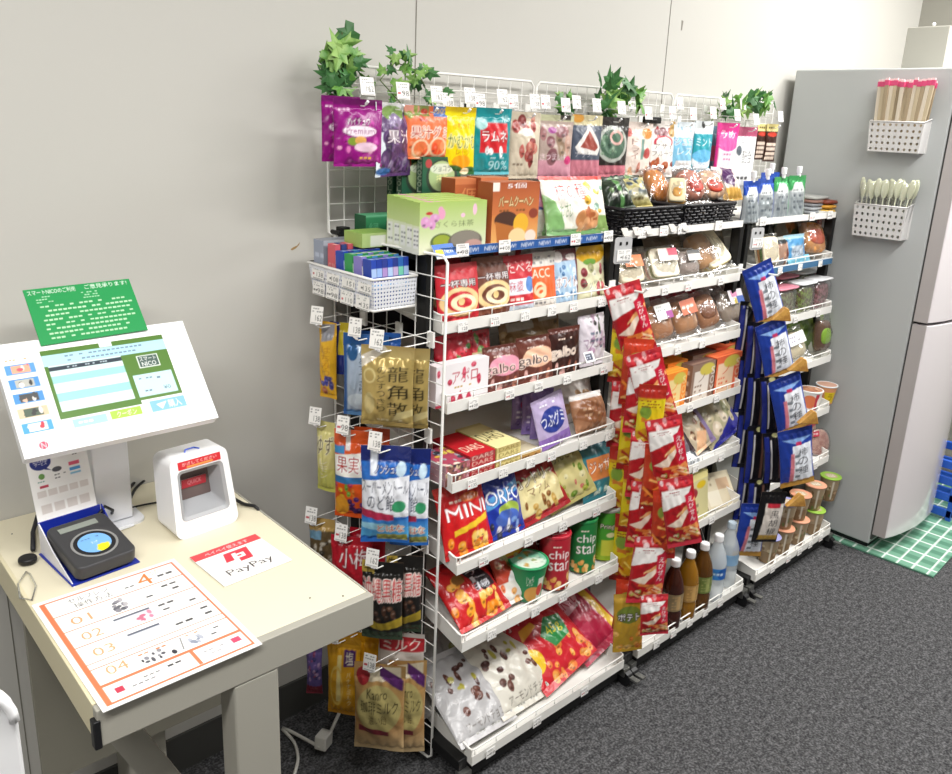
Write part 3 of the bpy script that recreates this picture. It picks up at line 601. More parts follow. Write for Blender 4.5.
TB(0, 3, 556, .024, 31, 50, .02, [('bg', 'b8a8cc'), ('e', .5, .52, .36, .25, '2c3a8a'), ('t', 'つぶグミ', .14, .4, .86, .66, 'f0f0fa', '2c3a8a', 1), ('r', 0, .0, 1, .22, '8a6ab0'), ('l', 1, .2, .8, .8, .88, 'f0f0f8')], 'lilac candy bag with a dark blue oval logo on the fourth tray', lean=14, roll=8, name='candy_bag')
TB(0, 3, 592, .026, 34, 38, .05, [('bg', 'a87858'), ('p', [(0, .4), (.3, .9), (.9, .5), (.6, .1)], '8a5a3c'), ('l', 2, .2, .35, .8, .65, 'c8a080'), ('r', 0, .85, 1, 1, 'f0ece8')], 'brown and white biscuit bag at the right end of the fourth tray', lean=24, yaw=-6, name='biscuit_bag')
TB(0, 3, 575, .09, 40, 44, .04, [('bg', 'ede8e2'), ('b', 6, .14, ['c8a070', 'f4f2f0', 'b88a58'], 0, 0, 1, .6, 3)], 'white biscuit bag with tan patches behind the brown one', lean=14, name='biscuit_bag')

# --- left rack, fifth tray
TB(0, 4, 470, .026, 48, 70, .05, [('bg', 'c81c20'), ('r', 0, .86, 1, 1, 'd8423a'), ('t', 'MINI', .1, .52, .92, .7, 'f8f0f0', 'a01018', 1), ('p', [(.18, .3), (.92, .42), (.92, .5), (.18, .38)], 'e8c030'), ('b', 10, .09, ['f0a838', 'e88a28', 'f8d070'], .1, .03, .95, .26, 3), ('e', .6, .78, .2, .06, 'e07028'), ('l', 1, .2, .72, .8, .8, 'f8e0d0')], 'red mini biscuit bag at the left end of the fifth tray', 'biscuit_bag', lean=22, roll=5)
TB(0, 4, 507, .03, 38, 68, .045, [('bg', '2038a0'), ('r', 0, .86, 1, 1, '1c2c88'), ('p', [(0, .42), (1, .66), (1, .8), (0, .58)], '5aa0d8'), ('t', 'OREO', .06, .5, .94, .7, 'f4f8ff', '1a2c80', 1, .0), ('e', .55, .36, .28, .14, 'a8c050'), ('e', .5, .28, .3, .12, '4a6ac0'), ('b', 8, .08, ['e8e8f0', '303040', '7aa0e0'], .1, .03, .9, .24, 3)], 'blue biscuit bag with white lettering on the fifth tray', 'biscuit_bag', lean=22, roll=6)
TB(0, 4, 545, .03, 50, 60, .045, [('bg', 'a02028'), ('e', .5, .42, .44, .3, 'ddd09a'), ('r', .1, .15, .9, .4, 'ddd09a'), ('t', 'カントリー', .14, .58, .86, .76, 'f0e8c8', '402018', 1), ('t', 'マアム', .3, .4, .7, .54, '6a4020'), ('b', 8, .06, ['c8a050', '8a5a28'], .2, .1, .8, .35, 3)], 'dark red and cream cookie bag in the middle of the fifth tray', 'cookie_bag', lean=30, roll=8)
TB(0, 4, 518, .10, 34, 60, .04, [('bg', 'a81c24'), ('r', 0, .8, 1, 1, '9a9048')], 'red bag behind the blue biscuit bag', lean=16)
TB(0, 4, 538, .12, 40, 62, .04, [('bg', '98924c'), ('r', 0, .9, 1, 1, 'a8a460')], 'olive bag behind the dark red cookie bag', lean=14)
TB(0, 4, 574, .034, 46, 66, .04, [('bg', 'b9b070'), ('r', 0, .88, 1, 1, 'c4bc84'), ('t', 'かりんとう', .18, .68, .82, .8, '3a3418'), ('e', .55, .32, .34, .24, 'cfc488'), ('b', 14, .06, ['a8b040', '6a8a28', 'd8d0a0', 'c86a60'], .25, .1, .85, .56, 4), ('r', .12, .5, .3, .6, 'c8505a')], 'yellow-green snack bag leaning on the fifth tray', lean=24, roll=14, yaw=-8)
TB(0, 4, 600, .03, 32, 58, .03, [('bg', '2f7a86'), ('r', .15, .35, .85, .72, 'd8844a'), ('t', 'ジャガ', .2, .46, .8, .66, 'f8f0e0', 'a04a28', 1), ('r', 0, .86, 1, 1, '256a78'), ('b', 6, .07, ['5aa8b0', 'c8d8c8'], .1, .1, .9, .3, 2)], 'teal snack bag with an orange panel at the right end of the fifth tray', lean=16, roll=6)
TB(0, 4, 585, .10, 36, 62, .03, [('bg', '22485a')], 'dark blue-green bag behind the teal bag', lean=10)

# --- left rack, sixth tray
TB(0, 5, 487, .02, 58, 62, .055, [('bg', 'c02024'), ('p', [(.38, .86), (.74, .86), (.92, .4), (.6, .36)], '2c2830'), ('vt', 'ポテト揚', .5, .4, .8, .84, 'e8e8f0', '2c2830', 1), ('b', 16, .075, ['f0a030', 'e88a20', 'f8c060'], .04, .04, .96, .34, 3), ('b', 4, .08, ['e89838', 'f0b050'], .04, .3, .3, .7, 6), ('e', .32, .66, .1, .08, '8a6030'), ('r', 0, .9, 1, 1, '98181c')], 'red snack bag with orange crisps and dark sign, leftmost on the sixth tray', lean=52, roll=0, yaw=4)
TB(0, 5, 524, .035, 38, 56, .04, [('bg', 'b8432e'), ('r', 0, .0, 1, .36, 'e8e4dc'), ('b', 8, .08, ['e8a860', 'e07040', 'f0e8e0', '303030'], .05, .02, .95, .34, 3), ('e', .55, .82, .3, .08, 'd8a828'), ('t', 'おっとっと', .14, .84, .86, .96, 'f0e0d0', '4a2018', 1), ('p', [(.2, .36), (.9, .36), (.8, .56), (.3, .52)], 'f4f0f0'), ('b', 10, .06, ['a8a868', 'd8b890', 'c87860'], .1, .56, .9, .78, 5)], 'brown and white snack bag beside the green cup on the sixth tray', lean=38, yaw=0, roll=6)
TB(0, 5, 507, .09, 80, 66, .03, [('bg', 'a01c24')], 'red bag behind the brown and white snack bag', lean=30)
def cup(k, lv, px, dy, rb, rt, h, ops, lid, label, name='snack_cup', rim='f0f0ee', lidops=None, yaw=0, z=0, cat='cup', group=None):
    p = spot(k, lv, px, dy); p[2] += z; e = empty(name, tuple(p), (R(-0), 0, R(yaw)), label, cat, group)
    wrapped('cup_body', ops, [(rb, 0), (rt, h)], 460, P_CARD, e)
    MB().lathe([(rb * .97, 0.0005), (rb * .97, 0.003)], 24).build('cup_base', M_PLASTIC_W, e)
    l = MB().lathe([(rt * 1.04, h - .002), (rt * 1.07, h + .0005), (rt * 1.04, h + .003), (rt * .94, h + .003), (rt * .92, h + .0015)], 28, close=False).build('rim', mat('rim_' + rim, rim, .35), e, smooth=True)
    a = Art(rt * 2, rt * 2, lidops or [('bg', lid)], 460); n = a.nx
    rr = np.linspace(0, 1, 9)[:, None]; th = np.linspace(0, 2 * np.pi, 33)[None, :]
    X, Y = rr * np.cos(th), rr * np.sin(th); ix = np.clip(((X + 1) / 2 * a.nx), 0, a.nx).astype(int); iy = np.clip(((Y + 1) / 2 * a.ny), 0, a.ny).astype(int)
    co = np.stack([X * rt * .95, Y * rt * .95, 0 * X + h + .002], -1); meshnp('lid', [gridmesh('', co, a.out[iy, ix], P_CARD)], P_POUCH, e)
    return e
cup(0, 5, 526, .055, .037, .050, .10, [('bg', '1f8a54'), ('r', 0, 0, 1, .1, '187044'), ('t', 'じゃが', .44, .5, .5, .8, 'f0f0e8'), ('e', .5, .25, .08, .22, 'd8a050'), ('r', .55, .1, .62, .7, 'e0e8d8'), ('e', .58, .35, .04, .18, 'c84030')], '6ab890', 'green snack cup with a pale printed lid on the sixth tray', yaw=-26, rim='2a9a60', lidops=[('bg', '7cc0a0'), ('e', .5, .3, .4, .25, 'd8e8d8'), ('b', 10, .08, ['c8a050', 'e8f0e0', 'a8c8b0', '8a9a40'], .1, .2, .9, .9, 3)])
def can(px, dy, col, lidc, word, label, dz=0, small=None):
    p = spot(0, 5, px, dy); e = empty('crisps_can', tuple(p), (R(-3), 0, R(-26)), label, 'can', None); r = .040; h = .145
    if small: ops = [('bg', '4a9a30'), ('g', 0, 'a0b828', .35, '5aa030'), ('r', .4, .1, .6, .42, 'c8c840'), ('t', 'Pringles', .38, .62, .62, .74, 'f0e8d0', '20401c', 1), ('e', .5, .52, .05, .05, 'd8d8a0')]
    else: ops = [('bg', col), ('t', 'chip', .38, .56, .62, .76, 'f8f0ee'), ('t', 'star', .38, .38, .62, .56, 'f8f0ee'), ('b', 16, .028, ['e8b060', 'f0c880', 'd89848'], .33, .02, .67, .3, 4), ('l', 1, .42, .8, .58, .86, 'f0e0d0')]
    wrapped('can_body', ops, [(r, 0), (r, h)], 480, P_CARD, e)
    l = MB().lathe([(r + .001, h - .004), (r + .0018, h - .002), (r + .0018, h + .003), (r + .0005, h + .005), (r * .9, h + .005), (r * .86, h + .002)], 28, close=False); l.lathe([(r * .87, h + .0018), (0.0005, h + .0018)], 28, close=False)
    l.build('lid', mat('lid_' + lidc, lidc, .25), e, smooth=True)
    if not small:
        a = sheet('lid_print', [('bg', lidc), ('t', 'うす塩', .1, .2, .9, .8, 'f4e8e8')], r * 1.2, r * .8, P_CARD, 500, e); a.location = (0, -r * .4, h + .0028); a.rotation_euler = (R(-90), 0, 0)
can(553, .05, 'b02030', 'c02c3c', '', 'red crisps can on the sixth tray')
can(534, .15, '6a2430', '8a2838', '', 'dark red crisps can behind the green snack cup')
can(580, .06, '1f7a3c', '2a8a4c', '', 'dark green crisps can on the sixth tray')
can(603, .062, '4a9a30', 'a8a8a0', '', 'bright green crisps can with a grey lid at the right end of the sixth tray', small=1)

# --- left rack, bottom tray: big bags lying back
nuts = lambda bg, s: [('bg', bg), ('b', 14, .055, ['5a342c', '6a4238', '4a2a26'], .08, .28, .8, .8, s), ('b', 4, .045, ['a8a03c', 'b8b050'], .3, .5, .8, .9, s + 1), ('t', 'アーモンドチョコ', .2, .1, .84, .19, '605850'), ('l', 1, .3, .04, .8, .09, '909088')]
TB(0, 6, 490, .022, 66, 84, .05, nuts('b6b5b6', 3), 'silvery white chocolate bag with brown lumps, leftmost on the bottom tray', 'chocolate_bag', lean=60, yaw=0, roll=2)
TB(0, 6, 532, .03, 66, 76, .05, nuts('d4d0c4', 8), 'cream-white almond chocolate bag next to the silvery one on the bottom tray', 'chocolate_bag', lean=56, yaw=2, roll=6)
TB(0, 6, 446, .15, 50, 60, .04, nuts('9a9896', 12), 'grey chocolate bag behind at the far left of the bottom tray', 'chocolate_bag', lean=50)
TB(0, 6, 480, .19, 74, 60, .03, [('bg', 'a8a6a2'), ('b', 8, .07, ['8a8a50', 'c0beb8', '707068'], .1, .1, .9, .9, 3)], 'plain grey bag in the middle back of the bottom tray', 'chocolate_bag', lean=50)
TB(0, 6, 572, .035, 58, 92, .05, [('bg', 'c82430'), ('b', 18, .06, ['e89040', 'f0a850', 'e07838'], .25, .03, .95, .3, 4), ('e', .14, .3, .13, .12, 'e8c020'), ('p', [(.4, .44), (.6, .56), (.85, .5), (.8, .3), (.5, .28)], '2a8a48'), ('t', '45g', .5, .36, .76, .48, 'e8e040'), ('t', 'ポテトフライ', .08, .64, .96, .84, 'f0b8b8', '901420', 1, .0), ('r', 0, .92, 1, 1, 'b01c28'), ('p', [(.16, .5), (.44, .54), (.4, .6), (.2, .6)], 'e8a030')], 'red fried potato snack bag with a green star on the bottom tray', lean=56, yaw=4, roll=10)
TB(0, 6, 606, .045, 44, 92, .045, [('bg', 'b02444'), ('p', [(.6, 1), (.78, 1), (.98, .05), (.84, .05)], 'd8b02c'), ('t', 'KitKat', .06, .46, .62, .66, 'f4e8ec', '8a1830', 1), ('e', .3, .58, .34, .13, 'e0a8b4'), ('t', 'KitKat', .08, .5, .56, .66, 'b02444'), ('r', 0, .93, 1, 1, '8a1830'), ('r', .0, .2, .5, .3, 'c23a58')], 'crimson biscuit bag with a yellow stripe, rightmost on the bottom tray', lean=56, yaw=2, roll=14)
# ---------------------------------------------------------------- hooks, and the bags that hang on them
_hc = {}
def hook(base, tip, card=True, seed=0, label='', group=None, card_drop=0.0, csz=(0.034, 0.036), cardrise=0.016):
    """wire display hook from the grid to its tip, with a price card on an upper arm"""
    base, tip = Vector(base), Vector(tip); e = empty('display_hook', base, (0, 0, 0), label, 'hook', group)
    d = tip - base; n = d.normalized()
    a = MB(); a.tube([(0, 0, 0), d * 0.93, d + Vector((0, 0, 0.007))], 0.0015, 6)
    a.box(-.010, .010, -.003, .003, -.012, .022) if abs(n.y) > abs(n.x) else a.box(-.003, .003, -.010, .010, -.012, .022)
    a.build('hook_wire', M_WHITE, e, smooth=False)
    MB().tube([d * 0.97 + Vector((0, 0, .004)), d * 1.02 + Vector((0, 0, .010))], 0.0032, 7).build('hook_tip', M_PLASTIC_W, e)
    if card:
        up = Vector((0, 0, cardrise)); arm = MB().tube([up, d * 1.0 + up, d * 1.02 + up + Vector((0, 0, .004))], 0.0009, 5).build('card_arm', M_WHITE, e)
        k = seed % 5
        if (k, csz) not in _hc:
            o = sheet('price_card', card_ops(20 + k, True), csz[0], csz[1], den=650); _hc[(k, csz)] = o.data; bpy.data.objects.remove(o)
        c = bpy.data.objects.new('price_card', _hc[(k, csz)]); COL.objects.link(c); c.parent = e
        c.location = d * 1.03 + up + Vector((0, 0, -.012 - card_drop))
        c.rotation_euler = (R(-12), 0, R(0 if abs(n.y) > abs(n.x) else -62))
    return e
def HG(px, yt, yb, wpx, Y, t, ops, label, name='candy_bag', yaw=-4, roll=0, kind='hang', m=None, hk=True, group=None, den=420, cat='bag'):
    p = on(px, yt, Y=Y); W = width_for(p, yaw, wpx); H = height_for(p, yaw, 0, yb - yt); roll_ = R(roll)
    o = bag(name, ops, W, H, t, kind, m, (p[0] - math.sin(roll_) * H, Y, p[2] - H), yaw, 0, roll, label, cat, group, den, seed=int(px))
    if hk:
        zt = p[2] - 0.014
        hook((p[0] + 0.012, GY - .004, zt + .004), (p[0] + 0.004, Y - t * .25 - .02, zt), True, int(px), 'white wire hook holding the ' + hk, 'hooks on the upper grid panels', cardrise=0.034)
    return o
YH = 1.505
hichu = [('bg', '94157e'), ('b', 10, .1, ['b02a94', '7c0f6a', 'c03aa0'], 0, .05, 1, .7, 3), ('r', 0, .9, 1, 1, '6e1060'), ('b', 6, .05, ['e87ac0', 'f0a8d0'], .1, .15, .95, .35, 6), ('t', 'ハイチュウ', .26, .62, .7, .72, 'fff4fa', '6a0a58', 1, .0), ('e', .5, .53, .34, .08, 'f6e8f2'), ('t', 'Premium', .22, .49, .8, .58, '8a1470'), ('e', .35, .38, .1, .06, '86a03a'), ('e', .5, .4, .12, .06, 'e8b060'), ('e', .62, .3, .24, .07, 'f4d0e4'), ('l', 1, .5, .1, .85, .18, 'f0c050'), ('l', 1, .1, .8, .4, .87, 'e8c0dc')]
HG(358, 99, 168, 50, YH - .03, .03, hichu, 'front bright purple chewy candy bag at the left end of the upper grid', hk='front purple candy bag', yaw=-12)
HG(341, 96, 163, 40, YH + .015, .025, hichu, 'second purple chewy candy bag half hidden behind the front purple one', hk=False, yaw=-12)
HG(394, 103, 178, 34, YH - .01, .028, [('bg', '54366a'), ('r', 0, 0, .16, .6, 'd8e0ea'), ('r', 0, .88, 1, 1, 'd8d8dc'), ('e', .45, .86, .3, .1, '7a9a50'), ('b', 26, .13, ['5a3a70', '7a5a8a', '8a78a0', '3c2450'], .15, .1, 1, .8, 4), ('t', '果汁', .2, .46, .9, .64, 'f0e8f0', '4a2048', 1), ('e', .2, .08, .2, .05, '3a6ab0')], 'grape gummy bag with a white edge beside the purple bags', hk='grape gummy bag', yaw=24)
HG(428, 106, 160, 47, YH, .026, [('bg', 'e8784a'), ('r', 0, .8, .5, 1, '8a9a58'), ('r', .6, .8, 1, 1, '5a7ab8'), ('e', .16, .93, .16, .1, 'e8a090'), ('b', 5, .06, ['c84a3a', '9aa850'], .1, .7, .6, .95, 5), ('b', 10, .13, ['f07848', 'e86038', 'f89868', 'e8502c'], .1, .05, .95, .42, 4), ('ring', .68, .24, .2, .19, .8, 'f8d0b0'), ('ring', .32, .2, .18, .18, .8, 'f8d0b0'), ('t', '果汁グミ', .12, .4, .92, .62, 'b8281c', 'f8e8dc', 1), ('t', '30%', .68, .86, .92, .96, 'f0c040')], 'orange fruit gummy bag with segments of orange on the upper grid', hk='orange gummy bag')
HG(461, 107, 176, 30, YH - .01, .025, [('bg', 'f0dc14'), ('t', 'かむかむ', .2, .68, .8, .76, 'e07828'), ('t', 'かむかむ', .06, .4, .98, .6, '3a7030', 'f8f0a0', 1), ('t', 'レモン', .3, .3, .75, .38, 'c87010'), ('e', .5, .2, .3, .1, 'f4a820'), ('e', .25, .05, .34, .1, '2f6a38'), ('e', .8, .04, .3, .09, '2f6a38'), ('e', .65, .06, .14, .05, 'f8f0c8'), ('r', 0, .92, 1, 1, 'd8b818')], 'bright yellow lemon candy pouch on the upper grid', hk='yellow lemon pouch')
HG(493, 108, 176, 38, YH - .015, .028, [('bg', '1f8f96'), ('r', .14, .34, .86, .78, 'd02c34'), ('t', 'ラムネ', .18, .5, .84, .66, 'f8f4f4', 'a01820', 1), ('e', .18, .76, .14, .09, 'a8d4d4'), ('b', 3, .09, ['f4f4f4', 'e8e8ee'], .3, .33, .75, .38, 3), ('t', '90%', .38, .08, .9, .22, 'b8e4e8'), ('l', 1, .4, .24, .9, .28, 'e0f0f0'), ('t', '大粒', .7, .8, .9, .9, 'c8e8e8'), ('r', 0, .0, 1, .05, '6ac0cc')], 'teal soda tablet pouch with a red panel on the upper grid', hk='teal soda tablet pouch')
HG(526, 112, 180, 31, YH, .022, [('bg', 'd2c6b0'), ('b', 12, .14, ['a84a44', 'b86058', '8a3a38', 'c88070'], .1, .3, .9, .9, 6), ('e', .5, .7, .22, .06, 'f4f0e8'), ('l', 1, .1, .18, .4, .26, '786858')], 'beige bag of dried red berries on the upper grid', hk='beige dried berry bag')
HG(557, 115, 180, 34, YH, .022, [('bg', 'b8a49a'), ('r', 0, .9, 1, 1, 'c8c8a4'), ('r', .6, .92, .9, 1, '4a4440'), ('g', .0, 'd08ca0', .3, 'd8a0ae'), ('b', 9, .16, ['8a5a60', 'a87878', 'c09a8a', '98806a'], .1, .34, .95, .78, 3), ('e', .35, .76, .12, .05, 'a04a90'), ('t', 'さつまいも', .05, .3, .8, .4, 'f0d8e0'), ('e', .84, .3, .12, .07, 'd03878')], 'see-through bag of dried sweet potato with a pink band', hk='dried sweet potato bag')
HG(588, 115, 180, 30, YH, .022, [('bg', '505868'), ('r', 0, .84, 1, 1, 'd8cda4'), ('e', .2, .94, .2, .07, 'd89a40'), ('p', [(.1, .5), (.55, .85), (.95, .5), (.85, .38), (.2, .4)], 'ece8e4'), ('p', [(.24, .5), (.55, .76), (.84, .5), (.74, .44)], '9c4a40'), ('r', 0, 0, 1, .3, 'd08090'), ('t', 'ナッツ', .1, .34, .6, .44, 'a8a8b0')], 'dark grey dried fruit bag with a white triangular window', hk='dark grey dried fruit bag')
HG(613, 117, 178, 34, YH, .022, [('bg', '2e2a28'), ('e', .5, .55, .44, .3, 'b4b8b0'), ('e', .5, .55, .36, .24, '4e6a58'), ('b', 14, .06, ['3a5244', '6a8a70', '88a088'], .2, .38, .8, .75, 5), ('e', .6, .66, .2, .12, 'd8a8a0'), ('e', .6, .66, .14, .08, '50705c'), ('r', 0, 0, 1, .2, 'd07a88')], 'black bag with a round window of dark seeds on the upper grid', hk='black round-window bag')
HG(640, 122, 176, 26, YH, .02, [('bg', 'ecdcd2'), ('e', .78, .78, .2, .1, 'e08a40'), ('e', .1, .8, .14, .08, 'c86860'), ('e', .8, .42, .16, .1, 'b84a48'), ('vt', 'ドライ', .2, .3, .45, .7, '886860'), ('r', .55, .3, .66, .68, '7a9a90'), ('b', 5, .1, ['e8b090', 'c88070'], 0, 0, 1, .2, 3)], 'pale pink dried fruit bag with an orange slice', hk='pale pink dried fruit bag')
HG(664, 121, 178, 26, YH, .022, [('bg', 'f0eae4'), ('b', 6, .13, ['b8484c', 'c8a060', '8a5a60'], .1, .78, .9, .95, 4), ('ring', .5, .62, .36, .12, .8, 'c83a50'), ('r', .1, .4, .9, .58, 'f4f0ea'), ('t', 'アサイ', .14, .5, .86, .6, '504848'), ('t', 'フルーツ', .1, .38, .9, .47, '504848'), ('b', 10, .12, ['b8603c', 'd88a58', '8a3c30'], .05, .08, .95, .26, 5)], 'white dried fruit bag with a pile of nuts at its foot', hk='white dried fruit bag')
HG(685, 122, 168, 20, YH - .01, .018, [('bg', 'e8f2f8'), ('r', 0, 0, 1, .66, '86c4e4'), ('t', 'シュガ', .06, .5, .94, .66, '2a6aa0', 'f0f8fc', 1), ('t', 'レス', .2, .28, .9, .44, 'f4fafc'), ('r', .2, 0, 1, .16, 'f4f4f4'), ('b', 3, .08, ['a8d0e8', 'c8e0f0'], .2, .72, .9, .95, 3)], 'light blue and white candy bag on the upper grid', hk='light blue candy bag')
HG(705, 121, 176, 19, YH - .01, .018, [('bg', '2f9fae'), ('r', 0, .76, 1, 1, 'e8eef0'), ('e', .5, .28, .5, .2, 'e6eef2'), ('e', .5, .36, .5, .12, '6ab8e0'), ('t', 'ミント', .1, .54, .9, .68, 'e8f8f8'), ('t', 'のど', .3, .2, .7, .32, '5090c0'), ('b', 2, .1, ['303030'], .4, .85, .7, .95, 3)], 'teal and white mint bag on the upper grid', hk='teal and white mint bag')
HG(717, 126, 176, 10, YH + .03, .016, [('bg', '5a7a88'), ('r', .0, .3, 1, .6, 'b8506a')], 'narrow dark teal bag between the mint bag and the pink bag', hk=False)
HG(729, 123, 188, 21, YH - .015, .02, [('bg', 'f0dce6'), ('r', 0, .7, 1, 1, 'e0388e'), ('e', .5, .7, .5, .14, 'e85aa0'), ('t', 'うめ', .2, .76, .8, .88, 'f8e8f0'), ('l', 2, .3, .4, .7, .55, 'c080a0'), ('e', .5, .12, .38, .08, 'c83a80'), ('r', .0, .0, .1, 1, 'c83080')], 'pink and white plum candy bag on the upper grid', hk='pink plum candy bag')
HG(748, 127, 190, 20, YH - .015, .02, [('bg', 'f0f0f0'), ('r', 0, .84, 1, 1, 'b05070'), ('t', '配合', .28, .42, .72, .62, '484848'), ('t', 'キシリ', .2, .72, .8, .8, '686878'), ('l', 1, .15, .12, .85, .24, '505050'), ('e', .14, .62, .1, .08, '606870'), ('r', .1, .0, .9, .06, 'a8a8a8')], 'white xylitol gum pouch with black lettering on the upper grid', hk='white xylitol gum pouch')
gumy = [('bg', '3a2018'), ('r', .0, .8, 1, 1, 'e0d088'), ('e', .5, .72, .4, .06, 'c03828'), ('l', 1, .2, .84, .8, .94, '403018'), ('r', .1, .06, .9, .5, 'd8c4b4'), ('r', .1, .14, .9, .18, '3a2018'), ('r', .1, .26, .9, .3, '3a2018'), ('r', .1, .38, .9, .42, '3a2018')]
HG(763, 124, 160, 10, YH + .0, .012, gumy, 'dark brown chocolate pack with a yellow top near the plant', hk=False, name='chocolate_pack')
HG(773, 124, 162, 11, YH - .01, .012, gumy, 'dark brown chocolate pack with a yellow top nearest the fridge', hk='rightmost dark brown pack', name='chocolate_pack')
for i, px in enumerate((444, 476, 509, 541, 572, 600, 627, 675, 718, 738)):
    p = on(px, 112, Y=1.55)
    hook((p[0], GY - .004, p[2]), (p[0] - .004, 1.53, p[2]), True, i * 3 + 1, 'bare wire hook with price card on the upper grid, %s from the left' % (ORD + ['tenth'])[i], 'spare hooks on the upper grid', cardrise=0.02)

# ---------------------------------------------------------------- ivy sprigs on the grid
M_LEAF = mat('ivy_leaf', '5f9440', 0.45, noise='9cc06c', bscale=30); M_LEAF2 = mat('ivy_leaf_dark', '3a6a3a', 0.45, noise='4c8048', bscale=30); M_STEM = mat('ivy_stem', '5a6a3a', 0.6)
def ivy(pts, label, n=22, sz=.045, seed=0, spread=.05, Y=1.56):
    rd = random.Random(seed); P = [Vector(on(x, y, Y=Y)) for x, y in pts]; c = P[0].copy()
    e = empty('ivy_sprig', c, (0, 0, 0), label, 'plant', 'artificial ivy on the upper grid')
    Q = [p - c for p in P]; MB().tube(Q, .0016, 5).build('stem', M_STEM, e)
    lobes = [(0, 0), (.24, -.14), (.5, .1), (.28, .28), (.4, .6), (.17, .56), (0, 1.05), (-.17, .56), (-.4, .6), (-.28, .28), (-.5, .1), (-.24, -.14)]
    for mi, m in enumerate((M_LEAF, M_LEAF2)):
        mb = MB()
        for i in range(n // 2 + (1 if mi == 0 else 0)):
            t = rd.random() * (len(Q) - 1); k = min(int(t), len(Q) - 2); b = Q[k].lerp(Q[k + 1], t - k) + Vector((rd.uniform(-1, 1), rd.uniform(-1, .5), rd.uniform(-1, 1))) * spread * .5
            s = sz * rd.uniform(.55, 1.1)
            rot = Euler((R(rd.uniform(40, 130)), R(rd.uniform(-50, 50)), R(rd.uniform(-70, 50)))).to_matrix()
            rz = Matrix.Rotation(R(rd.uniform(0, 360)), 3, 'Z')
            vs = [b + rot @ (rz @ Vector((x * s, y * s, -.25 * s * abs(x) + 0.12 * s * y * y))) for x, y in lobes]; ctr = b + rot @ (rz @ Vector((0, .3 * s, .06 * s)))
            fs = [(len(lobes), j, (j + 1) % len(lobes)) for j in range(len(lobes))]
            mb.add(vs + [ctr], fs)
        o = mb.build('leaves', m, e); so = o.modifiers.new('thick', 'SOLIDIFY'); so.thickness = .0006
    return e
ivy([(350, 96), (335, 80), (345, 55), (342, 32)], 'tall artificial ivy sprig at the left corner of the upper grid', 30, .052, 3, .045, 1.56)
ivy([(338, 90), (326, 70), (330, 55)], 'small pale ivy sprig left of the tall one', 10, .05, 5, .03, 1.575)
ivy([(405, 108), (380, 80), (395, 62), (415, 70), (425, 86)], 'low artificial ivy sprig over the grape gummy bag', 30, .04, 9, .05, 1.555)
ivy([(425, 98), (446, 88), (430, 103)], 'tiny ivy sprig between the first price cards', 8, .03, 12, .02, 1.55)
ivy([(565, 112), (560, 98), (574, 100)], 'small ivy sprig over the dried sweet potato bag', 10, .04, 14, .03, 1.56)
ivy([(612, 120), (600, 98), (612, 84), (628, 92), (636, 108)], 'bushy artificial ivy sprig in the middle of the upper grid', 44, .056, 22, .06, 1.55)
ivy([(730, 115), (722, 104), (742, 100), (762, 108), (770, 92)], 'artificial ivy sprig at the fridge end of the upper grid', 44, .05, 33, .06, 1.555)
bc = on(651, 120, Y=1.5)
tag(MB().box(-.035, .045, -.005, .005, -.009, .009).box(-.01, .02, -.009, -.004, -.004, .003).build('clip_bar', M_BLACK, loc=tuple(bc), bevel=.002), 'black clip bar above the pale pink dried fruit bag', 'clip')

# ---------------------------------------------------------------- side grid: gum basket
bx, by0, by1, bz = .905, 1.235, 1.56, 1.175
bk = empty('wire_basket', (.99, 1.455, 1.17), (0, 0, 0), 'white mesh basket of gum packs hanging on the side grid', 'basket')
def L(x, y, z): return (x - .99, y - 1.455, z - 1.17)
xi, xo, zt, zb, tp = 1.062, .95, 1.217, 1.150, .008; ya_, yb_ = 1.335, 1.585
top = [(xi, ya_, zt), (xo, ya_, zt), (xo, yb_, zt), (xi, yb_, zt)]; bot = [(xi, ya_ + tp, zb), (xo + tp, ya_ + tp, zb), (xo + tp, yb_ - tp, zb), (xi, yb_ - tp, zb)]
for ring, nm in ((top, 'rim'), (bot, 'bottom_rim')):
    MB().tube([L(*q) for q in ring + ring[:1]], .003, 7).build(nm, M_WHITE, bk, smooth=True)
MB().box(xo + tp - .99, xi - .99, ya_ + tp - 1.455, yb_ - tp - 1.455, zb - 1.17, zb - 1.168).build('basket_floor', M_WHITE, bk)
def hole_panel(a, b, c, d, nu, nv, r, name, parent, m, n=8):
    """a perforated plate between four corners: a,b bottom, d,c top; pattern inside one mesh"""
    a, b, c, d = map(Vector, (a, b, c, d)); mb = MB()
    def P(u, v): return (a * (1 - u) + b * u) * (1 - v) + (d * (1 - u) + c * u) * v
    asp = ((b - a).length / nu) / ((d - a).length / nv)
    for i in range(nu):
        for j in range(nv):
            cu, cv = (i + .5) / nu, (j + .5) / nv; vs = []
            sq = [(1, 0), (1, 1), (0, 1), (-1, 1), (-1, 0), (-1, -1), (0, -1), (1, -1)]
            for k in range(8):
                an = math.pi / 4 * k; vs.append(P(cu + r * math.cos(an) / nu, cv + r * math.sin(an) / nv)); 
            for k in range(8): vs.append(P(cu + .5 * sq[k][0] / nu, cv + .5 * sq[k][1] / nv))
            mb.add(vs, [(k, 8 + k, 8 + (k + 1) % 8, (k + 1) % 8) for k in range(8)])
    o = mb.build(name, m, parent); s = o.modifiers.new('th', 'SOLIDIFY'); s.thickness = .0012
    return o
M_MESHW = mat('basket_mesh_white', 'e9ebf2', .5)
hole_panel(L(*bot[1]), L(*bot[0]), L(*top[0]), L(*top[1]), 14, 8, .28, 'mesh_front', bk, M_MESHW)
hole_panel(L(*bot[2]), L(*bot[1]), L(*top[1]), L(*top[2]), 32, 8, .28, 'mesh_side', bk, M_MESHW)
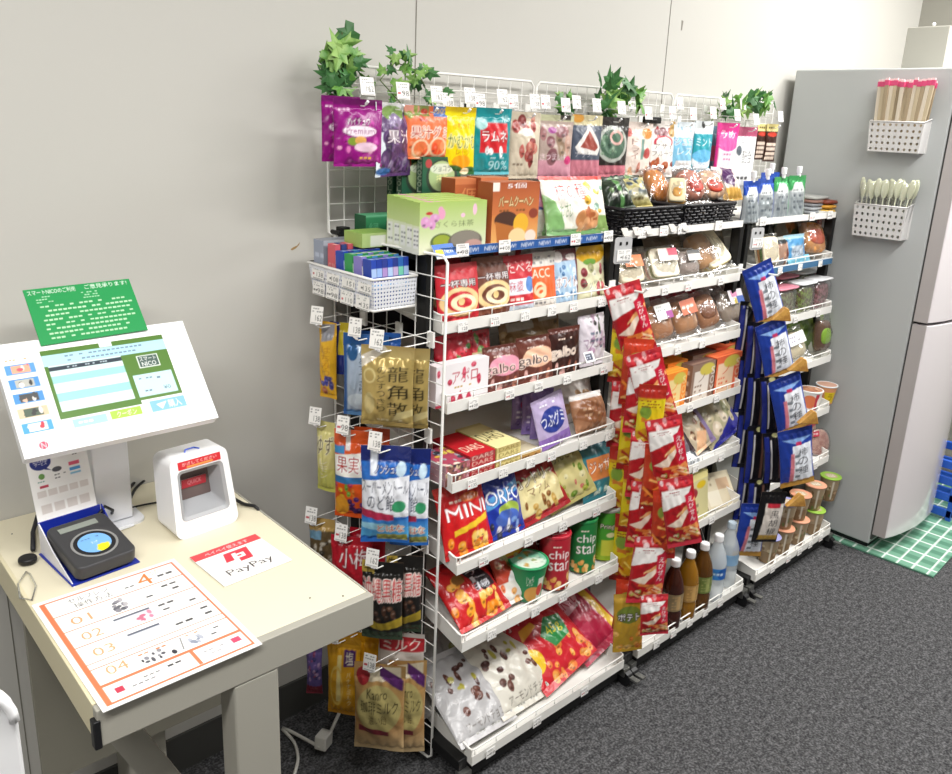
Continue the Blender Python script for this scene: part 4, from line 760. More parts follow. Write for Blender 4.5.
hole_panel(L(*bot[3]), L(*bot[2]), L(*top[2]), L(*top[3]), 14, 8, .28, 'mesh_back', bk, M_MESHW)
for i, (y, z) in enumerate([(1.368, 1.184), (1.427, 1.184), (1.487, 1.184), (1.547, 1.184), (1.375, 1.148), (1.433, 1.148), (1.49, 1.148), (1.545, 1.148)]):
    o = sheet('price_tag', card_ops(40 + i), .048, .03, den=600); o.location = (xo - .004 + (.004 if z < 1.19 else 0), y, z); o.rotation_euler = (R(-4), 0, R(-90)); tag(o, 'price card on the gum basket, %s row, %s from the front' % ('upper' if i < 4 else 'lower', ORD[i % 4]), 'price tag', 'price cards on the gum basket')
rd = random.Random(5)
gcol = [('2444a8', 'a8c0e8', '6ab0e0'), ('1f3a9a', '9ab8e8', '50a0d8'), ('2a3c90', 'b090c8', 'd8e0f0'), ('2248b0', 'b8d0f0', '8ac0e8'), ('283a8a', 'c8b0d8', 'e0e8f8'), ('2f6ab8', '78d0b0', 'e8f4f0')]
cols2 = [('2a8a48', 'e8f0e0', 'a8c850'), ('8a80c8', 'f0f0f8', 'd8d0f0'), ('2f9a50', 'd0f0d8', '60b840'), ('4a90c8', 'f0d050', 'e0e8f0')]
def gum(x, y, z, c, label, name='gum_pack', group=None, w=.0128, h=.072, d=.030, yaw=0, lean=0):
    return carton(name, [('bg', c[0]), ('r', 0, .62, 1, .8, c[1]), ('r', 0, .3, 1, .5, c[2])], w, h, d, side=[('bg', c[0]), ('t', 'GUM', .1, .4, .9, .62, c[1]), ('r', 0, .1, 1, .25, c[2])], top=[('bg', c[0]), ('r', .2, .1, .8, .5, c[1])], loc=(x, y, z), yaw=yaw, lean=lean, label=label, cat='gum', group=group, den=500)
for r_ in range(4):
    cs = [gcol, cols2, cols2, gcol][r_]
    for i in range(7):
        c = (gcol if r_ == 0 else cs)[(i + r_) % len(gcol if r_ == 0 else cs)]
        gum(.967 + i * .0138, 1.352 + r_ * .034, 1.156, c, '%s gum pack, %s from the outside in the %s row of the basket' % (['blue', 'green and lilac', 'green and lilac', 'blue'][r_], ORD[i], ['front', 'second', 'third', 'fourth'][r_]), group='gum packs in the side basket', lean=4, h=.098 + .001 * r_)
for i in range(6):
    gum(.968 + i * .0165, 1.492 + rd.uniform(-.003, .003), 1.158, [('d8606a', 'e8b0a8', '3a4a8a'), ('3a4880', 'c85a70', '90a0c8')][i % 2], 'red and navy gum stick pack, %s from the outside at the back of the basket' % ORD[i], group='red and navy gum sticks', h=.108, name='gum_pack')
carton('gum_box', [('bg', '8a8f9c'), ('r', 0, .9, 1, 1, 'a8acb8')], 0.095, .115, .04, side=[('bg', '9aa2b4'), ('l', 3, .15, .2, .85, .8, 'c0c8d8')], top='8c8f98', loc=(1.004, 1.532, 1.155), label='grey carton at the wall end of the gum basket', cat='box')

# ---------------------------------------------------------------- side grid: hanging bags
def HS(px, yt, yb, wpx, X, t, ops, label, name='candy_bag', yaw=-52, roll=0, kind='hang', m=None, hk=None, den=480, seed=None, ln=.05):
    p = on(px, yt, X=X); W = width_for(p, yaw, wpx); H = height_for(p, yaw, 0, yb - yt); rr = R(roll)
    o = bag(name, ops, W, H, t, kind, m, (p[0] - math.sin(rr) * H * math.cos(R(yaw)), p[1] - math.sin(rr) * H * math.sin(R(yaw)), p[2] - H), yaw, 0, roll, label, 'bag', None, den, seed=seed or int(px))
    if hk:
        xg = 1.066 - .087 * (p[1] - 1.447) - .004
        hook((xg, p[1], p[2] - .008), (X - .03, p[1] - .004, p[2] - .010), True, int(px), 'white wire hook holding the ' + hk, 'hooks on the side grid', cardrise=.022, csz=(.03, .04))
    return o
gold = [('bg', 'b8a060'), ('g', .85, 'c8b478', 1, 'a89058'), ('p', [(0, .72), (0, .86), (.42, 1), (.5, .94)], 'e8e0d0'), ('t', '龍角散', .0, .0, .0, .0, '000000'), ('vt', '龍角散', .52, .14, .9, .78, '2a2418'), ('vt', 'のどすっきり', .32, .2, .48, .76, '3c3424'), ('ring', .17, .64, .12, .09, .75, 'd8c88c'), ('e', .17, .3, .1, .14, 'c8b880'), ('r', 0, 0, 1, .05, '98824a'), ('l', 1, .3, .06, .9, .12, 'e0d4a8'), ('p', [(.6, .08), (1, .16), (1, .24), (.7, .2)], 'dccb90')]
HS(388, 346, 428, 54, 0.962, .035, gold, 'front gold foil throat candy bag with large black characters', m=P_FOIL, hk='front gold throat candy bag', yaw=-46, name='throat_candy_bag')
HS(407, 348, 430, 46, 1.012, .03, gold, 'second gold foil throat candy bag behind the front gold one', m=P_FOIL, yaw=-46, name='throat_candy_bag')
silver = [('bg', 'a8b8cc'), ('r', 0, .86, 1, 1, '2a62a8'), ('r', 0, 0, .1, 1, '2a5a9c'), ('r', .1, .0, 1, .08, '5a88b8'), ('e', .22, .78, .12, .1, '28588a'), ('vt', '角散', .62, .4, .95, .8, '2a3040'), ('vt', 'のどすっきり', .38, .3, .56, .82, '384050'), ('e', .4, .2, .3, .1, 'c8d4e0')]
HS(366, 334, 418, 46, 0.978, .035, silver, 'blue and silver throat candy bag left of the gold one', m=P_FOIL, hk='blue and silver throat candy bag', yaw=-46, name='throat_candy_bag')
HS(381, 332, 400, 40, 1.015, .025, [('bg', '24549c'), ('e', .5, .9, .3, .05, '14305c')], 'blue throat candy bag behind the silver one', name='throat_candy_bag', yaw=-46)
HS(328, 322, 400, 18, 0.959, .03, [('bg', 'd8a628'), ('p', [(.1, .95), (.9, .98), (.8, .78), (.2, .74)], '8a8a90'), ('vt', 'はちみつ', .25, .3, .75, .7, 'b8801c'), ('b', 6, .2, ['4a4aa0', 'b86a4a', '3a3a80'], .1, .1, .9, .3, 3)], 'yellow honey candy bag nearest the wall in the top row', hk='yellow honey candy bag', yaw=-62)
HS(340, 322, 375, 20, 0.990, .02, [('bg', '20307c'), ('r', .5, .4, 1, 1, 'c8b430')], 'navy and yellow bag behind the yellow honey one', yaw=-60)
# second row
HS(326, 421, 492, 19, 0.952, .03, [('bg', 'd8d088'), ('g', .0, 'c8c860', .35, 'd0cc70'), ('t', 'ゆず', .1, .55, .95, .8, '585040', 'f0e8c0', 1), ('vt', 'レモン', .3, .2, .7, .5, 'f0e8c8')], 'pale yellow citrus candy bag nearest the wall in the second row', hk='pale yellow citrus bag', yaw=-62)
fruit = [('bg', 'd8541c'), ('r', .3, .78, .42, 1, 'e8e4e0'), ('r', .0, .74, .28, .82, '3a88c0'), ('p', [(0, .45), (1, .5), (1, .78), (0, .72)], 'f4efe6'), ('t', '果実の', .08, .54, .95, .72, 'b02818', 'ffffff', 1), ('r', 0, .42, .8, .5, '3a78b0'), ('b', 8, .08, ['e8b828', 'c83a5a', 'e07828', '78a838'], .05, .25, .6, .42, 3), ('b', 14, .1, ['4a2070', '5a3080', '3a1858'], .4, .08, .95, .3, 4), ('e', .2, .15, .2, .12, 'e8a030')]
HS(354, 430, 520, 40, 0.950, .035, fruit, 'orange fruit throat candy bag with grapes', hk='orange fruit candy bag', yaw=-46, name='throat_candy_bag')
HS(372, 428, 500, 36, 0.995, .025, [('bg', 'c04818'), ('r', .5, .5, .8, .9, 'e0a070')], 'second orange fruit candy bag behind the grape one', yaw=-46, name='throat_candy_bag')
menth = [('bg', '2a6cc0'), ('r', 0, .84, 1, 1, '1c2a70'), ('r', .2, .72, .34, 1, 'e8eef8'), ('p', [(0, .36), (1, .3), (1, .72), (0, .66)], 'f2f4fa'), ('t', 'スーパーメントール', .02, .54, .98, .68, '26304c'), ('t', 'のど飴', .14, .38, .72, .54, '26304c'), ('p', [(0, .3), (.7, .26), (.7, .34), (0, .38)], 'b83050'), ('g', .08, '5ab0e0', .28, '3a80d0'), ('e', .35, .2, .4, .04, 'a0d8f0'), ('e', .8, .42, .14, .06, '3a9a68'), ('t', 'ノンシュガー', .3, .74, .9, .82, 'f0f4fc', '1c2a70', 1), ('t', 'とはな', .36, .14, .9, .22, 'e03848', 'f0f0e0', 1), ('r', .34, .04, .96, .11, 'a8a850'), ('e', .82, .78, .1, .07, 'd0e8f8')]
HS(386, 446, 546, 50, 0.960, .04, menth, 'front blue and white menthol throat candy bag', hk='front menthol candy bag', yaw=-44, name='throat_candy_bag')
HS(411, 448, 548, 40, 1.020, .035, menth, 'second menthol throat candy bag to the right of the front one', yaw=-44, name='throat_candy_bag')
# third row
HS(322, 519, 575, 26, 0.935, .03, [('bg', '5a4a30'), ('r', 0, .8, 1, 1, 'b89858'), ('r', 0, .66, .5, .8, '6a90a8'), ('b', 20, .1, ['a8a090', '3a3428', '887860', 'c8c0b0'], .0, .1, 1, .65, 3)], 'brown and black candy bag nearest the desk in the third row', hk='brown and black candy bag', yaw=-50)
ume = [('bg', 'b81c2c'), ('t', '小梅', .22, .48, .92, .8, 'f4e8e8', '8a1020', 1), ('r', 0, .0, 1, .16, 'b090b8'), ('l', 1, .1, .86, .5, .92, 'e8a0a8'), ('e', .3, .28, .2, .1, '8a2a30')]
HS(352, 536, 592, 42, 0.942, .03, ume, 'red plum candy bag with two large white characters', hk='red plum candy bag', yaw=-48)
HS(368, 528, 582, 36, 0.985, .025, [('bg', 'a81828'), ('l', 1, .2, .8, .7, .9, 'e0a0a8')], 'second red plum candy bag behind the first', yaw=-48)
black = [('bg', '1c1a18'), ('r', 0, .84, .3, 1, 'b8a048'), ('t', '生', .04, .84, .26, .98, '1c1a18'), ('t', '沖縄黒糖', .03, .52, .97, .8, 'c02830', 'e8d8d0', 1, -.0), ('b', 8, .09, ['4a3024', '382418', '5a3c2c'], .2, .28, .9, .46, 3), ('p', [(0, .2), (.5, .14), (1, .2), (1, .32), (.5, .24), (0, .3)], 'a8902c'), ('r', .0, 0, 1, .12, '3a4a38')]
HS(383, 561, 640, 42, 0.956, .035, black, 'front black brown-sugar candy bag with red characters', hk='front black sugar candy bag', yaw=-46)
HS(405, 556, 634, 36, 1.010, .03, black, 'second black brown-sugar candy bag behind the front one', yaw=-46)
HS(402, 632, 690, 46, 1.015, .025, [('bg', 'c8c0b8'), ('r', 0, .7, 1, .92, 'b02830'), ('t', 'ミルク', .1, .72, .9, .9, 'f0e0d8'), ('r', 0, 0, 1, .3, '6a5040')], 'white and red candy bag under the black sugar bags', yaw=-46)
# bottom row
HS(314, 645, 694, 16, 0.912, .025, [('bg', '6a5a9a'), ('b', 26, .12, ['8a6ab0', '3a3a78', 'c0a0c8', 'a04a70'], 0, .3, 1, 1, 3), ('r', 0, 0, 1, .2, '8a3040')], 'purple flowered candy bag lowest and nearest the wall', yaw=-50)
yel = [('bg', 'dda21c'), ('g', 0, 'c88a14', .4, 'e0a820'), ('r', 0, .9, 1, 1, 'c89018'), ('r', .52, .66, .86, .84, '4a2468'), ('t', '塩', .58, .68, .8, .82, 'f0e8d0'), ('p', [(.28, .2), (.34, .78), (.46, .78), (.42, .2)], 'f0dc90'), ('vt', 'バナナミルク', .62, .16, .74, .6, 'f4e8b0'), ('ring', .3, .4, .2, .26, .85, 'ecc860')]
HS(344, 636, 716, 34, 0.920, .035, yel, 'yellow milk candy bag in the bottom row', hk='yellow milk candy bag', yaw=-46)
HS(362, 632, 700, 34, 0.965, .03, [('bg', 'd49a18'), ('r', .6, .4, 1, .9, 'c08810')], 'second yellow milk candy bag behind the first', yaw=-46)
milk = [('bg', 'b89058'), ('g', 0, 'cab084', .4, 'b0804a'), ('p', [(.1, .94), (.9, .98), (.9, .84), (.2, .8)], 'e0d4b8'), ('p', [(.5, .98), (.96, .84), (.96, .72), (.5, .86)], '5a2a68'), ('e', .5, .52, .44, .26, 'bcae70'), ('t', 'Kanro', .26, .64, .66, .74, '403820'), ('t', '珈琲ミルク', .14, .48, .88, .62, '383018'), ('t', '濃い飴', .3, .36, .66, .46, '584828'), ('p', [(.1, .26), (.7, .22), (.7, .28), (.1, .33)], '7a2430'), ('e', .18, .86, .13, .09, 'a82830')]
HS(380, 664, 752, 52, 0.951, .04, milk, 'front beige milk candy bag in the bottom row', hk='front beige milk candy bag', yaw=-44)
HS(408, 660, 754, 38, 1.015, .035, milk, 'second beige milk candy bag behind the front one', yaw=-44)
# ---------------------------------------------------------------- middle and right rack goods
def superblock(W, D, H, e=.5, n=14, m=8, squash=1):
    mb = MB(); sg = lambda v, p: math.copysign(abs(v) ** p, v)
    for j in range(m + 1):
        a = -math.pi / 2 + math.pi * j / m
        for i in range(n):
            b = 2 * math.pi * i / n
            mb.v.append((W / 2 * sg(math.cos(a), e) * sg(math.cos(b), e), D / 2 * sg(math.cos(a), e) * sg(math.sin(b), e), H / 2 + H / 2 * sg(math.sin(a), e)))
    for j in range(m):
        for i in range(n): p, q = j * n + i, j * n + (i + 1) % n; mb.f.append((p, q, q + n, p + n))
    return mb
def bread(k, lv, px, dy, wpx, hpx, t, col, label, sticker=None, lean=30, yaw=-8, roll=0, top=None, name='bread_pack', z=0, e=.55, cat='bread', layers=None, group=None):
    p = spot(k, lv, px, dy); p[2] += z + t * .5 * math.sin(R(lean)) + .002
    W = width_for(p, yaw, wpx); H = height_for(p, yaw, lean, hpx); W, H = min(W, .2), min(H, .2)
    root = bag(name, [('bg', 'e8e8e8')], W, H, t * 1.25, 'pillow', M_FILM, tuple(p), yaw, lean, -roll, label, cat, group, 120, seed=int(px), sealpart=False)
    fcol = mat('food_' + col, col, .6, noise=None, bump=.3, bscale=40)
    if layers:
        w2, h2 = W * .78, H * .8; n = len(layers)
        for i, c in enumerate(layers):
            mb = superblock(w2, t * .85 / n, h2, .35); mb.build('slice' if i % 2 == 0 else 'filling', mat('food_' + c, c, .6, bump=.2, bscale=60), root, smooth=True, loc=(0, -t * .42 + t * .85 / n * (i + .5), H * .1))
    else:
        superblock(W * .8, t * .8, H * .76, e).build('bread', fcol, root, smooth=True, loc=(0, 0, H * .12))
    if top: superblock(W * .6, t * .25, H * .4, .8).build('topping', mat('food_' + top, top, .5, bump=.4, bscale=60), root, smooth=True, loc=(0, -t * .36, H * .3))
    if sticker:
        a = sheet('label_sticker', sticker, W * .55, H * .34, P_CARD, 300, root); a.location = (W * .06, -t * .64, H * .5)
    return root
stk = lambda c, tx='40': [('bg', 'f0ece4'), ('r', 0, .6, 1, 1, c), ('l', 2, .1, .1, .9, .5, '605850')]
# woven baskets on the middle rack
def woven(cx, Y0, Y1, W, h, label, px):
    z0 = LV[0][1] + .006; e = empty('woven_basket', (cx, (Y0 + Y1) / 2, z0), (0, 0, 0), label, 'basket', 'black woven baskets on the middle rack'); D = Y1 - Y0; mb = MB(); fl = .010
    def pt(u, z):    # u around the perimeter 0..4
        w, d = W / 2 - fl + fl * z / h, D / 2 - fl + fl * z / h; s = int(u) % 4; f = u - int(u)
        c = [(-w, -d), (w, -d), (w, d), (-w, d)]; a, b = c[s], c[(s + 1) % 4]; return a[0] + (b[0] - a[0]) * f, a[1] + (b[1] - a[1]) * f
    per = 4; N = 64
    for r_ in range(7):
        z = h * (r_ + .5) / 7.6; v = []; 
        for i in range(N + 1):
            x, y = pt(per * (i % N) / N, z); k2 = 1 + .05 * (1 if (i + r_) % 2 else -1); v.append((x * k2, y * k2, z))
        mb.tube(v, .0034, 5, False)
    mb.build('woven_wall', mat('woven_black', '17151a', .4), e, smooth=True)
    st = MB()
    for i in range(N): x, y = pt(per * i / N, 0); x2, y2 = pt(per * i / N, h); st.tube([(x, y, 0), (x2, y2, h)], .0026, 4)
    st.build('stakes', mat('woven_black', '17151a', .4), e)
    MB().tube([(*pt(per * i / 32, h), h) for i in range(33)], .0055, 6).build('rim', mat('woven_black', '17151a', .4), e, smooth=True)
    MB().box(-W / 2 + fl, W / 2 - fl, -D / 2 + fl, D / 2 - fl, 0.0, .004).build('basket_bottom', M_BLACK, e)
woven(1.865, 1.325, 1.565, .255, .068, 'black woven basket of rice balls, left of the two', 0)
woven(2.145, 1.325, 1.565, .265, .068, 'black woven basket of filled buns, right of the two', 0)
ZB = LV[0][1] + .014
def inb(px, py, w, h, t, ops, label, lean=35, yaw=-10, roll=0, Y=1.40, name='rice_ball_pack', cat='rice ball', col=None, layers=None, film=True, top=None):
    p = on(px, py, Y=Y)
    W = width_for(p, yaw, w); H = height_for(p, yaw, lean, h); p = p - np.array([0, 0, 0])
    root = bag(name, ops, W, H, t, 'pillow', P_FILM if not film else M_FILM, (p[0], Y, max(p[2], ZB + t * .5 * math.sin(R(lean)))), yaw, lean, roll, label, cat, None, 330, seed=int(px), sealpart=not film)
    if film:
        if layers:
            n = len(layers)
            for i, c in enumerate(layers): superblock(W * .8, t * .8 / n, H * .78, .35).build('slice' if i % 2 == 0 else 'filling', mat('food_' + c, c, .6, bump=.2, bscale=60), root, smooth=True, loc=(0, -t * .4 + t * .8 / n * (i + .5), H * .1))
        else: superblock(W * .8, t * .75, H * .76, .7).build('bun', mat('food_' + (col or 'c09060'), col or 'c09060', .6, bump=.3, bscale=40), root, smooth=True, loc=(0, 0, H * .12))
        if top: superblock(W * .5, t * .3, H * .35, .8).build('topping', mat('food_' + top, top, .5, bump=.4, bscale=60), root, smooth=True, loc=(0, -t * .32, H * .22))
    return root
nori = [('bg', '2c3a2c'), ('p', [(.1, .1), (.5, .95), (.9, .1)], '1e261e'), ('b', 6, .1, ['6a8a58', '3a5a3a', 'a8b8a0'], 0, 0, 1, 1, 3), ('r', .42, 0, .56, 1, '5a8a50'), ('l', 1, .2, .3, .8, .5, 'e0e0d8')]
inb(622, 210, 26, 32, .05, nori, 'dark green wrapped rice ball at the left edge of the left woven basket', film=False, roll=-6, Y=1.37)
inb(640, 208, 24, 30, .05, [('bg', 'b8b078'), ('g', 0, 'c8b860', .5, '687888'), ('b', 8, .12, ['3a4a58', 'd8d0b0', '506878'], 0, .4, 1, 1, 3), ('l', 1, .2, .15, .8, .3, '605030')], 'yellow and grey-blue rice ball pack in the left woven basket', film=False, Y=1.38)
inb(632, 200, 34, 26, .045, nori, 'dark rice ball behind in the left woven basket', film=False, Y=1.46)
inb(648, 197, 30, 24, .045, [('bg', 'c8a070'), ('b', 8, .14, ['e0c090', 'a87848', '705838'], 0, 0, 1, 1, 5)], 'tan pack at the back of the left woven basket', film=False, Y=1.49)
inb(664, 205, 24, 40, .045, [], 'orange bun in clear film in the left woven basket', col='d98a3c', Y=1.42, cat='bun', name='bun_pack')
inb(676, 207, 22, 30, .05, [], 'egg sandwich in clear film at the right end of the left woven basket', layers=['e8d8b0', 'e8a830', 'e8d8b0'], Y=1.37, yaw=-50, cat='sandwich', name='sandwich_pack', top='d8a050')
inb(698, 204, 26, 38, .06, [], 'round filled bun in clear film, leftmost in the right woven basket', col='c8806a', top='b83c2c', Y=1.38, cat='bun', name='bun_pack', roll=-5)
inb(716, 203, 30, 36, .06, [], 'red-filled bun in clear film in the right woven basket', col='d8b090', top='c0402c', Y=1.38, cat='bun', name='bun_pack')
inb(734, 200, 20, 34, .045, [('bg', 'e0d0c0'), ('p', [(0, .5), (.5, 1), (.9, .9), (.5, .3)], '50305a'), ('r', 0, 0, 1, .3, 'd8a850')], 'purple and yellow sandwich pack in the right woven basket', film=False, Y=1.40, cat='sandwich', name='sandwich_pack')
inb(691, 196, 24, 26, .05, [], 'pale bun at the back of the right woven basket', col='e0c8a8', Y=1.48, cat='bun', name='bun_pack')
inb(722, 192, 24, 26, .05, [], 'brown bun at the back of the right woven basket', col='a8704a', Y=1.48, cat='bun', name='bun_pack')
for i, px in enumerate((625, 636, 648, 672, 684)):
    p = spot(1, 0, px, -.004); o = MB().prism(rrect(-.013, .013, -.012, .012, .003, 3), -.0015, 0).build('tag_holder', mat('tag_holder', 'b8b4ae', .5), loc=(p[0], LV[0][0] - .004, LV[0][1] + .017)); o.rotation_euler = (R(-32), 0, 0)
    tag(o, 'grey tag holder under the woven baskets, %s from the left' % ORD[i], 'tag holder', 'grey tag holders on the middle rack')
# second tray
bread(1, 1, 630, .03, 32, 34, .05, 'd8b080', 'sandwich with orange label in clear film at the left of the second tray', [('bg', 'd87838'), ('l', 2, .1, .2, .9, .8, 'f8e8d8')], lean=30, layers=['e8dcc0', 'd87838', 'e8dcc0'], cat='sandwich', name='sandwich_pack')
bread(1, 1, 664, .03, 34, 36, .05, 'd8c090', 'sandwich with pink corner label beside the orange label one', [('bg', 'e8e0d8'), ('r', .5, .4, 1, 1, 'c03050')], lean=28, layers=['efe6d0', 'a8a878', 'efe6d0', 'd8b0a0', 'efe6d0'], cat='sandwich', name='sandwich_pack')
bread(1, 1, 690, .035, 22, 30, .045, 'b8a8a0', 'grey-brown roll in clear film in the middle of the second tray', stk('505050'), lean=26)
bread(1, 1, 712, .04, 26, 42, .05, 'c89868', 'brown bread in clear film behind the egg sandwich', lean=40, roll=12)
bread(1, 1, 722, .03, 28, 44, .05, 'e8d078', 'yellow egg sandwich in shiny film at the right of the second tray', lean=42, roll=16, layers=['f0e6c8', 'e8cc58', 'f0e6c8', 'e8cc58', 'f0e6c8'], cat='sandwich', name='sandwich_pack')
TB(1, 1, 690, .12, 80, 34, .05, [('bg', '5a4a38'), ('b', 12, .1, ['6a5a40', '8a7040', '4a3a2c'], 0, 0, 1, 1, 2)], 'dim brown pack at the back of the second tray of the middle rack', lean=20)
# third tray
bread(1, 2, 664, .028, 28, 44, .05, 'b88058', 'brown roll in film with a purple edge at the left of the third tray', [('bg', 'e8e8e4'), ('r', .6, 0, 1, .5, '9a3a8a'), ('l', 2, .1, .5, .9, .9, '708080')], lean=28, roll=6)
bread(1, 2, 689, .03, 26, 42, .05, 'bf8a60', 'tan roll in film with crossing highlights on the third tray', [('bg', 'c86a48'), ('l', 1, .1, .3, .9, .7, 'f0e0d0')], lean=28, roll=8)
bread(1, 2, 712, .03, 24, 42, .05, 'b07a54', 'long brown roll in shiny film on the third tray', lean=28, roll=12, top='8a5638')
bread(1, 2, 735, .03, 24, 40, .05, 'b8a898', 'grey film bread pack with a blue and yellow corner on the third tray', [('bg', 'e8e0e4'), ('r', .5, 0, 1, .5, '2a5ab0'), ('r', .3, 0, .5, .4, 'd8c030'), ('r', .2, .5, .6, .9, 'd888b0')], lean=28, roll=4)
for i, (px, c) in enumerate(((668, '8a2430'), (690, 'a02838'), (712, '7a5850'))):
    TB(1, 2, px, .12, 30, 34, .04, [('bg', c), ('r', 0, .5, 1, .6, 'c8b8b0')], ['dark red pack behind the left roll', 'red pack behind the tan roll', 'brown pack behind the long roll'][i] + ' on the third tray', lean=14)
# fourth tray: bar boxes
def soy(c, l): return [('bg', c), ('r', .12, .0, .72, .8, l), ('e', .62, .8, .3, .16, 'c8b850'), ('vt', 'SOY', .78, .1, .96, .85, l), ('t', 'ノ', .3, .5, .55, .7, c), ('l', 3, .16, .08, .66, .46, c)]
for i, (px, w, c, l, tp, nm) in enumerate(((674, 20, 'e8862a', 'e6cf90', 'f09a3a', 'orange'), (701, 24, '8a7060', 'dcd2c8', '6a5048', 'white and brown'), (725, 26, 'd8623c', 'e8c8a8', 'f07848', 'coral'))):
    for j in range(3):
        TC(1, 3, px, .02 + j * .042, w, 36, .04, soy(c, l), '%s bar carton, %s from the front on the middle fourth tray' % (nm, ORD[j]), side=[('bg', c), ('l', 3, .2, .1, .8, .9, l)], top=[('bg', tp), ('r', .1, .2, .9, .4, c)], group=nm + ' bar cartons', name='bar_carton')
TC(1, 3, 662, .045, 12, 34, .04, [('bg', '3a2c30'), ('r', .2, .2, .8, .5, '586078')], 'dark narrow carton at the left end of the fourth tray', side='3a2c30', name='bar_carton')
TC(1, 3, 690, .15, 40, 44, .03, [('bg', 'c8c4c0'), ('r', 0, 0, .4, 1, '4a2c34')], 'tall pale carton at the back of the fourth tray of the middle rack', side='a8a4a0', name='bar_carton')
# fifth tray
TB(1, 4, 684, .03, 22, 42, .03, [('bg', '3a2a2e'), ('r', .3, .1, .8, .5, '686068')], 'dark brown snack pack at the left of the fifth tray', lean=36, roll=14)
TB(1, 4, 703, .03, 26, 46, .035, [('bg', 'b4a68e'), ('b', 10, .1, ['6a3c28', '8a5a3c', 'd0b898'], .2, .3, .9, .95, 4), ('p', [(.2, 0), (.5, .4), (.8, .3), (.6, 0)], 'e0b088'), ('r', .8, 0, 1, 1, '8a78a0')], 'beige pack with chocolate pictures on the fifth tray', lean=38, roll=16)
TB(1, 4, 727, .032, 30, 46, .035, [('bg', 'b0a888'), ('p', [(0, 0), (1, .5), (1, 0)], '2a2a8c'), ('r', 0, .86, 1, 1, '3a3468'), ('b', 8, .12, ['c8bc98', 'd8c8b0', '8a8a60'], .1, .3, .9, .8, 3)], 'beige and navy pack at the right of the fifth tray', lean=36, roll=16)
TB(1, 4, 690, .008, 26, 18, .02, [('bg', 'c8ccd0'), ('b', 12, .14, ['9aa0a8', 'f0f4f8', '404850'], 0, 0, 1, 1, 3)], 'small silver foil pack lying at the front of the fifth tray', lean=50, m=P_FOIL)
# sixth tray
TC(1, 5, 697, .02, 22, 46, .045, [('bg', 'd0c894'), ('r', 0, .85, 1, 1, 'ece098'), ('e', .3, .6, .24, .12, '9a3038'), ('e', .7, .74, .2, .08, 'd8b820'), ('l', 2, .1, .1, .9, .4, '8a8060')], 'cream box with a dark red spot standing on the sixth tray', side='c0b888', top='f0e8a0', name='biscuit_box', lean=8)
TC(1, 5, 724, .02, 30, 34, .05, [('bg', 'd8ccb0'), ('r', .1, .1, .5, .5, 'e8e0cc'), ('r', .5, .5, .9, .8, 'c8a888'), ('l', 2, .1, .6, .5, .9, 'a89878')], 'beige dessert box in the middle of the sixth tray', side='c0b498', top='c8bca0', name='biscuit_box', lean=34, roll=8)
TC(1, 5, 736, .09, 30, 44, .04, [('bg', '9a9c98')], 'grey box at the right end of the sixth tray', side='8a8c88', top='a8aaa6', name='biscuit_box', lean=20)
TC(1, 5, 716, .12, 30, 46, .04, [('bg', '8a8468')], 'olive box behind the beige dessert box', side='787258', top='989278', name='biscuit_box', lean=20)
# drinks
def bottle(px, dy, liquid, label, capc='f0f0ee', lab=None, clear=False, r=.034, h=.226, dz=0):
    p = spot(1, 6, px, dy); e = empty('drink_bottle', tuple(p), (0, 0, 0), label, 'bottle', 'drink bottles on the bottom tray')
    prof = [(.0, .0), (r * .85, .0), (r, .008), (r, .05), (r * .96, .055), (r, .06), (r, .115), (r * .98, .125), (r * .8, .15), (r * .5, .172), (.0125, .184), (.0125, .192)]
    h_ = 0; lm = mat('bottle_plastic_' + liquid, 'e4ecf0', .12, alpha=.5) if clear else mat('bottle_tinted_' + liquid, liquid, .08, trans=.35, ior=1.33, coat=.6)
    MB().lathe([(max(a, .0005), b) for a, b in prof], 24).build('bottle_body', lm, e, smooth=True)
    MB().lathe([(.0145, .187), (.0148, .190), (.0148, .203), (.0135, .206)], 18).build('cap', M_PLASTIC_W if capc == 'f0f0ee' else mat('cap_' + capc, capc, .3), e, smooth=False)
    if lab: wrapped('bottle_label', lab, [(r + .0006, .062), (r + .0006, .113)] if not clear else [(r + .0006, .075), (r + .0006, .11)], 360, P_FILM, e)
    e.scale = (1, 1, h / .206); return e
def tea_l(c1, c2): return [('bg', c1), ('l', 5, .35, .1, .65, .9, c2), ('r', .42, .1, .48, .9, c2)]
bottle(668, .03, '4a2014', 'dark brown tea bottle with a white cap, leftmost of the drinks', lab=tea_l('8a7858', 'b89868'))
bottle(683, .03, 'a8741c', 'amber tea bottle with a white cap, second of the drinks', lab=tea_l('a8824a', 'c8a060'))
bottle(697, .03, '6a4418', 'brown tea bottle with a green label, third of the drinks', lab=tea_l('6a7a3c', '9aa060'))
bottle(711, .032, 'water', 'clear water bottle with a blue label, fourth of the drinks', lab=[('bg', '3a80c8'), ('e', .5, .5, .12, .5, '1f5aa8'), ('l', 1, .3, .3, .7, .7, 'd0e4f4')], clear=True)
bottle(724, .05, 'water', 'clear water bottle at the right end of the drinks', lab=[('bg', '8ab0d0')], clear=True, capc='c8d8e4')
bottle(690, .12, '241412', 'dark bottle behind the dark brown tea on the bottom tray', lab=tea_l('4a3c2c', '6a5a40'))

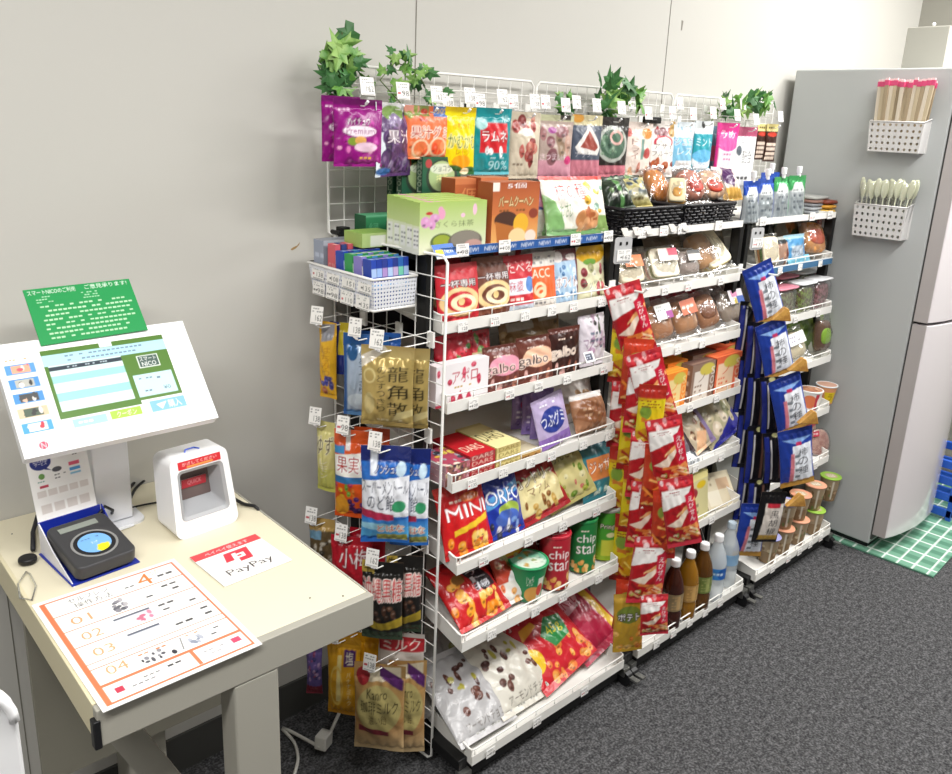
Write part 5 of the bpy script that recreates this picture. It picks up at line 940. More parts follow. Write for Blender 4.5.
# --- right rack
def pouch(px, dy, w, h, top, label, seed=0):
    p = spot(2, 0, px, dy); W = width_for(p, 0, w); H = height_for(p, 0, 0, h)
    o = bag('jelly_pouch', [('bg', 'a8aeb2'), ('r', 0, .66, 1, 1, top), ('p', [(.1, .62), (.9, .62), (.7, .84), (.3, .84)], 'dcdfe0'), ('r', .86, 0, 1, 1, top), ('r', .1, .1, .8, .5, '949ca0'), ('l', 3, .15, .2, .85, .6, '606870', seed), ('l', 1, .2, .62, .8, .7, '404850')], W, H, .035, 'pouch', P_FOIL, tuple(p), 0, 2, 0, label, 'pouch', None, 340, seed=seed)
    MB().lathe([(.006, 0), (.006, .012), (.0085, .013), (.009, .032), (.007, .034)], 12).build('spout_cap', M_PLASTIC_W, o, loc=(W * .06, 0, H - .004))
    return o
pouch(748, .012, 15, 42, '1f48a8', 'blue jelly drink pouch at the left end of the right rack', 3)
pouch(762, .03, 18, 42, '2a52b0', 'white and blue jelly drink pouch on the right rack', 4)
pouch(778, .03, 16, 42, '3c9a58', 'green-topped jelly drink pouch, left of the two green ones', 5)
pouch(793, .03, 17, 42, '3c9a58', 'green-topped jelly drink pouch, right of the two green ones', 6)
pouch(766, .09, 18, 44, '2a52b0', 'blue-topped jelly drink pouch in the back row', 7)
for i in range(5):
    p = spot(2, 0, 812, .09); c = ['888c90', '9a9ea2', '7a7c80', '8a6a60', 'a8a8a4'][i]
    tag(superblock(.12, .14, .012, .3, 16, 6).build('snack_tray', mat('tray_' + c, c, .35), smooth=True, loc=(p[0] + .004 * i, p[1] + .04, p[2] + .0125 * i)), 'flat food tray stacked on the right rack, %s from the bottom' % ORD[i], 'tray', 'stacked trays on the right rack')
for i, c in enumerate(('d8b048', 'c89030', '7a3420')):
    p = spot(2, 0, 826, .06)
    tag(superblock(.085, .09, .016, .5, 16, 6).build('cake_pack', mat('cake_' + c, c, .4, bump=.3, bscale=50), smooth=True, loc=(p[0] + .003 * i, p[1] + .02, p[2] + .0165 * i)), ['yellow', 'amber', 'dark brown'][i] + ' flat cake pack in the small pile at the right rack corner', 'cake')
bread(2, 1, 768, .02, 20, 34, .045, 'd8b888', 'sandwich with greens in clear film on the right rack', lean=16, layers=['e8dcc0', '5a7a30', 'c88a50', 'e8dcc0'], cat='sandwich', name='sandwich_pack')
TB(2, 1, 780, .02, 18, 30, .03, [('bg', '9a7a68'), ('r', 0, .75, 1, 1, '202428'), ('r', 0, .9, 1, 1, 'c8ccc8'), ('b', 8, .14, ['6a3a2c', 'b88a70', '8a9098'], .1, .1, .9, .7, 4)], 'black-topped meat pack on the second tray of the right rack', lean=12)
TB(2, 1, 795, .02, 19, 30, .03, [('bg', '4a8ab8'), ('r', .2, .15, .8, .62, 'a8b4c0'), ('t', 'サラダ', .22, .3, .78, .5, '405068'), ('r', 0, .85, 1, 1, 'a8d0e0')], 'blue fish sausage pack on the second tray of the right rack', lean=12)
bread(2, 1, 815, .03, 26, 40, .05, 'e0a060', 'orange pizza bread in clear film on the second tray of the right rack', lean=24, top='d8684a', roll=-6)
TB(2, 1, 800, .10, 50, 44, .04, [('bg', '6a5a40'), ('b', 8, .1, ['a8682c', '3a4a2c', 'b83a30'], 0, .3, 1, 1, 3)], 'dark brown pack at the back of the second tray of the right rack', lean=10)
TB(2, 1, 800, .006, 22, 9, .02, [('bg', '7ac0d8')], 'small light blue pack lying at the front of the second tray of the right rack', lean=30)
for i, (px, w, h, c, lc, nm) in enumerate(((786, 20, 30, '8a9468', 'd88a9a', 'pink-lidded'), (806, 16, 30, '88a048', 'e8ecec', 'green'), (822, 15, 30, 'b07880', 'e8e8ea', 'rosy'))):
    for j in range(2):
        p = spot(2, 2, px, .02 + .07 * j); W = width_for(p, 0, w); H = height_for(p, 0, 0, h)
        e = empty('salad_cup', tuple(p), (0, 0, 0), '%s clear salad cup on the third tray, %s' % (nm, ['front row', 'second row']
[j]), 'cup', None)
        superblock(W * .86, .055, H * .85, .5).build('salad', mat('salad_' + c, c, .6, noise='5a3c30', bscale=90, bump=.4), e, smooth=True, loc=(0, 0.03, .002))
        superblock(W * .98, .062, H * .95, .35).build('cup_wall', M_FILM, e, smooth=True, loc=(0, .03, 0.0008))
        superblock(W * 1.04, .068, .008, .35).build('lid', mat('lid_' + lc, lc, .3), e, smooth=True, loc=(0, .03, H * .95))
bread(2, 3, 796, .02, 28, 34, .05, 'ddd0b0', 'cream bread with pale print in film on the fourth tray', [('bg', 'e8e8e8'), ('l', 2, .1, .2, .9, .8, '807890')], lean=28, roll=10)
bread(2, 3, 820, .03, 16, 40, .05, '70503c', 'brown cake in green film bag at the right end of the fourth tray', lean=6, top='9ac83c')
TB(2, 3, 806, .09, 40, 38, .04, [('bg', '7a9a48'), ('b', 6, .12, ['a8c070', '90a848'], 0, 0, 1, 1, 3)], 'green snack bag at the back of the fourth tray of the right rack', lean=10)
cup(2, 4, 808, .045, .032, .042, .075, [('bg', 'e0e0dc'), ('e', .42, .5, .1, .34, 'e07a4c'), ('r', .5, .1, .56, .9, 'c03848'), ('e', .6, .5, .06, .3, 'f0e8e0')], 'c87858', 'white instant soup cup with an orange picture on the fifth tray', name='soup_cup', yaw=-35, lidops=[('bg', 'b88060'), ('b', 8, .1, ['d8a080', '8a4a38', 'e0c0a0'], .1, .1, .9, .9, 3)])
cup(2, 4, 824, .045, .028, .038, .07, [('bg', 'e8a070'), ('r', .4, .1, .6, .7, 'e8c81c'), ('t', 'ラ', .46, .2, .54, .6, '7a5a10')], 'd8a890', 'peach and yellow noodle cup at the right end of the fifth tray', name='soup_cup', yaw=-35)
p = spot(2, 5, 820, .03); e = empty('ham_pack', tuple(p), (R(-18), 0, R(-20)), 'round pink ham pack in clear film on the sixth tray', 'ham pack')
superblock(.10, .02, .10, .9, 24, 10).build('ham', mat('ham', 'b88078', .45, noise='d8b0a0', bscale=60), e, smooth=True, loc=(0, 0, 0)); superblock(.108, .028, .106, .8, 24, 10).build('wrapper', M_FILM, e, smooth=True, loc=(0, 0, -.002))
a = sheet('label_sticker', [('bg', 'c83a50'), ('l', 1, .1, .2, .9, .8, 'f0e0e0')], .03, .02, P_CARD, 300, e); a.location = (-.025, -.016, .075)
TB(2, 5, 806, .07, 20, 32, .03, [('bg', 'c8a898'), ('r', 0, .7, 1, 1, 'd84a50')], 'pink meat pack behind the round ham', lean=10)
cc = {'p': ('peach', 'e0a080'), 'g': ('green', '9cc84c'), 's': ('salmon', 'e8a888'), 'l': ('lilac', 'a8a8d8')}
for i, (px, dy, ck, z) in enumerate(((766, .04, 'l', 0), (780, .04, 'p', 0), (795, .04, 's', 0), (811, .04, 'g', 0), (779, .045, 'l', .098), (793, .045, 'p', .098), (808, .05, 's', .098), (823, .05, 'g', .098), (797, .13, 's', 0), (812, .13, 's', 0), (826, .13, 'g', 0))):
    nm, c = cc[ck]
    cup(2, 6, px, dy, .026, .037, .094, [('bg', 'a08c70'), ('r', 0, 0, 1, .5, '8a7050'), ('b', 24, .03, ['b89878', '786040', '6a7a48', 'c8b898'], .1, .05, .9, .8, i), ('r', .47, .1, .5, .9, 'd8d0c0')], c, '%s-lidded food cup in the %s, %s' % (nm, 'upper layer' if z else 'lower layer', 'cup %s' % ['nearest the strips', 'second from the strips', 'third from the strips', 'at the fridge end', 'nearest the strips', 'second from the strips', 'third from the strips', 'at the fridge end', 'rear left', 'rear middle', 'rear right'][i]), name='food_cup', rim=c, z=z, yaw=-40, lidops=[('bg', c), ('e', .5, .5, .3, .3, 'c8b090'), ('l', 2, .3, .35, .7, .65, 'f0f0e8')], group=None)
# clear card holders clipped on the rack uprights
for i, (px, py, X) in enumerate(((623, 252, 1.735), (757, 240, 2.375))):
    p = on(px, py, Y=1.285); e = empty('card_holder', tuple(p), (0, 0, R(-8)), ['grey clip-on holder with two price cards between the left and middle racks', 'grey clip-on holder with a price card between the middle and right racks'][i], 'card holder')
    MB().prism(rrect(-.03, .03, -.03, .038, .008), 0, .002).build('backing', mat('holder_grey', 'b9b9ba', .35), e)
    a = sheet('price_card', card_ops(50 + i), .05, .03, P_PAPER, 500, e); a.location = (.004, -.002, -.024)
    MB().box(-.014, -.008, -.0015, 0, .018, .026).box(.008, .014, -.0015, 0, .018, .026).build('clip_slots', M_BLACK, e)

# ---------------------------------------------------------------- hanging strips of small snack bags
def slivers(n, cols, seed, v0=.1, v1=.66):
    rd = random.Random(seed); o = []
    for i in range(n):
        u, v, l, a, w = rd.uniform(.02, .7), rd.uniform(v0, v1), rd.uniform(.3, .5), R(rd.uniform(-40, 35)), rd.uniform(.03, .06)
        dx, dy = math.cos(a) * l, math.sin(a) * l * .5; o.append(('p', [(u, v), (u + dx, v + dy), (u + dx * .9, v + dy + w), (u + .02, v + w)], cols[i % len(cols)]))
    return o
def fries(hd='c02430'): return [('bg', 'b01a22'), ('r', 0, .87, 1, 1, 'd03840'), ('b', 6, .09, ['e8a0a0', 'f0d0d0', 'c02838'], .1, .86, .9, .97, 3), ('p', [(0, .56), (.06, .84), (.9, .84), (.66, .66), (.3, .62)], 'f0ece8'), ('p', [(.05, .36), (.4, .44), (.66, .6), (.7, .5), (.4, .3)], 'f0dcc8')] + slivers(14, ['e8a868', 'e09050', 'f4d8b0', '8a1418', 'd8803c', 'f0c088'], 5, .14, .6) + [('p', [(.72, .3), (.98, .34), (.9, .78), (.66, .74)], 'c81c3c'), ('vt', 'えびせん', .74, .36, .9, .72, 'f8f4f0'), ('b', 9, .06, ['e0b080', 'c8c058', 'f0d8b0', '8a9a40'], .1, .1, .9, .2, 5), ('l', 2, .1, .76, .7, .82, 'a01828', 2, .4, .3), ('r', 0, 0, 1, .07, 'd03848')]
def corn(): return [('bg', 'c8981c'), ('r', 0, .8, 1, 1, 'a82a20'), ('p', [(0, .3), (1, .5), (1, .8), (0, .75)], 'd8c420'), ('b', 6, .12, ['e0a030', 'b83028', 'e8c868'], 0, .05, 1, .45, 4), ('r', 0, 0, 1, .1, '98201c'), ('e', .3, .6, .2, .1, '7a9a38')] + slivers(8, ['e8c048', 'a83020', 'f0e070', 'c87828'], 7) + [('l', 3, .1, .66, .9, .78, '8a3018', 4, .5, .3)]
def orange(): return [('bg', 'b83a20'), ('r', 0, .84, 1, 1, 'c84028'), ('b', 8, .14, ['e08838', 'd86028', 'e8b060'], 0, .05, 1, .6, 4), ('e', .5, .7, .3, .1, '8a9a40'), ('r', 0, 0, 1, .1, 'a02018')] + slivers(9, ['e8903c', 'f0b868', '8a2010', 'd86828'], 9)
def potato(): return [('bg', 'b8922c'), ('r', 0, .86, 1, 1, 'c8a040'), ('e', .5, .66, .4, .14, '6a7a30'), ('t', 'ポテト', .14, .56, .86, .68, 'f0f0f0', '302818', 1), ('b', 10, .12, ['e09838', 'd87828', 'e8b860'], .05, .05, .95, .5, 4)]
def chain(items, X, who, grp, arts, t=.024):
    for i, (px, py, w, h, a, roll, yaw) in enumerate(items):
        roll = -roll
        p = on(px, py, X=X); W = width_for(p, yaw, w); H = height_for(p, yaw, 0, h)
        ops, nm = arts[a]
        rr = R(roll); q = p - np.array([math.sin(rr) * H / 2 * math.cos(R(yaw)), math.sin(rr) * H / 2 * math.sin(R(yaw)), math.cos(rr) * H / 2])
        bag('snack_bag', ops, W, H, t, 'pillow', P_FILM, tuple(q), yaw, 0, roll, '%s on %s, %s' % (nm, who, ['topmost', 'second from the top', 'third from the top', 'fourth from the top', 'fifth from the top', 'sixth from the top'][i]), 'bag', grp, 400, seed=int(px * 3 + py))
A = {'R': (fries(), 'small red and white fries snack bag'), 'Y': (corn(), 'small yellow and red corn snack bag'), 'O': (orange(), 'small red-orange snack bag'), 'P': (potato(), 'small golden potato snack bag')}
g = 'small snack bags hung between the left and middle racks'
chain([(625, 350, 30, 66, 'Y', 0, -50), (624, 415, 30, 66, 'R', 0, -50), (622, 480, 30, 66, 'Y', 0, -50), (626, 548, 28, 66, 'Y', 0, -50), (628, 606, 28, 50, 'O', 0, -50)], 1.715, 'the rearmost red strip', g, A)
chain([(636, 372, 30, 66, 'O', 0, -46), (634, 437, 30, 66, 'Y', 0, -46), (636, 500, 30, 66, 'Y', 0, -46)], 1.715, 'the second red strip', g, A)
chain([(640, 400, 30, 66, 'R', 0, -44), (643, 465, 30, 66, 'R', 0, -44), (644, 515, 32, 66, 'R', 0, -44)], 1.70, 'the third red strip', g, A)
chain([(650, 418, 28, 66, 'Y', 0, -44), (656, 478, 28, 66, 'O', 0, -44), (664, 525, 26, 66, 'O', 2, -44)], 1.705, 'the fourth red strip', g, A)
chain([(631, 320, 36, 74, 'R', 20, -38), (652, 388, 36, 76, 'R', 20, -38), (668, 452, 36, 70, 'R', 14, -36), (680, 512, 34, 70, 'R', 14, -36)], 1.715, 'the front red strip', g, A)
chain([(648, 570, 36, 66, 'R', -2, -38), (654, 615, 28, 40, 'R', 6, -38)], 1.68, 'the lowest red strip', g, A)
chain([(628, 622, 30, 58, 'P', 4, -36)], 1.66, 'the foot of the red strips', g, A)
def peg(px, py, X, label):
    p = on(px, py, X=X); e = empty('strip_peg', (X, 1.33, p[2]), (0, 0, 0), label, 'hook')
    MB().tube([(0, 0, 0), (0, p[1] - 1.34, 0), (0, p[1] - 1.352, .012)], .003, 7).build('peg_wire', M_WHITE, e); MB().box(-.012, .012, -.004, .004, -.015, .015).build('peg_plate', M_WHITE, e)
peg(640, 292, 1.715, 'white peg carrying the red snack strips between the left and middle racks'); peg(775, 275, 2.36, 'white peg carrying the blue snack strips between the middle and right racks')
kaki = [('bg', '203c98'), ('r', 0, .84, 1, 1, '1c3488'), ('p', [(.1, .84), (.5, .74), (.95, .84)], '8ab0e8'), ('p', [(.3, .1), (.36, .72), (.92, .74), (.95, .1)], 'e8ecf4'), ('p', [(.24, .1), (.3, .6), (.4, .6), (.36, .1)], 'd8808c'), ('vt', '柿の種', .5, .2, .8, .68, '20242c'), ('l', 4, .4, .12, .5, .6, '808890'), ('r', .46, .72, .62, .78, 'c03060'), ('r', 0, 0, 1, .1, 'b88a40')]
kak2 = [('bg', '0c0c14'), ('r', .06, 0, .26, 1, '1c2a80'), ('r', .30, .08, .36, .86, 'd8d8dc'), ('r', .62, .1, .72, .9, '6a4a40'), ('r', 0, .92, 1, 1, '0c0c14'), ('e', .5, .95, .12, .04, 'c8c890'), ('p', [(.8, .05), (.9, .4), (.84, .8), (.94, .8), (1, .1)], 'b8bcc8')]
kak3 = [('bg', '101014'), ('r', 0, .9, 1, 1, '0c0c10'), ('p', [(.2, .06), (.24, .78), (.95, .78), (.95, .06)], 'd8d0c8'), ('vt', '黒胡椒', .45, .16, .8, .66, '1c1c1c'), ('r', .3, .7, .8, .78, 'b02838'), ('r', .2, .06, .95, .16, 'c8a048')]
tip = [('bg', 'c89a58'), ('b', 10, .1, ['d8b070', 'b07838', 'e0c890'], 0, 0, 1, 1, 3)]
B = {'K': (kaki, 'small blue rice cracker bag'), 'D': (kak2, 'small dark navy cracker bag'), 'B': (kak3, 'small black pepper cracker bag'), 'T': (tip, 'golden cracker peak')}
g = 'small cracker bags hung between the middle and right racks'
chain([(748, 330, 22, 56, 'D', 0, -46), (747, 385, 22, 56, 'D', 0, -46), (746, 440, 22, 56, 'D', 0, -46), (747, 492, 22, 56, 'D', 0, -46)], 2.36, 'the rearmost blue strip', g, B, .02)
chain([(757, 350, 24, 56, 'D', 3, -46), (757, 402, 24, 56, 'D', 3, -46), (757, 455, 24, 56, 'D', 3, -46), (757, 505, 22, 50, 'D', 2, -46)], 2.36, 'the second blue strip', g, B, .02)
chain([(766, 350, 24, 56, 'D', 8, -44), (772, 405, 24, 56, 'D', 8, -44), (775, 458, 24, 50, 'D', 8, -44)], 2.355, 'the third blue strip', g, B, .02)
chain([(764, 293, 30, 62, 'K', 24, -30), (775, 349, 30, 58, 'K', 20, -30), (789, 404, 32, 58, 'K', 20, -30), (796, 457, 33, 58, 'K', 12, -30)], 2.36, 'the front blue strip', g, B, .026)
chain([(751, 530, 28, 52, 'K', -2, -34), (769, 517, 26, 50, 'B', -4, -34)], 2.33, 'the lowest blue strip', g, B, .024)
for i, (px, py, w) in enumerate(((773, 316, 26), (790, 366, 26), (800, 418, 28), (788, 500, 24))):
    p = on(px, py, X=2.345 if i < 3 else 2.33); o = MB().prism([(-.04, -.012), (.03, -.006), (.012, .03), (-.002, .036)], -.009, .009).build('cracker_pouch', mat('gold_cracker', 'c8984c', .4, noise='a87838', bscale=60), loc=tuple(p - np.array([0, .03, 0])), bevel=.004); o.rotation_euler = (0, R(8), R(-30)); tag(o, 'golden cracker pouch peak on the blue strip, %s from the top' % ORD[i], 'pouch', 'golden peaks on the blue strip')
# ---------------------------------------------------------------- desk
TX0, TX1, TY0, TZ = .262, .710, .990, .762
M_DESK = mat('desk_cream', 'e0d8be', .4); M_DFR = mat('desk_frame_grey', 'a5a297', .45)
dk = empty('desk', (.48, 1.3, 0), (0, 0, 0), 'cream-topped desk with a grey-beige steel frame carrying the checkout kiosk', 'desk')
def D(mb, name, m, par=None, bevel=0, smooth=False): o = mb.build(name, m, par or dk, bevel=bevel, smooth=smooth); o.location = o.location + Vector((-.48, -1.3, 0)) if not par else o.location; return o
D(MB().box(TX0 + .006, TX1 - .004, TY0 + .016, YW - .002, .735, TZ), 'tabletop', M_DESK, bevel=.001)
D(MB().box(TX0, TX1, TY0, TY0 + .016, .704, TZ + .0005), 'front_rail', M_DFR, bevel=.002)
D(MB().box(TX1 - .004, TX1, TY0 + .016, YW - .002, .715, TZ + .0005), 'side_rail', M_DFR, bevel=.001)
D(MB().box(TX0, TX0 + .006, TY0 + .016, YW - .002, .704, TZ + .0015), 'side_rail', mat('desk_edge_cream', 'd8cfae', .45), bevel=.001)
D(MB().box(TX0 - .006, TX0 + .004, TY0 - .003, TY0 + .012, .704, .748), 'corner_cap', M_PLASTIC_B, bevel=.002)
D(MB().box(.456, .531, TY0 + .001, TY0 + .052, 0.02, .704), 'leg', M_DFR, bevel=.004)
D(MB().box(.449, .531, 1.50, 1.575, 0.02, .735), 'leg', M_DFR, bevel=.004)
D(MB().box(.455, .525, .96, 1.60, 0.0, .04), 'foot', M_DFR, bevel=.006)
D(MB().box(.28, .69, 1.44, 1.455, .30, .73), 'modesty_panel', mat('desk_panel', '8b887b', .5))
b = MB(); p0, p1 = Vector((.285, TY0 + .10, .72)), Vector((.470, TY0 + .10, .30)); d = (p1 - p0).normalized(); n = Vector((d.z, 0, -d.x)) * .022
b.add([p0 + n, p0 - n, p1 - n, p1 + n] + [q + Vector((0, .03, 0)) for q in (p0 + n, p0 - n, p1 - n, p1 + n)], [(0, 1, 2, 3), (7, 6, 5, 4), (0, 4, 5, 1), (1, 5, 6, 2), (2, 6, 7, 3), (3, 7, 4, 0)])
D(b, 'brace', M_DFR)
for i, (px, py, nm) in enumerate(((12, 534, 'left'), (310, 598, 'right'), (343, 596, 'front right'))):
    p = on(px, py, z=TZ); D(MB().lathe([(.0018, 0), (.0015, .0006)], 8), 'screw', mat('screw_dark', '3a3834', .5)).location += Vector((p[0], p[1], TZ))
def flat(o, x, y, z, yaw=0, roll=0):
    o.location = (x, y, z); o.rotation_euler = (R(-90), 0, R(yaw)); return o
OR = 'f07850'; rows_ = []
pst = [('bg', 'fbf6f2'), ('r', .035, .025, .965, .972, OR), ('r', .07, .038, .95, .96, 'fdfbf8')]
for v in (.81, .655, .50, .345): pst.append(('r', .05, v, .96, v + .007, OR))
pst += [('r', .05, .155, .96, .175, OR), ('r', .05, .30, .96, .307, OR), ('r', .60, .04, .625, .16, OR),
    ('t', 'セルフレジ', .2, .895, .47, .94, '383838'), ('t', '操作方法', .22, .835, .47, .885, '383838'), ('t', '4', .66, .83, .76, .945, 'f08040'), ('l', 1, .56, .85, .64, .88, '404040'), ('t', 'つの', .77, .9, .83, .945, 'f08040'), ('l', 1, .8, .85, .93, .9, '505050')]
for i, v in enumerate((.66, .505, .35, .185)): pst.append(('t', '0%d' % (i + 1), .14, v + .035, .27, v + .105, 'e8a070'))
pst += [('b', 14, .022, ['8a8890', 'b8b4b8', '606068'], .40, .685, .5, .78, 3), ('l', 2, .62, .69, .92, .79, '484848', 2, .35, .5),
    ('r', .36, .53, .6, .62, 'd8d8e0'), ('r', .37, .535, .46, .6, 'f8f8f8'), ('r', .36, .61, .6, .625, '505868'), ('b', 6, .02, ['e088a0', 'c87088'], .5, .53, .6, .6, 4), ('l', 2, .64, .53, .94, .63, '484848', 5, .35, .5),
    ('r', .37, .38, .58, .46, 'd0d0d8'), ('r', .39, .39, .56, .44, 'f8f8fa'), ('r', .37, .45, .58, .465, '505868'), ('l', 2, .64, .37, .94, .48, '484848', 6, .35, .5),
    ('b', 10, .02, ['505058', '8a8a90', '303038'], .34, .2, .54, .26, 7), ('l', 1, .34, .26, .52, .29, 'd87840', 3, .4, .1), ('p', [(.585, .19), (.595, .19), (.625, .29), (.615, .29)], '808080'), ('b', 8, .02, ['8890a0', 'b0b4c0'], .66, .2, .76, .27, 9), ('l', 1, .65, .27, .74, .295, 'd87840', 4, .4, .1), ('l', 2, .78, .2, .93, .28, '484848', 8, .35, .5),
    ('r', .12, .08, .17, .12, 'c03850'), ('l', 2, .2, .07, .42, .13, '707070', 2, .35, .4), ('l', 1, .44, .1, .58, .14, '404040', 3, .4, .3), ('r', .86, .09, .92, .13, 'd04868'), ('l', 2, .66, .07, .84, .13, '909090', 5, .3, .4)]
o = sheet('instruction_poster', pst, .232, .318, P_PAPER, 1150); flat(o, .384, .981, TZ + .003, .5)
tag(o, 'laminated white instruction sheet with orange frame and steps 01 to 04 on the desk', 'poster')
pp = [('bg', 'fbf8f4'), ('r', 0, .82, 1, 1, 'e8484e'), ('t', 'ペイペイ使えます', .18, .86, .82, .95, 'f8e0e0'), ('p', [(.30, .52), (.37, .76), (.72, .76), (.66, .44), (.44, .44), (.42, .52)], 'e03848'), ('p', [(.40, .42), (.46, .7), (.52, .7), (.47, .42)], 'fbf8f4'), ('p', [(.48, .66), (.62, .66), (.60, .54), (.46, .54), (.47, .58), (.56, .58), (.57, .62), (.48, .62)], 'fbf8f4'), ('t', 'PayPay', .18, .14, .84, .34, '3a3434')]
o = sheet('payment_sticker', pp, .132, .126, P_PAPER, 1100); flat(o, .593, 1.166, TZ + .0022, 3); tag(o, 'white and red payment sticker lying flat on the desk in front of the scanner', 'sticker')
o = MB().prism(rrect(-.035, .035, -.006, .006, .005), 0, .0015).build('table_label', M_PLASTIC_W); o.location = (.455, 1.465, TZ + .002); o.rotation_euler = (R(90), 0, R(6)); tag(o, 'narrow white strip label on the desk beside the card reader', 'label strip')

# kiosk monitor on its stand
LE = 42
mo = empty('checkout_kiosk', (.466, 1.52, TZ), (0, 0, 0), 'white self-checkout touch monitor on a white column stand', 'kiosk')
st = MB(); st.prism(rrect(-.034, .034, 0, .2, .004), -.028, .028)
o = st.build('column', mat('kiosk_white', 'e4e5e8', .3), mo, bevel=.008); o.location = (-.002, .0, .006)
MB().prism(rrect(-.05, .05, -.05, .05, .02), -.005, 0).build('stand_base', mat('kiosk_white', 'e4e5e8', .3), mo, rot=(R(-90), 0, 0))
fr = empty('monitor_head', (.454 - .466, 1.352 - 1.52, .990 - TZ), (R(-LE), 0, 0)); fr.parent = mo
MW, MH = .325, .208
cs = MB().prism(rrect(-MW / 2, MW / 2, 0, MH, .004), 0.001, .022).build('casing', M_PLASTIC_W, fr, bevel=.002)
MB().box(-.05, .05, .02, .055, .03, .12).build('mount', mat('kiosk_white', 'e4e5e8', .3), fr, bevel=.004)
bz = [('bg', 'f8f8f8')]
thumbs = [('5a9ad8', 'e8a888', 'd85a68'), ('4a90d0', 'b8b8b0', '383838'), ('4a90d0', '484848', 'e0b8a0'), ('c8a880', '506050', '383838'), ('4aa0e8', 'e8e8e8', 'c83a48')]
for i, (a, b_, c) in enumerate(thumbs):
    v = .715 - i * .128; bz += [('r', .03, v, .17, v + .088, a if i != 3 else 'd8c0a0'), ('r', .058, v + .01, .145, v + .078, b_), ('b', 5, .013, [c, b_, 'e8e0d8'], .065, v + .02, .14, v + .07, i + 2), ('r', .03, v - .018, .16, v - .010, 'd0d4e0')]
bz += [('l', 1, .04, .83, .17, .86, 'd8a868'), ('e', .1, .085, .021, .033, 'e04060'), ('t', 'N', .09, .06, .112, .11, 'f8e0e4'), ('l', 1, .06, .03, .15, .045, 'e0a0b0')]
o = sheet('front_bezel', bz, MW, MH, P_CARD, 900, fr, th=.001); 
sw, sh = MW * .645, MH * .74
G = '557c34'
sc = [('bg', 'f4f6f8'), ('r', 0, .155, 1, 1, G), ('r', 0, .80, 1, .935, 'b4e0ec'), ('l', 2, .16, .812, .88, .925, '7890a8', 3, .4, .3), ('r', .46, .94, .56, 1, 'f0f4f4'), ('t', 'レジ', .48, .95, .54, .99, '304850'),
  ('r', .03, .24, .6, .80, 'dcf4f6'), ('r', .03, .735, .6, .785, '34404a'), ('l', 1, .06, .745, .55, .775, 'b8c8d0', 3, .5, .7), ('r', .03, .58, .6, .67, '9cd8ce'), ('r', .03, .36, .6, .46, '9cd8ce'),
  ('r', .72, .60, .9, .76, 'e8f0e8'), ('r', .728, .61, .892, .75, '4a6058'), ('t', 'スマート', .74, .685, .88, .74, 'f4f8f4'), ('t', 'NICO', .75, .62, .87, .675, 'f4f8f4'),
  ('r', .64, .24, .97, .52, 'c4e8ee'), ('l', 2, .68, .40, .78, .49, '607890', 4, .4, .3), ('l', 1, .83, .42, .88, .48, '607890'), ('t', '¥0', .86, .29, .92, .34, '506880'), ('l', 1, .7, .28, .78, .33, '607890'),
  ('p', [(0, .155), (.66, .155), (.62, .2), (0, .2)], G), ('r', .64, .155, 1, .2, 'f4f6f8'),
  ('r', .08, .03, .34, .13, 'a4d4ea'), ('l', 1, .12, .05, .3, .11, 'f4fafc'), ('r', .37, .04, .62, .14, 'a8d84c'), ('t', 'クーポン', .42, .055, .58, .125, 'f0f8e0'), ('r', .70, .03, 1, .17, '84bce2'), ('t', '購入', .85, .05, .96, .15, 'f4fafc'), ('p', [(.75, .12), (.79, .05), (.84, .14)], 'f4fafc')]
o = sheet('touch_screen', sc, sw, sh, P_SCREEN, 1150, fr, th=.0004); o.location = (MW * (.53 - .5), -.0008, MH * .15)
# green notice behind the monitor
gs = [('bg', '12924a'), ('t', 'スマートNICOのご利用', .03, .88, .46, .97, 'e8f4e8'), ('t', 'ご意見承ります!', .55, .89, .96, .975, 'e8f4e8'), ('l', 3, .08, .72, .24, .86, 'a8d8b0', 2), ('l', 3, .5, .72, .66, .86, 'a8d8b0', 4), ('l', 8, .08, .06, .93, .70, 'b8e0b8', 7, .4, .15)]
_r = RC @ np.array([41 - PP[0], -(345 - PP[1]), -FPX]); _n = np.array([0, -math.cos(R(LE)), math.sin(R(LE))]); _q = np.array([.454, 1.352, .990]) + _n * .004
p = np.array([0, 0, CAMZ]) + _r * (((_q - np.array([0, 0, CAMZ])) @ _n) / (_r @ _n))
o = sheet('green_notice', gs, .182, .112, P_CARD, 1100, th=.002, back='0f7a3c'); o.location = (p[0] + .091, p[1], p[2]); o.rotation_euler = (R(-LE), R(-1), R(0)); tag(o, 'green notice card with small white writing propped on top of the kiosk monitor', 'sign')

# card reader and its holder
hd = empty('card_reader_stand', (.385, 1.42, TZ), (0, 0, R(5)), 'blue and white card holder standing behind the black card reader', 'card stand')
cd = [('bg', 'f4f2f0'), ('e', .22, .9, .17, .12, '24307c'), ('p', [(.3, .8), (.38, .74), (.26, .78)], '24307c'), ('t', '公共料金', .1, .9, .34, .95, 'f0f0fa'), ('t', 'サービス', .12, .85, .32, .9, 'f0f0fa'), ('r', .66, .74, .84, .8, 'e05a78'), ('r', .66, .66, .84, .71, '4a9ad8'), ('r', .66, .6, .84, .63, '80c0e0'), ('e', .2, .68, .05, .045, '68984a'), ('l', 1, .12, .58, .28, .62, '5a9a90'), ('r', .14, .50, .28, .54, 'c03a50'), ('e', .46, .74, .08, .04, '505058'), ('l', 2, .4, .58, .6, .68, '707070', 3, .4, .3), ('l', 2, .6, .88, .86, .97, '505050', 4, .3, .5)]
for i in range(5): cd.append(('r', .08 + i * .175, .36, .08 + i * .175 + .145, .46, 'dcd4d0'))
for i in range(4): cd.append(('r', .1 + i * .21, .1, .1 + i * .21 + .17, .24, 'd8d0cc'))
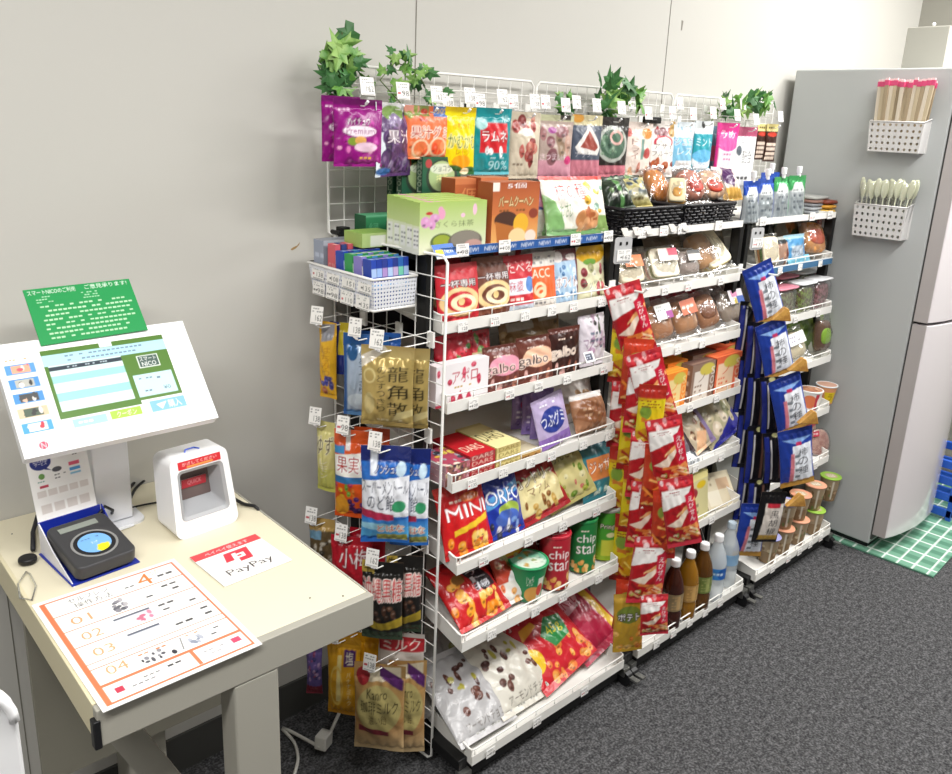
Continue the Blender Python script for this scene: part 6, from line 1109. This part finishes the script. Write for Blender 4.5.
o = sheet('brand_card', cd, .103, .114, P_PAPER, 1100, hd); o.location = (-.006, .045, .062); o.rotation_euler = (R(-14), 0, 0)
M_BLUE = mat('holder_blue', '1c2f9c', .35)
MB().prism([(-.056, .0), (.05, .0), (.05, .062), (-.058, .062)], .043, .047).build('holder_back', M_BLUE, hd)
MB().add([(-.058, .045, .062), (-.058, .045, 0), (-.060, -.1, 0), (-.060, -.02, .03)], [(0, 1, 2, 3)]).build('holder_side', mat('holder_white', 'e8e8ee', .4), hd).modifiers.new('s', 'SOLIDIFY').thickness = .002
MB().add([(.052, .045, .062), (.052, .045, 0), (.052, -.06, 0), (.052, .0, .03)], [(0, 1, 2, 3)]).build('holder_side', M_BLUE, hd).modifiers.new('s', 'SOLIDIFY').thickness = .002
MB().box(-.062, .054, -.098, .045, .0008, .0028).build('holder_base', M_BLUE, hd)
rd_ = empty('card_reader', (.392, 1.322, TZ + .003), (R(11), 0, R(6)), 'black contactless card reader with a blue and yellow round pad', 'card reader')
MB().prism([(q[0], q[1]) for q in rrect(-.052, .052, 0, .132, .014, 6)], -.026, 0).build('reader_body', mat('reader_black', '3a3a3c', .4), rd_, bevel=.004, rot=(R(90), 0, 0)).location = (0, 0, .002)
rd_.children[0].rotation_euler = (R(-90), 0, 0); rd_.children[0].location = (0, 0, .004)
rb = rd_.children[0]; rb.data.transform(Matrix.Rotation(R(-90), 4, 'X') @ Matrix.Scale(1, 4)); rb.rotation_euler = (0, 0, 0); rb.location = (0, 0, 0)
zz = [v.co.z for v in rb.data.vertices]; yy = [v.co.y for v in rb.data.vertices]; rb.data.transform(Matrix.Translation((0, -min(yy), -min(zz) + .003))); rb.data.update()
ZT = .0292
for nm, r0, r1, z, m in (('pad_ring', .034, .038, .0008, mat('ring_grey', '8a8a88', .4)), ('pad_rim', .0, .034, .0005, mat('ring_black', '1c1c20', .4))):
    MB().lathe([(max(r0, .0003), 0), (max(r0, .0003), z), (r1, z), (r1, 0)], 36, close=False).build(nm, m, rd_, loc=(0, .052, ZT))
a = Art(.06, .06, [('bg', '78b0ec'), ('l', 1, .2, .72, .8, .82, '3a5a88'), ('t', 'タッチ', .4, .45, .6, .58, 'e8f4ff'), ('p', [(.42, .1), (.5, .34), (.66, .36), (.86, .3), (.8, .0), (.5, .0)], 'e8e020')], 1100)
rr = np.linspace(0, 1, 16)[:, None]; th = np.linspace(0, 2 * np.pi, 49)[None, :]; X_, Y_ = rr * np.cos(th), rr * np.sin(th)
co = np.stack([X_ * .027, Y_ * .027, 0 * X_ + .0012], -1); o = meshnp('touch_pad', [gridmesh('', co, a.out[np.clip(((Y_ + 1) / 2 * a.ny), 0, a.ny).astype(int), np.clip(((X_ + 1) / 2 * a.nx), 0, a.nx).astype(int)], P_CARD)], P_CARD, rd_); o.location = (0, .052, ZT)
MB().box(-.036, .03, .103, .117, 0, .0008).build('display', mat('lcd_grey', '8a9088', .25), rd_, loc=(0, 0, ZT))
cab = MB().tube([(.42, 1.455, TZ + .045), (.44, 1.47, TZ + .055), (.455, 1.475, TZ + .04), (.46, 1.50, TZ + .02)], .003, 6).build('reader_cable', M_PLASTIC_B, smooth=True); tag(cab, 'short black cable rising behind the card reader', 'cable')
# retractable reel
p1_, p2_ = on(46, 500, z=TZ + .02), on(34, 545, z=TZ + .01)
rl = empty('key_reel', tuple(on(28, 563, z=TZ)), (0, 0, 0), 'black retractable key reel on a short strap at the left desk edge', 'key reel'); c0 = Vector(on(28, 563, z=TZ))
MB().lathe([(.0005, .002), (.013, .002), (.015, .004), (.015, .010), (.013, .012), (.0005, .012)], 24).build('reel_case', M_PLASTIC_B, rl, smooth=False, bevel=.001)
st_ = MB(); q = [Vector(on(44, 503, z=TZ + .02)) - c0, Vector(on(38, 515, z=TZ + .02)) - c0, Vector(on(33, 532, z=TZ + .012)) - c0, Vector(on(33, 550, z=TZ + .008)) - c0]
st_.tube(q, .0042, 6).build('strap', mat('strap_black', '202024', .6), rl, smooth=True)
cq = [Vector(on(x, y, z=TZ + .003)) - c0 for x, y in ((26, 572), (18, 584), (20, 598), (32, 600), (36, 586), (30, 574))]
MB().tube(cq + cq[:1], .0016, 6).build('clear_hook', mat('clear_hook', 'e8e8e0', .1, trans=.8), rl, smooth=True)

# scanner
sn = empty('code_scanner', (.592, 1.362, TZ), (0, 0, R(4)), 'white desktop code scanner with a grey recessed window and red sticker', 'scanner')
def ring(mb, P, Q, flip=False):
    n = len(P); k = len(mb.v); mb.v += [tuple(p) for p in P] + [tuple(q) for q in Q]
    for i in range(n): j = (i + 1) % n; mb.f.append((k + i, k + j, k + n + j, k + n + i) if not flip else (k + n + i, k + n + j, k + j, k + i))
SW, SH = .128, .152
def tilt(x, z, y, s=1.0): return (x * (1 - .10 * z / SH), y + .028 * (z / SH), z)      # front leans back, narrower at the top
out = rrect(-SW / 2, SW / 2, 0, SH, .016, 6); inn = rrect(-.05, .05, .032, .126, .009, 6); in2 = rrect(-.044, .044, .038, .120, .007, 6); in3 = rrect(-.038, .036, .056, .116, .003, 6)
mb = MB(); ring(mb, [tilt(x, z, 0) for x, z in inn], [tilt(x, z, 0) for x, z in out])
bk_ = [(x * .94, .028 * (z / SH) + .082 - .022 * (z / SH) ** 2, z * .98) for x, z in out]
ring(mb, [tilt(x, z, 0) for x, z in out], bk_); n0 = len(mb.v); mb.v += bk_; mb.f.append(tuple(range(n0, n0 + len(bk_))))
mb.build('housing', M_PLASTIC_W, sn, bevel=.004)
mb = MB(); ring(mb, [tilt(x, z, .003) for x, z in in2], [tilt(x, z, -.0008) for x, z in inn]); ring(mb, [tilt(x * .9, z, .036) for x, z in in3], [tilt(x, z, .003) for x, z in in2]); mb.build('window_frame', M_PLASTIC_G, sn)
mb = MB(); n0 = 0; mb.v += [tilt(x * .9, z, .035) for x, z in in3]; mb.f.append(tuple(range(len(in3)))); mb.build('glass', mat('scanner_glass', '6a5c5a', .12), sn)
a = sheet('sticker_reflection', [('bg', 'a82030'), ('t', 'QUICK', .25, .25, .8, .75, 'd89098')], .05, .018, P_CARD, 700, sn); a.location = (-.002, .0475, .078)  # reflection of the red sticker in the dark glass, made as a printed sheet
a = sheet('red_sticker', [('bg', 'd02c34'), ('t', 'かざしてください', .1, .4, .9, .8, 'f4d8d0'), ('r', .2, .1, .8, .3, 'e8a050')], .086, .015, P_CARD, 800, sn); a.location = (.0, .0226, .1288); a.rotation_euler = (R(-11), 0, 0)
MB().tube([(-.018, .045, .152), (-.012, .055, .1525), (.006, .056, .1525), (.012, .046, .152)], .0016, 5).build('blue_mark', mat('blue_mark', '5a78e8', .5), sn)

# cables at the back of the desk
def cable(pts, r, label, m=M_PLASTIC_B, name='cable'):
    P = [Vector(p) for p in pts]; Q = []
    for i in range(len(P) - 1):
        a, b, c, d = P[max(i - 1, 0)], P[i], P[i + 1], P[min(i + 2, len(P) - 1)]
        for t in (0, .25, .5, .75): Q.append(.5 * ((2 * b) + (c - a) * t + (2 * a - 5 * b + 4 * c - d) * t * t + (3 * b - a - 3 * c + d) * t ** 3))
    Q.append(P[-1]); return tag(MB().tube(Q, r, 7).build(name, m, smooth=True), label, 'cable')
tz = TZ + .005
cable([(*on(98, 513, z=tz)[:2], tz), (*on(116, 510, z=tz)[:2], tz), (*on(128, 503, z=tz)[:2], tz), (*on(136, 488, z=tz)[:2], tz), (*on(152, 476, z=tz)[:2], tz), (*on(172, 470, z=tz)[:2], tz)], .003, 'thick black cable curling round the kiosk column foot')
cable([(*on(128, 490, z=tz)[:2], tz), (*on(145, 474, z=tz)[:2], tz + .003), (*on(170, 466, z=tz)[:2], tz)], .0035, 'black cable running along the wall end of the desk')
cable([(*on(110, 514, z=tz)[:2], tz), (*on(138, 506, z=tz)[:2], tz), (*on(160, 502, z=tz)[:2], tz)], .002, 'thin black cable crossing the desk towards the scanner')
cable([(.645, 1.452, TZ + .04), (.668, 1.462, TZ + .022), (.69, 1.42, TZ + .005), (.705, 1.385, TZ + .003), (.712, 1.38, TZ - .05)], .0035, 'black cable leaving the scanner over the right desk edge')
# plug and leads on the floor
M_CORD = mat('white_cord', 'dcdad2', .4)
pl = empty('power_plug', (.905, 1.47, .035), (R(0), R(8), R(30)), 'white power plug block on the floor behind the desk leg', 'plug')
MB().box(-.02, .02, -.016, .016, -.018, .018).build('plug_body', M_CORD, pl, bevel=.004); MB().box(.02, .034, -.006, -.003, -.004, .004).box(.02, .034, .003, .006, -.004, .004).build('prongs', mat('zinc', '9c9c98', .35, metal=.9), pl)
cable([(.925, 1.475, .036), (.97, 1.50, .06), (1.03, 1.54, .075), (1.065, 1.60, .09)], .0045, 'white lead running from the plug to the wall side', M_CORD, 'extension_lead')
p = [on(x, y, z=.006) for x, y in ((283, 728), (294, 742), (298, 758), (294, 776))]
cable([(.888, 1.46, .03)] + [tuple(q) for q in p], .0042, 'white lead looping forward from the plug on the floor', M_CORD, 'extension_lead')
# white rounded chair back at the lower left corner
p = on(-14, 738, Y=.72)
cb = empty('plastic_chair', (p[0], .72, 0), (0, 0, R(-6)), 'white rounded plastic chair back cut off by the left picture edge', 'chair')
poly = rrect(-.2, .026, p[2] - .35, p[2] + .055, .045, 8)
MB().prism(poly, 0, .012).build('backrest', M_PLASTIC_W, cb, bevel=.004)
MB().tube([(x * 1.0, -.002, z) for x, z in rrect(-.197, .023, p[2] - .347, p[2] + .052, .043, 8)] , .005, 6).build('backrest_rim', M_PLASTIC_W, cb, smooth=True)
MB().box(-.2, .02, -.30, .0, .43, .445).build('seat', M_PLASTIC_W, cb, bevel=.006)
for x in (-.185, .005):
    for y in (-.28, -.01): MB().tube([(x, y, .44), (x, y, .0)], .011, 8).build('leg', mat('chrome', 'c0c0c0', .2, metal=1), cb, smooth=True)

# ---------------------------------------------------------------- fridge
FX0, FX1, FY0, FY1, FH = 3.07, 3.57, 1.04, 1.605, 1.768
M_FR = mat('fridge_grey', 'b9bcbb', .35); M_FD = mat('fridge_door', 'e2dcde', .18, coat=.5); M_DE = mat('fridge_edge', 'b5afad', .35)
fg = empty('refrigerator', ((FX0 + FX1) / 2, 1.3, 0), (0, 0, 0), 'tall silver-grey two-door fridge at the right end of the racks', 'fridge'); ox = (FX0 + FX1) / 2
MB().box(FX0 - ox, FX1 - ox, FY0 - 1.3, FY1 - 1.3, .03, FH).build('cabinet', M_FR, fg, bevel=.006)
def door(z0, z1, name):
    n = 12; f = []; 
    for i in range(n + 1):
        u = i / n; x = FX0 + .004 + (FX1 - FX0 - .008) * u; f.append((x - ox, .985 - .035 * math.sin(math.pi * u) ** .8 - 1.3))
    poly = f + [(FX1 - .004 - ox, 1.034 - 1.3), (FX0 + .004 - ox, 1.034 - 1.3)]
    mb = MB(); k = len(poly); mb.v = [(x, y, z0) for x, y in poly] + [(x, y, z1) for x, y in poly]; mb.f = [tuple(range(k))[::-1], tuple(range(k, 2 * k))] + [(i, (i + 1) % k, k + (i + 1) % k, k + i) for i in range(k)]
    d = mb.build(name, M_FD, fg, bevel=.003)
    MB().box(FX0 + .001 - ox, FX0 + .0045 - ox, .987 - 1.3, 1.033 - 1.3, z0, z1).build('door_edge', M_DE, d); return d
door(.075, .905, 'door'); door(.915, FH - .003, 'door')
MB().box(FX0 + .006 - ox, FX1 - .006 - ox, 1.033 - 1.3, 1.041 - 1.3, .05, FH - .01).build('door_gasket', mat('gasket', '4c4c4a', .7), fg)
MB().box(FX0 + .02 - ox, FX1 - .02 - ox, 1.05 - 1.3, 1.5 - 1.3, 0, .03).build('plinth', M_PLASTIC_B, fg)
# box on the fridge
XB_ = 3.27; a_, b_ = on(905.5, 40, X=XB_), on(948, 40, X=XB_); zt_ = on(905.5, 27.5, X=XB_)[2]
bx_ = MB().box(XB_, XB_ + .26, max(b_[1], .99), a_[1], FH + .001, zt_).build('storage_box', mat('box_grey_cream', 'a5a399', .6), bevel=.004); tag(bx_, 'plain cream-grey box standing on top of the fridge', 'box')
p = on(933, 24, X=XB_); tag(superblock(.012, .012, .012, .9, 12, 8).build('white_knob', M_PLASTIC_W, smooth=True, loc=(XB_ + .01, p[1], zt_ + .0015)), 'tiny white knob lying on the box above the fridge', 'knob')
# perforated holders on the fridge side
def holder(yt_px, yb_px, xl, xr, label, xt=3.008):
    A_, B_, C_ = on(xl, yt_px, X=xt), on(xr, yt_px, X=xt), on(xl - 2, yb_px, X=xt); zt, zb = A_[2], C_[2]; ya, yb = A_[1], B_[1]
    e = empty('perforated_holder', (FX0, (ya + yb) / 2, zb), (0, 0, 0), label, 'holder', 'white perforated holders on the fridge side'); x1 = FX0 - .001
    def l(x, y, z): return (x - FX0, y - (ya + yb) / 2, z - zb)
    s = .006; m = mat('holder_white_plastic', 'dcdad8', .4)
    hole_panel(l(xt + s, ya - s, zb), l(xt + s, yb + s, zb), l(xt, yb, zt), l(xt, ya, zt), 9, 5, .24, 'front_wall', e, m)
    for y, ys in ((yb, s), (ya, -s)):
        MB().add([l(xt + s, y + ys, zb), l(x1, y + ys, zb), l(x1, y, zt + .012), l(xt, y, zt)], [(0, 1, 2, 3)]).build('side_wall', m, e).modifiers.new('s', 'SOLIDIFY').thickness = .0015
    MB().add([l(x1, ya, zb), l(x1, yb, zb), l(x1, yb, zt + .012), l(x1, ya, zt + .012)], [(0, 1, 2, 3)]).add([l(xt + s, ya - s, zb), l(xt + s, yb + s, zb), l(x1, yb + s, zb), l(x1, ya - s, zb)], [(0, 1, 2, 3)]).build('back_wall', m, e)
    MB().tube([l(x1 - .002, ya, zt + .012), l(xt, ya, zt), l(xt, yb, zt), l(x1 - .002, yb, zt + .012)], .0028, 6).build('rim', m, e, smooth=True)
    return ya, yb, zb, zt
ya, yb, zb, zt = holder(121, 151, 870, 925, 'white perforated plastic holder full of chopsticks, upper of the two')
rd = random.Random(2); zc = on(900, 78, X=3.03)[2]
for i in range(28):
    r_, c_ = i % 2, i // 2; y = yb + .012 + (ya - yb - .024) * (c_ + .5) / 14; x = 3.024 + .028 * r_; h = zc - zb - .006 + rd.uniform(-.006, .004)
    e = empty('chopstick_pack', (x, y, zb + .003), (R((c_ - 6.5) * -.5), R(rd.uniform(-1, 2)), 0), 'pink-topped chopstick pack, %s in the %s row from the fridge door' % ((ORD + ['tenth', 'eleventh', 'twelfth', 'thirteenth', 'fourteenth'])[c_], ['outer', 'inner'][r_]), 'chopsticks', 'chopstick packs in the upper holder')
    wv = .0062
    MB().box(-.004, .004, -wv, wv, 0, h * .90).build('sleeve', mat('sleeve_%d' % (i % 3), ['c4b496', 'a8967a', 'd8ccb8'][i % 3], .6), e, bevel=.001); MB().box(-.0044, .0044, -wv * 1.15, wv * 1.15, h * .90, h * .97).build('pink_tip', mat('pink_tip', 'd8507c', .4), e)
    MB().box(-.003, .003, -wv * .9, wv * .9, h * .97, h).build('wood_end', mat('pale_end', 'ecd0d0', .6), e)
ya, yb, zb, zt = holder(203, 235, 855, 908, 'white perforated plastic holder full of wrapped spoons, lower of the two')
zc = on(885, 180, X=3.03)[2]
for i in range(18):
    r_, c_ = i % 2, i // 2; y = yb + .012 + (ya - yb - .024) * (c_ + .5) / 9; x = 3.022 + .03 * r_; h = zc - zb - .006 + rd.uniform(-.012, .006)
    e = empty('spoon_pack', (x, y, zb + .003), (R((c_ - 4) * -1.5), R(rd.uniform(-3, 3)), R(rd.uniform(-30, 30))), 'wrapped pale green spoon, %s in the %s row from the fridge door' % (ORD[c_], ['outer', 'inner'][r_]), 'spoon', 'wrapped spoons in the lower holder')
    ms = mat('spoon_green', 'eef0d2', .3)
    MB().tube([(0, 0, .0), (0, 0, h * .72)], .0022, 5).build('spoon_handle', ms, e, smooth=True); superblock(.006, .024, h * .34, .9, 12, 8).build('spoon_bowl', ms, e, smooth=True, loc=(0, 0, h * .7)); superblock(.010, .024, h * 1.02, .5, 10, 8).build('wrapper', M_FILM, e, smooth=True)
# mat and crate
mt = []
for i in range(9): mt.append(('r', (i + .45) / 9 - .004, 0, (i + .45) / 9 + .004, 1, 'e4ece6'))
for i in range(8): mt.append(('r', 0, (i + .45) / 8 - .006, 1, (i + .45) / 8 + .006, 'e4ece6'))
mtp = [('bg', '4f8068')] + [('r', (i + .1) / 9, 0, (i + .8) / 9, 1, '6a9a82') for i in range(9)] + mt
o = sheet('floor_mat', mtp, .95, .42, P_PAPER, 260, th=.006, back='5a8a74'); o.location = (3.535, .822, .0075); o.rotation_euler = (R(-90), 0, R(3)); tag(o, 'green floor mat with white checks under the fridge', 'mat')
cr = empty('plastic_crate', (3.72, 1.02, 0), (0, 0, 0), 'blue plastic crate just visible beyond the fridge door', 'crate')
for z in (.02, .09, .16, .23): MB().box(-.13, .13, -.1, -.085, z, z + .035).box(-.13, -.115, -.1, .15, z, z + .035).box(.115, .13, -.1, .15, z, z + .035).box(-.13, .13, .135, .15, z, z + .035).build('crate_band', mat('crate_blue', '2a5cc0', .4), cr, bevel=.003)
for x in (-.12, .12):
    for y in (-.09, .14): MB().box(x - .01, x + .01, y - .01, y + .01, .008, .27).build('crate_post', mat('crate_blue', '2a5cc0', .4), cr)
